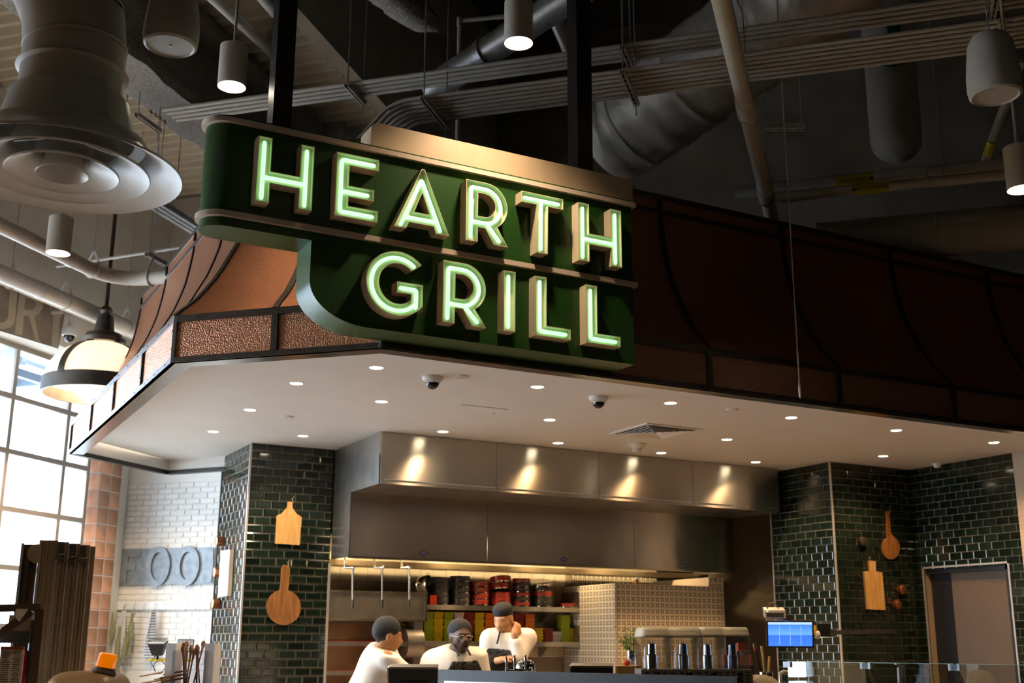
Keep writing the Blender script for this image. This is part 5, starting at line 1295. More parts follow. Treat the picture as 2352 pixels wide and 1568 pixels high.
def cook(d, spec, skin, label):
    """spec positions are (px, py, depth offset in m)"""
    sk = mat('skin_' + spec['name'], skin, .5, var=.08, scale=12); lip = mat('lips_' + spec['name'], tuple(c * .62 for c in skin), .5)
    P = lambda q: np.array(at_d(q[0], q[1], d)) + np.array(FH) * (q[2] if len(q) > 2 else 0)
    hc = P(spec['head']); fd = Vector(spec['face'][0] * RH + spec['face'][1] * FH + spec['face'][2] * UP).normalized()
    side = fd.cross(UP).normalized(); upv = side.cross(fd).normalized(); A3 = [list(side), list(fd), list(upv)]
    H = lambda x, y, z: tuple(np.array(hc) + np.array(side) * x + np.array(fd) * y + np.array(upv) * z)
    foot = Vector((*(P(spec['hip'])[:2]), 0)); t = thing('person', label, 'person', foot)
    s = spec.get('hs', 1.0)
    head = [('e', H(0, -.012, .035), A3, (.076 * s, .097 * s, .098 * s)), ('e', H(0, .022, -.035), A3, (.060 * s, .072 * s, .085 * s)), ('e', H(0, .055, -.088), A3, (.034 * s, .032 * s, .030)),
            ('c', H(0, .088 * s, .02), H(0, .112 * s, -.022), .010, .0145), ('e', H(.012, .104 * s, -.026), A3, (.010, .012, .009)), ('e', H(-.012, .104 * s, -.026), A3, (.010, .012, .009)),
            ('e', H(0, .082 * s, .032), A3, (.052, .016, .012)), ('e', H(0, .088 * s, -.060), A3, (.026, .014, .008)), ('e', H(0, .086 * s, -.073), A3, (.022, .013, .008)),
            ('e', H(.040 * s, .062 * s, -.02), A3, (.024, .026, .026)), ('e', H(-.040 * s, .062 * s, -.02), A3, (.024, .026, .026)),
            ('e', H(.078 * s, -.01, -.008), A3, (.011, .020, .032)), ('e', H(-.078 * s, -.01, -.008), A3, (.011, .020, .032))]
    nk = P(spec['neck'])
    ch, hp_ = P(spec['chest']), P(spec['hip'])
    wch, whp = spec['wchest'], spec['whip']
    # torso frame
    sh = [P(q) for q in spec['sh']]
    ax_s = Vector(sh[1] - sh[0]).normalized(); ax_u = Vector(ch - hp_).normalized(); ax_f = ax_s.cross(ax_u).normalized(); ax_s = ax_u.cross(ax_f).normalized(); TA = [list(ax_s), list(ax_f), list(ax_u)]
    body = head + [('c', H(0, -.03, -.06), tuple(nk), .050 * s, .058 * s), ('c', tuple(nk), tuple(ch), .06, .12), ('c', tuple(ch), tuple(hp_), .11, .12)]
    jk = [('e', tuple(ch), TA, (wch, spec.get('dchest', .135), .24)), ('e', tuple(hp_), TA, (whp, spec.get('dhip', .15), .22)), ('c', tuple(ch), tuple(hp_), min(wch, .14), min(whp, .15)), ('c', tuple(nk * .75 + ch * .25), tuple(nk), .085, .066 * s), ('c', tuple(sh[0]), tuple(sh[1]), .075, .075), ('c', tuple(nk * .6 + ch * .4), tuple(sh[0]), .07, .075), ('c', tuple(nk * .6 + ch * .4), tuple(sh[1]), .07, .075)]
    fine = []
    for arm in spec['arms']:
        q = [P(x) for x in arm['pts']]      # shoulder, elbow, wrist
        cuff = arm.get('cuff', .85); c_ = q[1] + (q[2] - q[1]) * cuff; aw_ = arm.get('w', 1.0)
        jk += [('c', tuple(q[0]), tuple(q[1]), .078 * aw_, .064 * aw_), ('c', tuple(q[1]), tuple(c_), .062 * aw_, .050)]
        body += [('c', tuple(q[0]), tuple(q[1]), .05, .042), ('c', tuple(q[1]), tuple(q[2]), .040, .028)]
        # hand: palm and five bent fingers
        hd_ = Vector(P(arm['hand']) - q[2]); hl = hd_.length; hd_ = hd_.normalized(); pn = Vector(arm['palm'][0] * RH + arm['palm'][1] * FH + arm['palm'][2] * UP); pn = (pn - hd_ * pn.dot(hd_)).normalized(); sp_ = hd_.cross(pn).normalized()
        w_ = Vector(q[2]); pal = w_ + hd_ * .048
        body += [('e', tuple(pal), [list(sp_), list(hd_), list(pn)], (.040, .052, .018))]
        for i, (o_, ln) in enumerate(((-.03, .066), (-.010, .078), (.010, .074), (.029, .058))):
            k0 = pal + hd_ * .04 + sp_ * o_; cu = arm.get('curl', .5)
            k1 = k0 + (hd_ * math.cos(cu) + pn * math.sin(cu)) * ln * .5; k2 = k1 + (hd_ * math.cos(cu * 2.2) + pn * math.sin(cu * 2.2)) * ln * .55
            fine += [('c', tuple(k0), tuple(k1), .0095, .0088), ('c', tuple(k1), tuple(k2), .0088, .0072)]
        th0 = pal - hd_ * .02 - sp_ * .032; th1 = th0 - sp_ * .022 + hd_ * .03 + pn * .012; th2 = th1 + hd_ * .03 + pn * .014
        fine += [('c', tuple(th0), tuple(th1), .012, .0105), ('c', tuple(th1), tuple(th2), .0105, .0085)]
    allp = np.array([p[1] for p in body + fine] + [p[2] for p in body + fine if p[0] == 'c']); lo, hi = allp.min(0) - .13, allp.max(0) + .13
    fb = lambda G: smin([field(G, body, .011), field(G, fine, .004)] if fine else [field(G, body, .011)], .006)
    blob('body', t, sk, fb, lo, hi, .0095)
    jp = np.array([p[1] for p in jk] + [p[2] for p in jk if p[0] == 'c']); lo, hi = jp.min(0) - .28, jp.max(0) + .28
    fj = lambda G: field(G, jk, .02)
    # open the collar around the neck, cut the sleeve ends square
    cutn = np.array(Vector(nk - ch).normalized())
    def fjk(G):
        D = fj(G); D = np.maximum(D, (G - nk) @ cutn - .012)
        return D
    blob('jacket', t, M['jacket'], fjk, lo, hi, .0135, label='white chef jacket')
    if spec.get('apron'):
        c0, r_ = P(spec['apron'][0]), spec['apron'][1]; f_out = np.array(spec['apron'][2]); f_out = f_out[0] * np.array(RH) + f_out[1] * np.array(FH); top = np.array(ax_u)
        rt = np.cross(f_out, np.array([0, 0, 1.]))
        def fa(G):
            D = np.maximum(fj(G) - .012, -(fj(G) - .002)); q = G - c0
            hh = q @ top; ww = np.abs(q @ rt)
            return np.maximum(np.maximum(np.maximum(D, hh), ww - (r_ + np.clip(-hh, 0, .22) * .55)), -((q @ f_out) + .02))
        blob('apron', t, M['apron'], fa, lo, hi, .011, label='black bib apron')
        mb = MB()
        for a_, b_ in spec['straps']: mb.tube([at_d(a_[0], a_[1], d) + FH * a_[2], (at_d(a_[0], a_[1], d) + at_d(b_[0], b_[1], d)) / 2 + FH * ((a_[2] + b_[2]) / 2 - .02), at_d(b_[0], b_[1], d) + FH * b_[2]], .009, 8)
        mb.build('apron_strap', M['apron'], t, smooth=True)
    # cap
    hb = spec['cap']
    cap = [('e', H(0, hb[1], hb[2]), A3, (hb[3], hb[4], hb[5]))] + [('e', H(*q[:3]), A3, q[3:]) for q in spec.get('cap2', [])]
    def fc(G):
        q = G - np.array(hc); z = q @ np.array(upv); y = q @ np.array(fd)
        return np.maximum(field(G, cap, .012), -(z - (hb[0] + y * hb[6])))
    blob('cap', t, M['hat'], fc, np.array(hc) - .24, np.array(hc) + .24, .009, label='black cloth cap')
    # face details
    for sx in (-1, 1):
        mb = MB(); mb.ball(H(sx * .033 * s, .083 * s, .008), .0105, 10, 8); e = mb.build('eye', M['eyewhite'], t, smooth=True)
        mb = MB(); mb.ball(Vector(H(sx * .033 * s, .0905 * s, .006)), .0055, 8, 6); mb.build('iris', M['hair'], e, smooth=True)
        mb = MB(); mb.tube([H(sx * .014, .097 * s, .030), H(sx * .033, .096 * s, .035), H(sx * .052, .085 * s, .029)], [.003, .0042, .002], 6); mb.build('eyebrow', M['hair'], t, smooth=True)
    mb = MB(); mb.tube([H(-.022, .094 * s, -.066), H(-.008, .103 * s, -.0655), H(.008, .103 * s, -.0655), H(.022, .094 * s, -.066)], [.002, .0055, .0055, .002], 8); mb.build('mouth', lip, t, smooth=True)
    if spec.get('hair'):
        blob('hair', t, M['hair'], lambda G: np.maximum(field(G, [('e', H(0, -.022, .02), A3, (.084 * s, .098 * s, .098 * s)), ('e', H(0, -.07, -.03), A3, (.045, .035, .05))], .01), ((G - np.array(hc)) @ np.array(fd)) + .0 - .012), np.array(hc) - .2, np.array(hc) + .2, .011)
    if spec.get('glasses'):
        gl = thing('glasses_tmp', None, None); bpy.data.objects.remove(gl)
        mb = MB()
        for sx in (-1, 1):
            c_ = [H(sx * (.034 + .026 * math.cos(a)) , .107 * s - abs(.034 + .026 * math.cos(a)) * .12, .004 + .019 * math.sin(a)) for a in [2 * math.pi * k / 14 for k in range(14)]]
            mb.tube(c_, .0028, 6, closed=True); mb.tube([H(sx * .06, .100 * s, .01), H(sx * .080 * s, .05, .012), H(sx * .084 * s, -.02, .008)], .003, 6)
        mb.tube([H(-.009, .107 * s, .006), H(0, .110 * s, .009), H(.009, .107 * s, .006)], .0028, 6); mb.build('spectacles', M['glasses'], t, smooth=True, label='pale framed spectacles')
    # legs, shoes
    mb = MB()
    for sx in (-1, 1):
        h0 = Vector(hp_) + ax_s * sx * whp * .45 - UP * .08; k_h = Vector((h0.x, h0.y, .50)) + Vector(spec.get('knee', (0, 0, 0))); an = Vector((foot.x, foot.y, .08)) + ax_s * sx * .12
        an.z = .08; mb.tube([h0, h0.lerp(k_h, .5), k_h, k_h.lerp(an, .5), an], [.10, .092, .072, .066, .055], 16)
    mb.build('trousers', M['trousers'], t, smooth=True)
    mb = MB()
    for sx in (-1, 1): mb.ball(Vector((foot.x, foot.y, .045)) + ax_s * sx * .12 + Vector((fd.x, fd.y, 0)) * .05, .05, 12, 8, (1.5, 1.5, .9))
    mb.build('shoes', M['black'], t, smooth=True)
    return t
cook(10.0, dict(name='a', head=(893, 1459), face=(.93, .28, -.22), neck=(876, 1487), chest=(866, 1527, .0), hip=(838, 1592, .0), wchest=.185, whip=.19, dchest=.15, sh=[(893, 1508, -.15), (882, 1500, .17)],
    arms=[dict(pts=[(893, 1507, -.16), (930, 1541, -.17), (948, 1574, -.1)], hand=(962, 1584, -.05), palm=(0, 0, -1)), dict(pts=[(884, 1502, .17), (915, 1540, .2), (942, 1572, .1)], hand=(958, 1580, .1), palm=(0, 0, -1))],
    cap=(-.030, -.03, .055, .096, .118, .105, .62), cap2=[(0, -.085, .015, .075, .06, .075)], hair=True), (.36, .155, .055), 'cook in white jacket and black wrapped cap leaning forward, seen from the side')
cook(9.9, dict(name='b', head=(1058, 1462), face=(.36, -.90, -.10), neck=(1050, 1492), chest=(1040, 1545, .03), hip=(1032, 1622, .05), wchest=.25, whip=.26, dchest=.19, dhip=.21, sh=[(1092, 1509, .06), (998, 1518, .06)], hs=1.1,
    arms=[dict(pts=[(992, 1523, .05), (976, 1572, -.06), (1030, 1598, -.22)], hand=(1050, 1596, -.25), palm=(0, 0, -1), w=1.25), dict(pts=[(1094, 1512, .05), (1112, 1570, .0), (1075, 1598, -.22)], hand=(1058, 1598, -.25), palm=(0, 0, -1), w=1.2)],
    apron=[(1062, 1506, 0), .11, (.28, -.96)], straps=[((1042, 1478, -.05), (1056, 1504, -.19)), ((1068, 1478, -.07), (1082, 1504, -.17))],
    cap=(.018, -.03, .062, .100, .118, .090, .38), cap2=[(-.0, -.075, .03, .085, .065, .075)], glasses=True), (.060, .024, .013), 'cook in glasses, white jacket and black apron at the counter')
cook(10.9, dict(name='c', head=(1157, 1421), face=(-.42, -.80, -.38), neck=(1168, 1449), chest=(1166, 1492, .02), hip=(1166, 1575, .05), wchest=.195, whip=.185, dchest=.14, sh=[(1208, 1462, .02), (1127, 1466, .0)],
    arms=[dict(pts=[(1124, 1470, .0), (1112, 1522, -.06), (1152, 1514, -.2)], hand=(1178, 1507, -.2), palm=(.2, .3, -1), cuff=.45, curl=.8), dict(pts=[(1212, 1467, .02), (1192, 1507, -.13), (1181, 1456, -.13)], hand=(1191, 1432, -.06), palm=(-.4, .9, 0), cuff=.62, curl=.7)],
    apron=[(1150, 1478, 0), .10, (-.15, -.98)], straps=[((1151, 1440, -.05), (1142, 1478, -.15))],
    cap=(.022, -.008, .075, .086, .100, .072, .10), cap2=[(0, -.01, .10, .084, .097, .045)], hair=True), (.46, .235, .115), 'young cook in black pillbox cap looking down with one hand at the neck')
# ================================================================ left side: mural, bricks, alcove things
TF = -9.028
s5 = 400 / 1960
W5 = lambda x, y: on_t(TF + .001, s5 * x, 480 + s5 * y)
def tz_(p): return (st(p)[0], p.z)
M['muralbg'] = mat('mural_grey_brown', (.20, .165, .125), .9, var=.25, scale=4); M['muralink'] = mat('mural_tan', (.40, .33, .245), .9, var=.12, scale=6)
mu = thing('mural', 'faded painted wall lettering reading URY at far left', 'mural', S(10.8, TF, 4.9))
poly = [tz_(W5(x, y)) for x, y in ((-900, 560), (0, 800), (300, 940), (745, 1105), (655, 1570), (-900, 1100))]
mb = MB(); mb.prism(poly, S(0, TF, 0), E1, UP, T1 * .003); mb.build('background', M['muralbg'], mu)
def paint(name, outs, holes=()):
    mb = MB()
    from mathutils.geometry import tessellate_polygon
    L = [[Vector((*tz_(W5(x, y)), 0)) for x, y in o] for o in [outs] + list(holes)]; fl = [p for l in L for p in l]; o = len(mb.v)
    mb.v += [S(p.x, TF + .004, p.y) for p in fl]
    for t in tessellate_polygon(L): mb.f.append(tuple(o + i for i in t))
    mb.build(name, M['muralink'], mu)
paint('letter_u', [(115, 860), (198, 885), (165, 1260), (125, 1325), (50, 1350), (-40, 1345), (-110, 1300), (-120, 1230), (-90, 790), (-10, 815), (-45, 1210), (-25, 1265), (30, 1285), (75, 1255), (90, 1200)])
paint('letter_r', [(225, 895), (300, 915), (425, 960), (485, 1030), (478, 1115), (425, 1185), (385, 1205), (445, 1495), (395, 1480), (325, 1205), (268, 1195), (245, 1425), (165, 1400)], [[(283, 1000), (365, 1022), (405, 1062), (395, 1110), (350, 1140), (270, 1128)]])
paint('letter_y', [(525, 1005), (590, 1028), (648, 1150), (690, 1062), (748, 1085), (672, 1240), (655, 1565), (575, 1540), (598, 1215)])
# wall camera
cc = on_t(-8.75, 160, 765); wc = thing('wall_camera', 'white dome camera on a bracket beside the painted letters', 'camera', cc)
mb = MB(); mb.tube([S(st(cc)[0], TF, cc.z + .28), S(st(cc)[0], -8.86, cc.z + .28), cc + UP * .20, cc + UP * .07], .03, 10); mb.build('bracket', M['offwhite'], wc, smooth=True)
mb = MB(); mb.lathe([(.03, .09), (.075, .075), (.085, .05), (.085, -.03), (.07, -.035)], cc, 20); mb.build('housing', M['plastic'], wc, smooth=True)
mb = MB(); mb.lathe([(.066 * math.cos(a), -.033 - .075 * math.sin(a)) for a in [i * math.pi / 14 for i in range(8)]], cc, 20); mb.build('dome', M['black_gloss'], wc, smooth=True)
# globe pendant
gp = at_d(228, 880, 12.9); R_ = .585
gl = thing('globe_pendant', 'large white bowl pendant with dark metal band and straps at left', 'pendant light', gp)
def opal_mat():
    m, nt, b = _mat('opal_glass'); b.inputs['Base Color'].default_value = (.85, .82, .77, 1); b.inputs['Roughness'].default_value = .3
    b.inputs['Emission Color'].default_value = (1, .84, .66, 1); b.inputs['Emission Strength'].default_value = .45
    tr_ = nt.nodes.new('ShaderNodeBsdfTranslucent'); tr_.inputs['Color'].default_value = (.9, .85, .78, 1); mx_ = nt.nodes.new('ShaderNodeMixShader'); mx_.inputs['Fac'].default_value = .55
    nt.links.new(b.outputs[0], mx_.inputs[1]); nt.links.new(tr_.outputs[0], mx_.inputs[2]); nt.links.new(mx_.outputs[0], nt.nodes['Material Output'].inputs['Surface']); return m
M['opal'] = opal_mat()
prof = [(R_ * math.cos(a), .80 * R_ * math.sin(a)) for a in [math.radians(x) for x in range(0, 84, 6)]]
mb = MB(); mb.lathe(prof + [(r - .02, z - .012) for r, z in prof[::-1]], gp, 44, cap=False); mb.build('shade', M['opal'], gl, smooth=True)
mb = MB(); mb.lathe([(R_ + .012, .02), (R_ + .02, -.14), (R_ - .012, -.14), (R_ - .015, .02), (R_ + .012, .02)], gp, 48, cap=False); mb.build('band', M['dkbronze'] if 'dkbronze' in M else M['darkmetal'], gl, smooth=True)
for k in range(4):
    a = YAW * 0 + math.radians(-50 + 90 * k); dv = Vector((math.cos(a), math.sin(a), 0)); tv = Vector((-dv.y, dv.x, 0))
    mb = MB(); mb.shell([[gp + dv * (r + .008) + UP * z - tv * .04, gp + dv * (r + .008) + UP * z + tv * .04] for r, z in prof], [[gp + dv * (r + .02) + UP * (z + .004) - tv * .04, gp + dv * (r + .02) + UP * (z + .004) + tv * .04] for r, z in prof]); mb.build('strap', M['darkmetal'], gl, smooth=True)
zt = .80 * R_
mb = MB(); mb.lathe([(.24, zt - .02), (.245, zt + .03), (.20, zt + .05), (.19, zt + .09), (.11, zt + .12), (.085, zt + .3), (.05, zt + .32), (.075, zt + .36), (.06, zt + .39), (.03, zt + .42)], gp, 28); mb.build('cap', M['darkmetal'], gl, smooth=True)
mb = MB(); mb.cyl(gp + UP * (zt + .4), (gp.x, gp.y, H_DECK), .022, 10); mb.build('stem', M['darkmetal'], gl, smooth=True)
lamp('globe_bulb', 'POINT', gp + UP * .22, 230, (1, .74, .46), .09, parent=gl)
for (s_, t_), l in (((7.2, -7.68), 'added white bowl pendant out of view, further along the window aisle'), ((3.2, -7.68), 'added white bowl pendant out of view at the near end of the window aisle')): copy_tree(gl, loc=S(s_, t_, gp.z), label=l)  # two unseen copies added as warm fill for the roof deck and diffuser
# terracotta column
t0, t1 = st(on_s(12.9, 181, 1200))[1], st(on_s(12.9, 221, 1200))[1]
M['terra'] = vary(mat('terracotta_tile', (.48, .25, .15), .5, var=.45, scale=2.2), .75, 1.45); M['jointwhite'] = mat('white_joint', (.72, .70, .66), .9)
tcw = thing('wall_column', 'tall column clad in mottled terracotta tiles with white joints', None, S(13, (t0 + t1) / 2, 0), kind='structure')
mb = MB(); mb.obox(S(13.2, (t0 + t1) / 2 - .2, 2.4), E1 * .3, T1 * ((t1 - t0) / 2 + .2), UP * 2.4); mb.build('core', M['jointwhite'], tcw)
tile_wall(tcw, S(12.9, t0 - .18, 0), T1, -E1, t1 - t0 + .18, .9, 4.6, M['terra'], .225, .215, .016, False, inset=.006, hgt=.006)
tile_wall(tcw, S(12.9, t1, 0), E1, T1, .45, .9, 4.6, M['terra'], .235, .215, .016, False, inset=.006, hgt=.006)
# white painted bricks on the alcove wall
M['brick'] = vary(mat('white_brick', (.78, .77, .745), .85, var=.04, scale=9, bump=.4, bscale=30), .95, 1.04)
tile_wall(alc, S(13.55, -9.45, 0), T1, -E1, 1.85, 1.0, 3.46, M['brick'], .212, .0725, .008, True, inset=.006, hgt=.010, pname='brick')
# plaque reading FOO(D)
PQ = 13.53
s4 = 290 / 2274
Q4 = lambda x, y: on_s(PQ - .03, 230 + s4 * x, 1230 + s4 * y)
c0, c1 = Q4(330, 240), Q4(2030, 865); tA, tB, zA, zB = st(c0)[1], st(c1)[1], c1.z, c0.z
M['slate'] = mat('slate_grey_sign', (.20, .235, .275), .55, .3, var=.25, scale=12)
pq = thing('wall_plaque', 'weathered grey metal sign with raised letters FOOD on white brick', 'sign', S(PQ, (tA + tB) / 2, zA))
mb = MB(); mb.obox(S(PQ - .014, (tA + tB) / 2, (zA + zB) / 2), E1 * .014, T1 * (tB - tA) / 2, UP * (zB - zA) / 2); mb.build('plate', M['slate'], pq)
hz_, wz = zB - zA, tB - tA
def relief(name, poly, holes=()):
    mb = MB(); mb.prism(poly, S(PQ - .028, tA, zA), T1, UP, -E1 * .016); mb.build(name, M['slate'], pq)
relief('letter_f', [(.06 * wz, .02), (.06 * wz, hz_ - .02), (.24 * wz, hz_ - .02), (.24 * wz, hz_ * .76), (.115 * wz, hz_ * .76), (.115 * wz, hz_ * .62), (.20 * wz, hz_ * .62), (.20 * wz, hz_ * .40), (.115 * wz, hz_ * .40), (.115 * wz, .02)])
for k, cx in enumerate((.435, .735)):
    mb = MB(); n = 36; fr, bk = [], []
    ring_ = [[(cx * wz + math.cos(a) * rx, hz_ / 2 + math.sin(a) * rz) for a in [2 * math.pi * i / n for i in range(n + 1)]] for rx, rz in ((.125 * wz, hz_ * .55), (.07 * wz, hz_ * .38))]
    pt_ = lambda q, dep: S(PQ - .028, tA, zA) + T1 * q[0] + UP * q[1] - E1 * dep
    mb.shell([[pt_(q, .03) for q in ring_[0]], [pt_(q, .03) for q in ring_[1]]], [[pt_(q, 0) for q in ring_[0]], [pt_(q, 0) for q in ring_[1]]]); mb.build('letter_o', M['slate'], pq)
relief('letter_d', [(.90 * wz, .02), (.90 * wz, hz_ - .02), (.985 * wz, hz_ - .02), (.995 * wz, hz_ * .5), (.985 * wz, .02)])
# peg rail
Q3 = lambda x, y, ds=.05: on_s(PQ - ds, 230 + 330 / 2352 * x, 1360 + 330 / 2352 * y)
a, b = Q3(165, 165), Q3(1775, 275); rt0, rt1, rz0, rz1 = st(a)[1], st(b)[1], b.z, a.z
M['railw'] = mat('rail_white', (.80, .82, .85), .4); M['towel'] = mat('linen_towel', (.72, .73, .76), .95, var=.12, scale=14); M['herb'] = mat('dried_herb', (.30, .30, .16), .95, var=.35, scale=40)
rl = thing('peg_rail', 'long white peg rail on the white brick wall', 'rail', S(PQ - .01, (rt0 + rt1) / 2, rz0))
mb = MB(); mb.obox(S(PQ - .01, (rt0 + rt1) / 2, (rz0 + rz1) / 2), E1 * .012, T1 * (rt1 - rt0) / 2, UP * (rz1 - rz0) / 2); mb.build('board', M['railw'], rl)
pegs = [Q3(x, 280).copy() for x in (240, 400, 560, 720, 900, 1060, 1230, 1400, 1560, 1720)]
for p in pegs:
    tt = st(p)[1]; mb = MB(); mb.tube([S(PQ - .02, tt, rz1 - .02), S(PQ - .06, tt, rz1 - .03), S(PQ - .07, tt, rz0), S(PQ - .045, tt, rz0 - .02), S(PQ - .03, tt, rz0)], .005, 6); mb.build('hook', M['galv'], rl)
def towel(x0, y0, x1, y1, w0, w1, label, m='towel'):
    p0, p1 = Q3(x0, y0, .09), Q3(x1, y1, .09); rows, rb_ = [], []
    for i in range(13):
        u = i / 12; c = p0.lerp(p1, u); w = w0 + (w1 - w0) * min(1, u * 1.3); r, r2 = [], []
        for j in range(13):
            v = j / 12 - .5; dz = math.sin(v * 22 + u * 2) * .016 * (1 - .3 * u); q = c + T1 * v * w * 2 - E1 * dz; r.append(q); r2.append(q + E1 * .006)
        rows.append(r); rb_.append(r2)
    mb = MB(); mb.shell(rows, rb_); mb.build('hanging_towel', M[m], smooth=True, at=p0, label=label, cat='towel', group='towels on the peg rail')
M['towelstripe'] = None
def stripe_mat():
    m, nt, b = _mat('striped_towel'); b.inputs['Roughness'].default_value = .95
    tc = nt.nodes.new('ShaderNodeTexCoord'); wv = nt.nodes.new('ShaderNodeTexWave'); wv.bands_direction = 'Z'; wv.inputs['Scale'].default_value = 9; wv.inputs['Distortion'].default_value = 1.2
    rp = nt.nodes.new('ShaderNodeValToRGB'); rp.color_ramp.elements[0].position = .25; rp.color_ramp.elements[1].position = .4; rp.color_ramp.elements[0].color = (.16, .18, .26, 1); rp.color_ramp.elements[1].color = (.72, .73, .76, 1)
    nt.links.new(tc.outputs['Object'], wv.inputs['Vector']); nt.links.new(wv.outputs['Fac'], rp.inputs['Fac']); nt.links.new(rp.outputs['Color'], b.inputs['Base Color']); return m
M['towelstripe'] = stripe_mat()
towel(385, 300, 270, 1060, .02, .085, 'white linen towel hanging left on the peg rail'); towel(880, 290, 790, 1100, .015, .075, 'grey striped towel hanging in the middle of the peg rail', 'towelstripe')
def herbs(x0, y0, x1, y1, w, label):
    p0, p1 = Q3(x0, y0, .12), Q3(x1, y1, .12); rnd = random.Random(x0); mb = MB()
    for k in range(26):
        o0 = T1 * rnd.gauss(0, .008) - E1 * rnd.gauss(0, .008); o1 = T1 * rnd.gauss(0, w) - E1 * abs(rnd.gauss(0, w * .6)); L = rnd.uniform(.6, 1.05)
        a_, b_ = p0 + o0, p0.lerp(p1, L) + o1; mb.tube([a_, a_.lerp(b_, .5) + o1 * .3, b_], [.003, .007, .002], 5)
        for q in range(6):
            c_ = a_.lerp(b_, rnd.uniform(.3, 1)); mb.ball(c_ + T1 * rnd.gauss(0, .008), rnd.uniform(.006, .012), 5, 4, (1, 1, 2))
    t = thing('herb_bundle', label, 'herb bundle', p0, 'dried herb bundles on the peg rail'); mb.build('stalks', M['herb'], t)
    mb = MB(); mb.lathe([(.014, -.008), (.014, .008)], p0.lerp(p1, .12), 8); mb.build('tie', M['twine'], t)
herbs(205, 330, 165, 860, .018, 'thin dried herb bundle at the left end of the peg rail'); herbs(320, 560, 250, 1390, .02, 'low dried herb bundle in front of the linen towel'); herbs(530, 330, 450, 1080, .026, 'thick dried herb bundle between the two towels'); herbs(440, 640, 370, 1150, .015, 'small dried herb bundle beside the thick one')
# floodlights on a yellow stand
M['stand'] = mat('stand_yellow', (.75, .56, .01), .45); M['floodglass'] = mat('flood_glass', (.55, .60, .62), .15)
fs = thing('work_light', 'twin black work floodlights on a yellow stand before the white wall', 'work light', at_d(388, 1560, 10.5) * 1)
fs.location = Vector((*at_d(388, 1560, 10.5)[:2], 0))
ca_, cb_ = at_d(363, 1488, 10.5), at_d(430, 1484, 10.5)
def flood(c, nrm, w, h, name):
    nrm = Vector(nrm).normalized(); ux = UP.cross(nrm).normalized(); uy = nrm.cross(ux); mb = MB()
    vs = [c + ux * (x * w) + uy * (y * h) + nrm * .05 for x, y in ((-1, -1), (1, -1), (1, 1), (-1, 1))] + [c + ux * (x * w * .6) + uy * (y * h * .5) - nrm * .06 for x, y in ((-1, -1), (1, -1), (1, 1), (-1, 1))]
    mb.add(vs, [(7, 6, 5, 4), (0, 4, 5, 1), (1, 5, 6, 2), (2, 6, 7, 3), (3, 7, 4, 0), (0, 1, 2, 3)]); o = mb.build(name, M['black'], fs)
    mb = MB(); mb.obox(c + nrm * .054, ux * w * .9, uy * h * .85, nrm * .003); mb.build('lens', M['floodglass'], o)
    mb = MB()
    for k in range(7): mb.bar(c + ux * w * (k / 3 - 1) + uy * h + nrm * .075, c + ux * w * (k / 3 - 1) - uy * h + nrm * .075, .003, .003)
    for k in range(5): mb.bar(c - ux * w + uy * h * (k / 2 - 1) + nrm * .075, c + ux * w + uy * h * (k / 2 - 1) + nrm * .075, .003, .003)
    mb.build('guard', M['black'], o, kind='stuff'); return o
flood(ca_, -FH * .25 + UP * .95, .075, .06, 'floodlight'); flood(cb_, -FH + UP * .12, .072, .054, 'floodlight')
bb = at_d(340, 1514, 10.5), at_d(402, 1517, 10.5)
mb = MB(); mb.bar(bb[0], bb[1] + RH * .15, .018, .02); mb.build('crossbar', M['stand'], fs)
for c in (ca_, cb_):
    mb = MB(); mb.bar(c - UP * .05, Vector((c.x, c.y, bb[0].z)), .012, .02); mb.build('yoke', M['black'], fs)
px_ = at_d(390, 1520, 10.5)
mb = MB(); mb.cyl((px_.x, px_.y, .35), px_, .016, 10); mb.build('mast', M['stand'], fs)
mb = MB(); mb.lathe([(.02, -.06), (.03, -.02), (.03, .03), (.02, .05)], px_ - UP * .07, 12); mb.build('clamp', M['black'], fs)
for k in range(3):
    an = 2.1 * k + .4; mb = MB(); mb.cyl((px_.x, px_.y, .42), (px_.x + .45 * math.cos(an), px_.y + .45 * math.sin(an), .012), .012, 8); mb.build('leg', M['stand'], fs)
cen = at_d(366, 1532, 10.5)
mb = MB(); mb.tube([cen + RH * (.05 * math.cos(a) * (1 + .1 * math.sin(3 * a))) + UP * (.055 * math.sin(a)) for a in [2 * math.pi * k / 24 for k in range(24)]], .004, 6, closed=True); mb.tube([ca_ - UP * .05, ca_ - UP * .12 - RH * .06, cen - RH * .05], .004, 6); mb.build('cable', M['black'], fs, smooth=True)
# serving counter at left with utensil tubs
M['bin'] = glass('clear_bin', (.93, .93, .95), .2); M['binwhite'] = mat('bin_white', (.78, .78, .80), .4); M['woodspoon'] = wood('spoon_wood', (.22, .10, .04), (.42, .22, .10))
lc_ = thing('side_counter', 'low pale side counter below the white brick wall', 'counter', Vector((*at_d(450, 1568, 8.6)[:2], 0)))
p0_ = at_d(450, 1600, 8.6); mb = MB(); mb.obox((p0_.x, p0_.y, .55), RH * .55, FH * .3, UP * .55); mb.build('body', M['binwhite'], lc_)
zt1 = 1.10
mb = MB(); mb.obox((p0_.x, p0_.y, zt1 - .01), RH * .57, FH * .32, UP * .012); mb.build('top', M['steeltrim'], lc_)
ub = at_d(442, 1540, 8.5); ub.z = zt1; un = thing('utensil_bin', 'clear bin of wooden spoons between two white posts', 'bin', ub)
mb = MB()
for o_, a_, b_ in ((RH * .12, FH * .11, RH * .002), (-RH * .12, FH * .11, RH * .002), (FH * .11, RH * .12, FH * .002), (-FH * .11, RH * .12, FH * .002)): mb.obox(ub + o_ + UP * .13, a_, b_, UP * .12)
mb.build('bin', M['bin'], un)
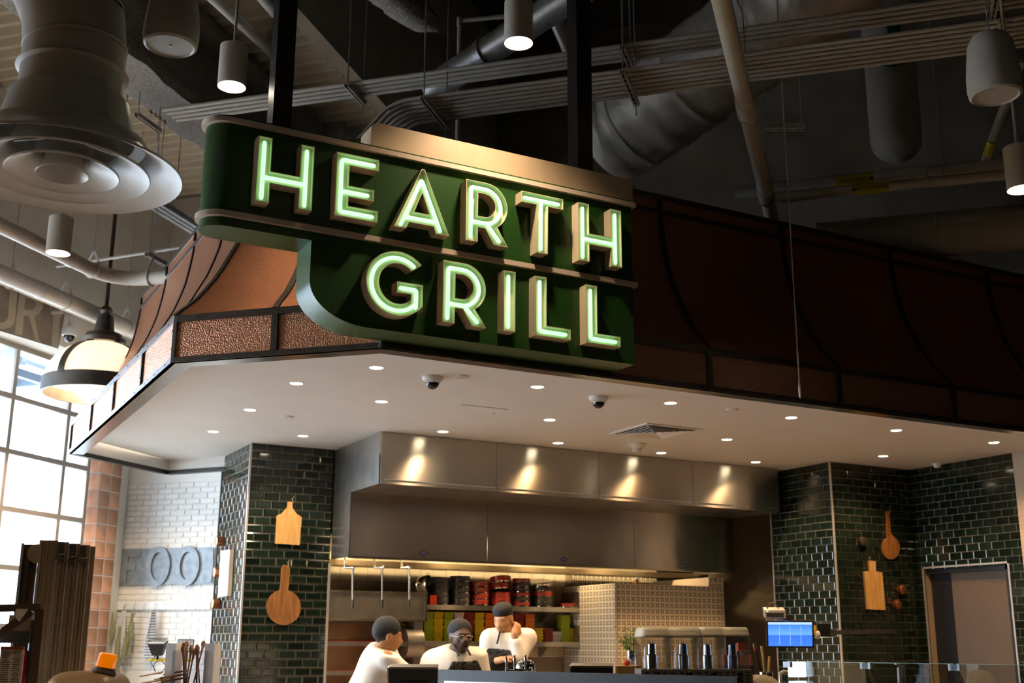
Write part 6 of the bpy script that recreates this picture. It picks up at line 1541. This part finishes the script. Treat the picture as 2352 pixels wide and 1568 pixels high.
for o_ in (-.14, .14):
    mb = MB(); mb.obox(ub + RH * o_ + UP * .15, RH * .035, FH * .1, UP * .15); mb.build('end_post', M['binwhite'], un)
for k in range(9):
    rr = random.Random(k); a_ = ub + RH * rr.uniform(-.07, .05) + FH * rr.uniform(-.06, .06) + UP * .01; b_ = a_ + UP * rr.uniform(.22, .30) + RH * rr.uniform(-.04, .06)
    mb = MB(); mb.tube([a_, a_.lerp(b_, .7), b_], [.006, .006, .012], 7); mb.ball(b_, .018, 8, 6, (1, .5, 1.5)); mb.build('wooden_spoon', M['woodspoon'], un, smooth=True)
pl_ = at_d(372, 1560, 8.4); pl_.z = zt1; mb = MB()
for k in range(7):
    rr = random.Random(k + 50); a_ = pl_ + RH * rr.uniform(-.1, .1) + UP * (.01 + .012 * k); mb.tube([a_ - RH * .09 + FH * rr.uniform(-.05, .05), a_ + RH * .09 + FH * rr.uniform(-.05, .05) + UP * .03], .008, 6)
mb.build('utensil_pile', M['woodspoon'], smooth=True, at=pl_, label='loose pile of dark utensils left of the spoon bin', cat='utensils')

# ================================================================ scissor lift parked at the lower left
M['alu'] = mat('aluminium_mast', (.42, .31, .20), .45, .35, var=.15, scale=5); M['alubright'] = mat('aluminium_edge', (.62, .62, .64), .35, .6); M['liftbody'] = mat('lift_body_tan', (.42, .28, .16), .4, .1, var=.08)
M['amber'] = mat('amber_beacon', (.90, .26, .0), .15, emit=(1, .22, 0), es=.35); M['placard'] = mat('placard_paper', (.62, .56, .44), .7, var=.08, scale=30); M['orangestrip'] = mat('orange_strip', (.55, .10, .02), .5)
DL = 5.6
lm = thing('personnel_lift', 'tan aluminium personnel lift mast with amber beacon at lower left', 'lift', Vector((*at_d(140, 1500, DL)[:2], 0)))
u_ = (RH * .96 + FH * .28).normalized(); v_ = u_.cross(UP)      # mast face direction; v_ towards camera
if v_.dot(FH) > 0: v_ = -v_
base = at_d(95, 1240, DL); ztop = base.z; px_m = DL / 2686.5
def mx(px): return base + u_ * ((px - 95) * px_m)
edges = [(97, 132, .0), (132, 156, .004), (156, 181, .002), (181, 203, 0.0), (203, 215, -.012)]
for i, (a_, b_, dz) in enumerate(edges):
    A, B = mx(a_), mx(b_); tz = ztop - .006 * i
    mb = MB(); mb.prism([(0, 0), ((B - A).length - .003, 0), ((B - A).length - .003, .05), (0, .05)], Vector((A.x, A.y, .12)), u_, -v_, UP * (tz - .12)); mb.build('mast_section', M['alu'], lm)
    if i < 4:
        for k in (.35, .7):
            q = A.lerp(B, k); mb = MB(); mb.obox(Vector((q.x, q.y, (tz + .12) / 2)) + v_ * .004, u_ * .0035, v_ * .004, UP * (tz - .12) / 2); mb.build('rib', M['alu'], lm)
for a_ in (97,):
    A = mx(a_ - 2); mb = MB(); mb.obox(Vector((A.x, A.y, (ztop + .12) / 2)), u_ * .006, v_ * .012, UP * (ztop - .12) / 2); mb.build('edge_strip', M['alubright'], lm)
A = mx(52) - v_ * .09; mb = MB(); mb.obox(Vector((A.x, A.y, (ztop + .1) / 2)), u_ * .006, v_ * .01, UP * (ztop - .12) / 2); mb.build('edge_strip', M['alubright'], lm)
M['mastdark'] = mat('mast_inner', (.09, .055, .035), .5, .3)
for k, px in enumerate((58, 66, 74, 82)):
    A = mx(px) - v_ * (.11 - .008 * (k % 2)); mb = MB(); mb.obox(Vector((A.x, A.y, (ztop + .1) / 2)), u_ * .0085, v_ * .012, UP * (ztop - .13) / 2); mb.build('inner_column', M['mastdark'], lm)
A = mx(86) - v_ * .06; mb = MB(); mb.lathe([(0, -.008), (.045, -.008), (.045, .008), (0, .008)], Vector((A.x, A.y, ztop - .06)), 20, v_); mb.build('pulley', M['liftbody'], lm, smooth=True)
A = mx(84) - v_ * .07; mb = MB()
for k in range(40): mb.obox(Vector((A.x, A.y, ztop - .12 - k * .02)), u_ * .006, v_ * .004, UP * .007)
mb.build('chain', M['mastdark'], lm, kind='stuff')
for px, py in ((138, 1262), (163, 1267), (187, 1270)):
    q = mx(px); q = Vector((q.x, q.y, ztop - (py - 1240) * px_m)) + v_ * .006
    mb = MB(); mb.obox(q, u_ * .014, v_ * .003, UP * .04); o = mb.build('latch', M['brass'], lm)
    mb = MB(); mb.obox(q - UP * .038 + v_ * .012, u_ * .02, v_ * .012, UP * .003); mb.build('latch_foot', M['brass'], o)
    mb = MB(); mb.lathe([(.004, 0), (.004, .03)], q - UP * .018, 8, (u_ + v_ * .6).normalized()); mb.build('pin', M['brass'], o)
    mb = MB()
    for dz in (.025, -.008): mb.lathe([(.006, 0), (.005, .005), (0, .006)], q + UP * dz + v_ * .003, 8, v_)
    mb.build('screw', M['darkmetal'], o)
# platform cage
cg = thing('lift_cage', 'dark tubular lift guard rail with instruction placard at left edge', 'guard rail', Vector((*at_d(60, 1560, DL - .35)[:2], 0)))
dg = DL - .35
for a_, b_, r in (((-60, 1398), (96, 1394), .018), ((92, 1396), (72, 1600), .020), ((-20, 1470), (70, 1405), .016)):
    A, B = at_d(*a_, dg), at_d(*b_, dg)
    mb = MB(); mb.bar(A, B, r * 1.8, r * 1.8); mb.build('rail', M['mastdark'], cg)
A = at_d(72, 1500, dg + .03); mb = MB(); mb.bar((A.x, A.y, 0), (A.x, A.y, 1.5), .03, .03); mb.build('upright', mat('upright_blue_grey', (.06, .075, .10), .5), cg)
A = at_d(35, 1462, dg + .05); mb = MB(); mb.obox(A, RH * .08, FH * .006, UP * .028); mb.build('bracket_plate', M['steeltrim'], cg)
A = at_d(46, 1430, dg + .06); mb = MB(); mb.obox(A, RH * .05, FH * .006, UP * .035); mb.build('backing_plate', M['alu'], cg)
A = at_d(24, 1532, dg + .02); mb = MB(); mb.obox(A, RH * .052, FH * .003, UP * .09); o = mb.build('placard', M['placard'], cg, label='printed instruction placard')
mb = MB(); mb.obox(A + UP * .084 - FH * .004, RH * .052, FH * .001, UP * .007); mb.build('orange_strip', M['orangestrip'], o)
mb = MB(); rr = random.Random(3)
for k in range(17):
    for j in range(2):
        w = rr.uniform(.012, .022); mb.obox(A + UP * (.068 - k * .0092) + RH * (-.025 + j * .05) - FH * .0035, RH * w, FH * .0004, UP * .0016)
mb.build('print', M['ink'], o, kind='stuff')
A = at_d(57, 1525, dg); mb = MB(); mb.tube([A + UP * .06, A, A - UP * .08], .010, 8); mb.build('red_handle', mat('handle_red', (.35, .01, .01), .4), cg, smooth=True)
A = at_d(50, 1398, dg - .02); mb = MB(); mb.prism([(-.025, 0), (.03, 0), (-.005, -.055), (-.02, -.04)], A, RH, UP, -FH * .003); mb.build('torn_tape', M['placard'], cg)
# machine body with beacon
bd = at_d(205, 1575, 5.2)
mbod = thing('machine_hood', 'rounded tan machine hood carrying the amber beacon', 'machine', Vector((bd.x, bd.y, 0)))
rows = []
zb0 = at_d(200, 1540, 5.2).z
def sup(u, v, a=.165, b=.2, h=.26):
    # superellipsoid top
    cu, su, cv, sv = math.cos(u), math.sin(u), math.cos(v), math.sin(v); f = lambda w: math.copysign(abs(w) ** .45, w)
    return bd * 1 + RH * a * f(cv) * f(cu) + FH * b * f(cv) * f(su) + UP * (zb0 - h - bd.z + h * f(sv))
for i in range(13): rows.append([sup(2 * math.pi * j / 36, math.pi / 2 * i / 12) for j in range(37)])
mb = MB(); mb.grid(rows); mb.build('hood_shell', M['liftbody'], mbod, smooth=True, angle=80)
mb = MB(); mb.obox((bd.x, bd.y, (zb0 - .26) / 2), RH * .16, FH * .19, UP * (zb0 - .26) / 2); mb.build('chassis', M['liftbody'], mbod)
bk_ = at_d(238, 1543, 5.15); bk_.z = zb0 - .012
bt = thing('beacon', 'amber warning beacon on the tan machine hood', 'beacon', bk_)
tl = (UP + RH * .18).normalized()
mb = MB(); mb.lathe([(.052, 0), (.054, .01), (.045, .022), (.043, .03)], bk_, 24, tl); mb.build('base', M['mastdark'], bt, smooth=True)
mb = MB(); mb.lathe([(.042, .03), (.041, .05), (.0385, .082), (.035, .088), (0, .089)], bk_, 24, tl); mb.build('lens', M['amber'], bt, smooth=True)
# ================================================================ serving counter in front of the cooks
M['counter'] = mat('counter_black', (.010, .010, .011), .45); M['countertop'] = mat('counter_top', (.10, .085, .07), .3); M['menuscreen'] = glow('menu_screen', (.75, .82, .95), .75, (.3, .3, .3))
pA, pB = on_z(1.25, 1003, 1537), on_z(1.25, 1700, 1553); dm = (pB - pA); dm.z = 0; um = dm.normalized(); nm_ = UP.cross(um); 
if nm_.dot(FH) > 0: nm_ = -nm_
Lm = dm.length; zm = (pA.z + pB.z) / 2
ct = thing('serving_counter', 'long dark serving counter in front of the cooks', 'counter', Vector((*((pA + pB) / 2)[:2], 0)) + FH * .6)
cm = (pA + pB) / 2 - nm_ * .46; cm.z = 0
mb = MB(); mb.obox(cm + UP * .5 - um * .1, um * (Lm / 2 + .35), nm_ * .36, UP * .5); mb.build('body', M['counter'], ct)
mb = MB(); mb.obox(cm + UP * 1.02 - um * .1, um * (Lm / 2 + .37), nm_ * .38, UP * .02); mb.build('top', M['countertop'], ct)
ZT = 1.04
mn_ = thing('menu_display', 'wide black framed menu display facing the queue', 'display', Vector((*((pA + pB) / 2)[:2], 0)))
mb = MB(); mb.obox((pA + pB) / 2 - UP * .30, um * Lm / 2, nm_ * .03, UP * .30); mb.build('frame', M['counter'], mn_)
for k in (0, 1):
    c = pA + um * Lm * ((.045 + .415) / 2 if k == 0 else (.43 + .97) / 2); w = Lm * (.37 / 2 if k == 0 else .54 / 2); c.z = zm - .30
    mb = MB(); mb.obox(c + nm_ * .031, um * w, nm_ * .002, UP * .235); mb.build('screen', M['menuscreen'], mn_)
mb = MB(); mb.obox((pA + pB) / 2 - UP * .93 + nm_ * 0, um * .3, nm_ * .03, UP * .32); mb.build('stand', M['counter'], mn_)
# point-of-sale terminals
def pos(px, py, d, w, label, text):
    p = at_d(px, py, d); t = thing('pos_terminal', label, 'terminal', Vector((p.x, p.y, ZT)), 'point of sale terminals')
    n = (-FH * .93 - UP * .30 - RH * .05).normalized(); ux = UP.cross(n).normalized() ; uy = n.cross(ux)
    c = p - uy * .11
    mb = MB(); mb.obox(c, ux * w, uy * .11, n * .022); mb.build('case', M['counter'], t)
    mb = MB(); mb.obox(c + uy * .106, ux * w, uy * .006, n * .026); mb.build('top_edge', mat('pos_edge', (.16, .13, .10), .4), t)
    mb = MB(); mb.obox(c - ux * (w + .004), ux * .006, uy * .105, n * .018); mb.build('side_edge', mat('pos_screen_edge', (.25, .32, .42), .2), t)  # blue grey strip along one side of the case
    mb = MB(); mb.bar(c - uy * .06, Vector((c.x, c.y, ZT)), .10, .05); mb.build('neck', M['counter'], t)
    mb = MB(); mb.obox((c.x, c.y, ZT + .006), RH * .1, FH * .09, UP * .006); mb.build('foot', M['counter'], t)
    if text:
        q = c + n * .024 - uy * .005 + ux * .005
        mb = MB(); mb.obox(q, ux * .078, uy * .034, n * .006); o = mb.build('customer_display', M['post'], t)
        mb = MB(); mb.obox(q + n * .0065 + ux * .008, ux * .058, uy * .0125, n * .0008); o2 = mb.build('lit_strip', glow('pos_strip', (.62, .70, .95), .8, (.3, .3, .35)), o)
        if True:
            me = text_mesh('NEXT REGISTER PLEASE', .0105, mat('strip_ink', (.12, .14, .28), .6)); cc = q + n * .008 + ux * .008; off = wloc(o)
            for v in me.vertices: v.co = cc + ux * v.co.x * .88 + uy * v.co.y + n * v.co.z * .3 - off
            ob = bpy.data.objects.new('lettering', me); C.objects.link(ob); ob.parent = o
pos(950, 1529, 6.75, .140, 'black sale terminal with a lit pole display left of the menu', True)
pos(1360, 1526, 7.0, .125, 'black sale terminal behind the middle of the menu display', False)
# chrome drink tap tower
tp_ = at_d(1192, 1540, 7.1); tt_ = thing('tap_tower', 'chrome domed tap tower with three small taps on the counter', 'tap', Vector((tp_.x, tp_.y, ZT)))
mb = MB(); mb.lathe([(.05, 0), (.045, tp_.z - ZT - .02), (.062, tp_.z - ZT), (.062, tp_.z - ZT + .02), (.055, tp_.z - ZT + .045), (.035, tp_.z - ZT + .064), (0, tp_.z - ZT + .07)], (tp_.x + .04 * RH.x, tp_.y + .04 * RH.y, ZT), 24); mb.build('dome', M['chrome'], tt_, smooth=True)
for k, (x, y) in enumerate(((1163, 1520), (1182, 1518), (1207, 1517))):
    q = at_d(x, y, 7.0); mb = MB(); mb.lathe([(.006, -.05), (.006, -.01), (.009, 0), (.007, .02), (.004, .024), (.007, .032), (0, .038)], q, 12); mb.build('tap_handle', M['chrome'], tt_, smooth=True)
    mb = MB(); mb.tube([q - UP * .045, q - UP * .05 + RH * .03, tp_ + RH * .03], .007, 8); mb.build('spout', M['chrome'], tt_, smooth=True)
# juice dispensers
M['tankclear'] = glass('dispenser_tank', (.90, .93, .97), .55, .03); M['lidcream'] = mat('lid_cream', (.72, .60, .42), .4); M['ventsteel'] = mat('dispenser_steel', (.50, .44, .37), .35, .8)
def dispenser(px0, px1, ytop, ylid, ybase, d, label, ntank):
    L = at_d(px0, ylid, d); Rr = at_d(px1, ylid, d); w = (Rr - L).length / 2; c = (L + Rr) / 2; zl = c.z; zt_ = at_d((px0 + px1) / 2, ytop, d).z; zb = at_d((px0 + px1) / 2, ybase, d).z
    t = thing('juice_dispenser', label, 'juice dispenser', Vector((c.x, c.y, ZT)), 'juice dispensers on the counter')
    for k in range(ntank):
        cc = c + RH * (-w + w * (2 * k + 1) / ntank); hw = w / ntank - .004; dp = .17
        # tank: four clear walls, slightly tapered
        o4 = [(-1, -1), (1, -1), (1, 1), (-1, 1)]
        vs = [cc * 1 + RH * x * hw * .93 + FH * y * dp * .93 + UP * (zb - cc.z) for x, y in o4] + [cc + RH * x * hw + FH * y * dp + UP * (zl - cc.z) for x, y in o4]
        mb = MB(); mb.add(vs, [(3, 2, 1, 0), (0, 1, 5, 4), (1, 2, 6, 5), (2, 3, 7, 6), (3, 0, 4, 7)]); tk = mb.build('tank', M['tankclear'], t)
        mb = MB(); mb.lathe([(.03, 0), (.03, .07), (.024, .075), (.022, .13), (0, .135)], cc + UP * (zb - cc.z) + FH * .03, 14); mb.build('cooling_dome', M['chrome'], t, smooth=True)
        mb = MB(); mb.obox(cc - FH * (dp * .955) + UP * ((zb + zl) / 2 - cc.z), RH * hw * .96, FH * .002, UP * (zl - zb) / 2); 
        # lid with rounded top
        prof = [(1.0, 0), (1.02, .004), (1.02, .012), (.985, .018), (.97, .03), (.93, .042), (.82, .05)]
        rows = []
        for sc_, h in prof:
            ring_ = []
            for j in range(33):
                a = 2 * math.pi * j / 32; f = lambda q: math.copysign(abs(q) ** .4, q)
                ring_.append(cc + RH * f(math.cos(a)) * (hw + .004) * sc_ + FH * f(math.sin(a)) * (dp + .004) * sc_ + UP * (zl - cc.z + h * (zt_ - zl) / .05))
            rows.append(ring_)
        mb = MB(); mb.grid(rows); mb.f.append(tuple(len(mb.v) - 33 + j for j in range(32))); mb.build('lid', M['lidcream'], t, smooth=True, angle=50)
        mb = MB(); mb.lathe([(.018, 0), (.018, .012), (.012, .016), (0, .016)], cc - FH * (dp + .0) + UP * (zb - .03 - cc.z), 12, -FH); mb.build('valve', M['black'], t, smooth=True)
    mb = MB(); mb.obox((c.x, c.y, (zb - .004 + ZT) / 2), RH * w * .98, FH * .18, UP * (zb - .004 - ZT) / 2); bs = mb.build('cooler_base', M['ventsteel'], t)
    mb = MB()
    for r in range(5):
        for k in range(7): mb.obox(Vector((c.x, c.y, zb - .02 - r * .016)) - FH * .1815 + RH * (-w * .8 + k * w * 1.6 / 6), RH * .010, FH * .001, UP * .003)
    mb.build('vent_slots', M['black'], bs, kind='stuff')
dispenser(1462, 1606, 1441, 1463, 1534, 6.5, 'left twin tank juice dispenser with cream lids', 2)
dispenser(1596, 1712, 1440, 1462, 1534, 6.75, 'right twin tank juice dispenser with cream lids', 2)
# plant, tomato and wooden riser
M['leaf'] = mat('parsley_green', (.13, .22, .015), .6, var=.3, scale=30); M['tomato'] = mat('tomato_red', (.75, .10, .012), .25)
rc = at_d(1442, 1545, 7.0); wr = MB(); wr.obox(Vector((rc.x, rc.y, (ZT + at_d(1442, 1529, 7.0).z) / 2)), RH * .075, FH * .07, UP * (at_d(1442, 1529, 7.0).z - ZT) / 2); zr = at_d(1442, 1529, 7.0).z
wr.build('wooden_riser', M['maple'], at=(rc.x, rc.y, ZT), label='small wooden block riser beside the juice dispensers', cat='riser')
q = at_d(1439, 1523, 6.98); q.z = zr + .019
tm = thing('tomato', 'small red tomato on the wooden riser', 'tomato', q); mb = MB(); mb.ball(q, .020, 16, 10, (1.1, 1.1, .92)); mb.build('fruit', M['tomato'], tm, smooth=True)
mb = MB()
for k in range(5): mb.tube([q + UP * .018, q + UP * .020 + Vector((.01 * math.cos(k * 1.26), .01 * math.sin(k * 1.26), 0))], .0018, 5)
mb.build('calyx', M['leaf'], tm)
g0 = at_d(1452, 1525, 7.03); g0.z = zr
pt = thing('herb_jar', 'glass jar of leafy green parsley beside the juice dispensers', 'plant', g0)
mb = MB(); mb.lathe([(.026, 0), (.028, .01), (.03, .09), (.027, .09), (.025, .012), (0, .01)], g0, 18, cap=False); mb.build('jar', M['tankclear'], pt, smooth=True)
rr = random.Random(5)
for k in range(16):
    a = rr.uniform(0, 6.28); top = g0 + UP * rr.uniform(.14, .235) + RH * rr.gauss(-.012, .035) + FH * rr.gauss(0, .025)
    mb = MB(); mb.tube([g0 + UP * .03, g0.lerp(top, .5) + UP * .02, top], .0018, 5)
    for j in range(7):
        c = g0.lerp(top, rr.uniform(.65, 1.05)) + Vector((rr.gauss(0, .014), rr.gauss(0, .014), rr.gauss(0, .012))); ax = Vector((rr.gauss(0, 1), rr.gauss(0, 1), rr.gauss(0, .6))).normalized(); b = ax.orthogonal().normalized()
        mb.add([c - ax * .011, c + b * .006, c + ax * .012, c - b * .006, c + ax.cross(b) * .0015], [(0, 1, 4), (1, 2, 4), (2, 3, 4), (3, 0, 4), (3, 2, 1, 0)])
    mb.build('sprig', M['leaf'], pt)
# things right of the dispensers
bgc = at_d(1752, 1545, 6.9); bgp = thing('paper_bag', 'crumpled pale cloth sack right of the juice dispensers', 'sack', Vector((bgc.x, bgc.y, ZT)))
rows = []
for i in range(11):
    v = math.pi / 2 * i / 10; rr = random.Random(i); rows.append([Vector((bgc.x, bgc.y, ZT)) + RH * (.17 * math.cos(v) ** .6 * math.cos(u) + .05 * (1 - math.sin(v)) - .04) + FH * .11 * math.cos(v) ** .6 * math.sin(u) + UP * (.185 * math.sin(v) + .012 * math.sin(5 * u + i)) for u in [2 * math.pi * j / 28 for j in range(29)]])
mb = MB(); mb.grid(rows); mb.build('cloth', mat('sack_cloth', (.62, .47, .30), .9, bump=.5, bscale=12), bgp, smooth=True, angle=80)
c2 = thing('prep_counter', 'dark prep counter behind the glass guard at right', 'counter', Vector((*at_d(2060, 1600, 8.3)[:2], 0)))
a_, b_ = on_z(1.06, 1812, 1562), on_z(1.06, 2420, 1585); a_ = at_d(1770, 1570, 8.4); b_ = at_d(2420, 1570, 7.0); a_.z = b_.z = 0
d2 = (b_ - a_).normalized(); n2 = UP.cross(d2)
if n2.dot(FH) < 0: n2 = -n2
Lc = (b_ - a_).length
mb = MB(); mb.obox((a_ + b_) / 2 + n2 * .35 + UP * .55, d2 * Lc / 2, n2 * .35, UP * .55); mb.build('body', M['counter'], c2)
mb = MB(); mb.obox((a_ + b_) / 2 + n2 * .35 + UP * 1.11, d2 * (Lc / 2 + .01), n2 * .36, UP * .012); mb.build('top', M['countertop'], c2)
Z2 = 1.122
gg = thing('glass_guard', 'clear glass sneeze guard with slim clips along the right counter', 'glass guard', (a_ + b_) / 2 + UP * Z2)
ztg = at_d(2000, 1522, 7.9).z
g0_, g1_ = a_ + d2 * .12, b_
M['guardglass'] = glass('guard_glass', (.93, .97, .95), .25)
for k in range(3):
    A, B = g0_.lerp(g1_, k / 3) + d2 * .008, g0_.lerp(g1_, (k + 1) / 3) - d2 * .008
    mb = MB(); mb.obox((A + B) / 2 + n2 * .04 + UP * (Z2 + ztg) / 2, (B - A) / 2, n2 * .004, UP * (ztg - Z2) / 2); mb.build('pane', M['guardglass'], gg)
    mb = MB(); mb.obox((A + B) / 2 + n2 * .04 + UP * (ztg + .002), (B - A) / 2, n2 * .005, UP * .002); mb.build('pane_edge', mat('glass_edge', (.25, .33, .28), .2), gg)
    for q in (A, B):
        mb = MB(); mb.bar(q + n2 * .04 + UP * (ztg - .01), q + n2 * .16 + UP * Z2, .006, .012); mb.build('support', M['chrome'], gg)
        mb = MB(); mb.obox(q + n2 * .03 + UP * (ztg - .02), d2 * .03, n2 * .008, UP * .02); mb.build('clip', mat('clip_pale', (.45, .55, .62), .3), gg)
pp = (a_ + b_) / 2 + n2 * .3 - d2 * .15 + UP * Z2
mb = MB(); rows = [[pp + d2 * (x * .28) + n2 * (y * .12) + UP * (.016 + .008 * math.sin(x * 9 + y * 3)) for x in [i / 8 - .5 for i in range(9)]] for y in (-1, 0, 1)]
mb.shell(rows, [[q - UP * .006 for q in r] for r in rows]); mb.build('paper_sheet', M['placard'], smooth=True, at=pp, label='curled paper sheets lying behind the glass guard', cat='paper')
fz = at_d(1792, 1545, 8.55); fa = thing('bar_tap', 'small dark tap on the prep counter left of the glass guard', 'tap', Vector((fz.x, fz.y, Z2)))
mb = MB(); mb.tube([Vector((fz.x, fz.y, Z2)), fz, fz + RH * .03 + UP * .01, fz + RH * .07], .014, 10); mb.build('spout', M['brass'], fa, smooth=True)
# utensil crock and red slicer behind
kc = at_d(1758, 1540, 9.3); kk = thing('utensil_crock', 'steel crock of utensils with yellow handles near the sack', 'crock', Vector((kc.x, kc.y, 1.0)))
bt2 = thing('back_bench', 'steel work bench along the patterned tile block', 'bench', Vector((kc.x - .3, kc.y + .1, 0)))
mb = MB(); mb.obox((kc.x - .25, kc.y + .15, .5), EX * 1.0, EY * .35, UP * .5); mb.build('body', M['steeldull'], bt2); mb = MB(); mb.obox((kc.x - .25, kc.y + .15, .99), EX * 1.02, EY * .37, UP * .01); mb.build('top', M['steel'], bt2)
mb = MB(); mb.lathe([(.055, 0), (.06, .01), (.06, .2), (.054, .2), (.052, .015), (0, .012)], (kc.x, kc.y, 1.0), 20, cap=False); mb.build('crock', M['steel'], kk, smooth=True)
for dx, h, m in ((-.01, .38, 'stand'), (.02, .30, 'stand'), (-.04, .40, 'chrome')):
    mb = MB(); mb.tube([Vector((kc.x, kc.y, 1.02)), Vector((kc.x, kc.y, 1.02)) + RH * dx * 2 + UP * h], [.008, .013], 8); mb.build('utensil', M['maple'] if m == 'stand' else M['chrome'], kk, smooth=True)
rc2 = at_d(1690, 1512, 9.5); rs_ = thing('red_machine', 'red topped kitchen appliance behind the right dispenser', 'appliance', Vector((rc2.x, rc2.y, 1.0)))
z0 = rc2.z
mb = MB(); mb.obox((rc2.x, rc2.y, (1.0 + z0 - .05) / 2), RH * .12, FH * .12, UP * (z0 - .05 - 1.0) / 2); mb.build('base', M['counter'], rs_)
mb = MB(); mb.obox(rc2 - UP * .01, RH * .11, FH * .1, UP * .04); mb.build('tray', M['red'], rs_); mb = MB(); mb.obox(rc2 + RH * .055 + UP * .09, RH * .04, FH * .05, UP * .035); mb.build('hopper', M['red'], rs_); mb = MB(); mb.cyl(rc2 + RH * .055 + UP * .03, rc2 + RH * .055 + UP * .06, .02, 10); mb.build('neck', M['darkmetal'], rs_)
# paper cup on the tiled block
ic = on_y(11.7, 1462, 1332); ic.z = ZO
pcup = thing('paper_cup', 'small brown cup with pale domed top on the patterned block', 'cup', ic)
mb = MB(); mb.lathe([(.022, 0), (.03, .06), (0, .06)], ic, 14); mb.build('cup', M['acacia'], pcup, smooth=True); mb = MB(); mb.ball(ic + UP * .065, .03, 12, 8, (1, 1, .8)); mb.build('dome', M['plastic'], pcup, smooth=True)
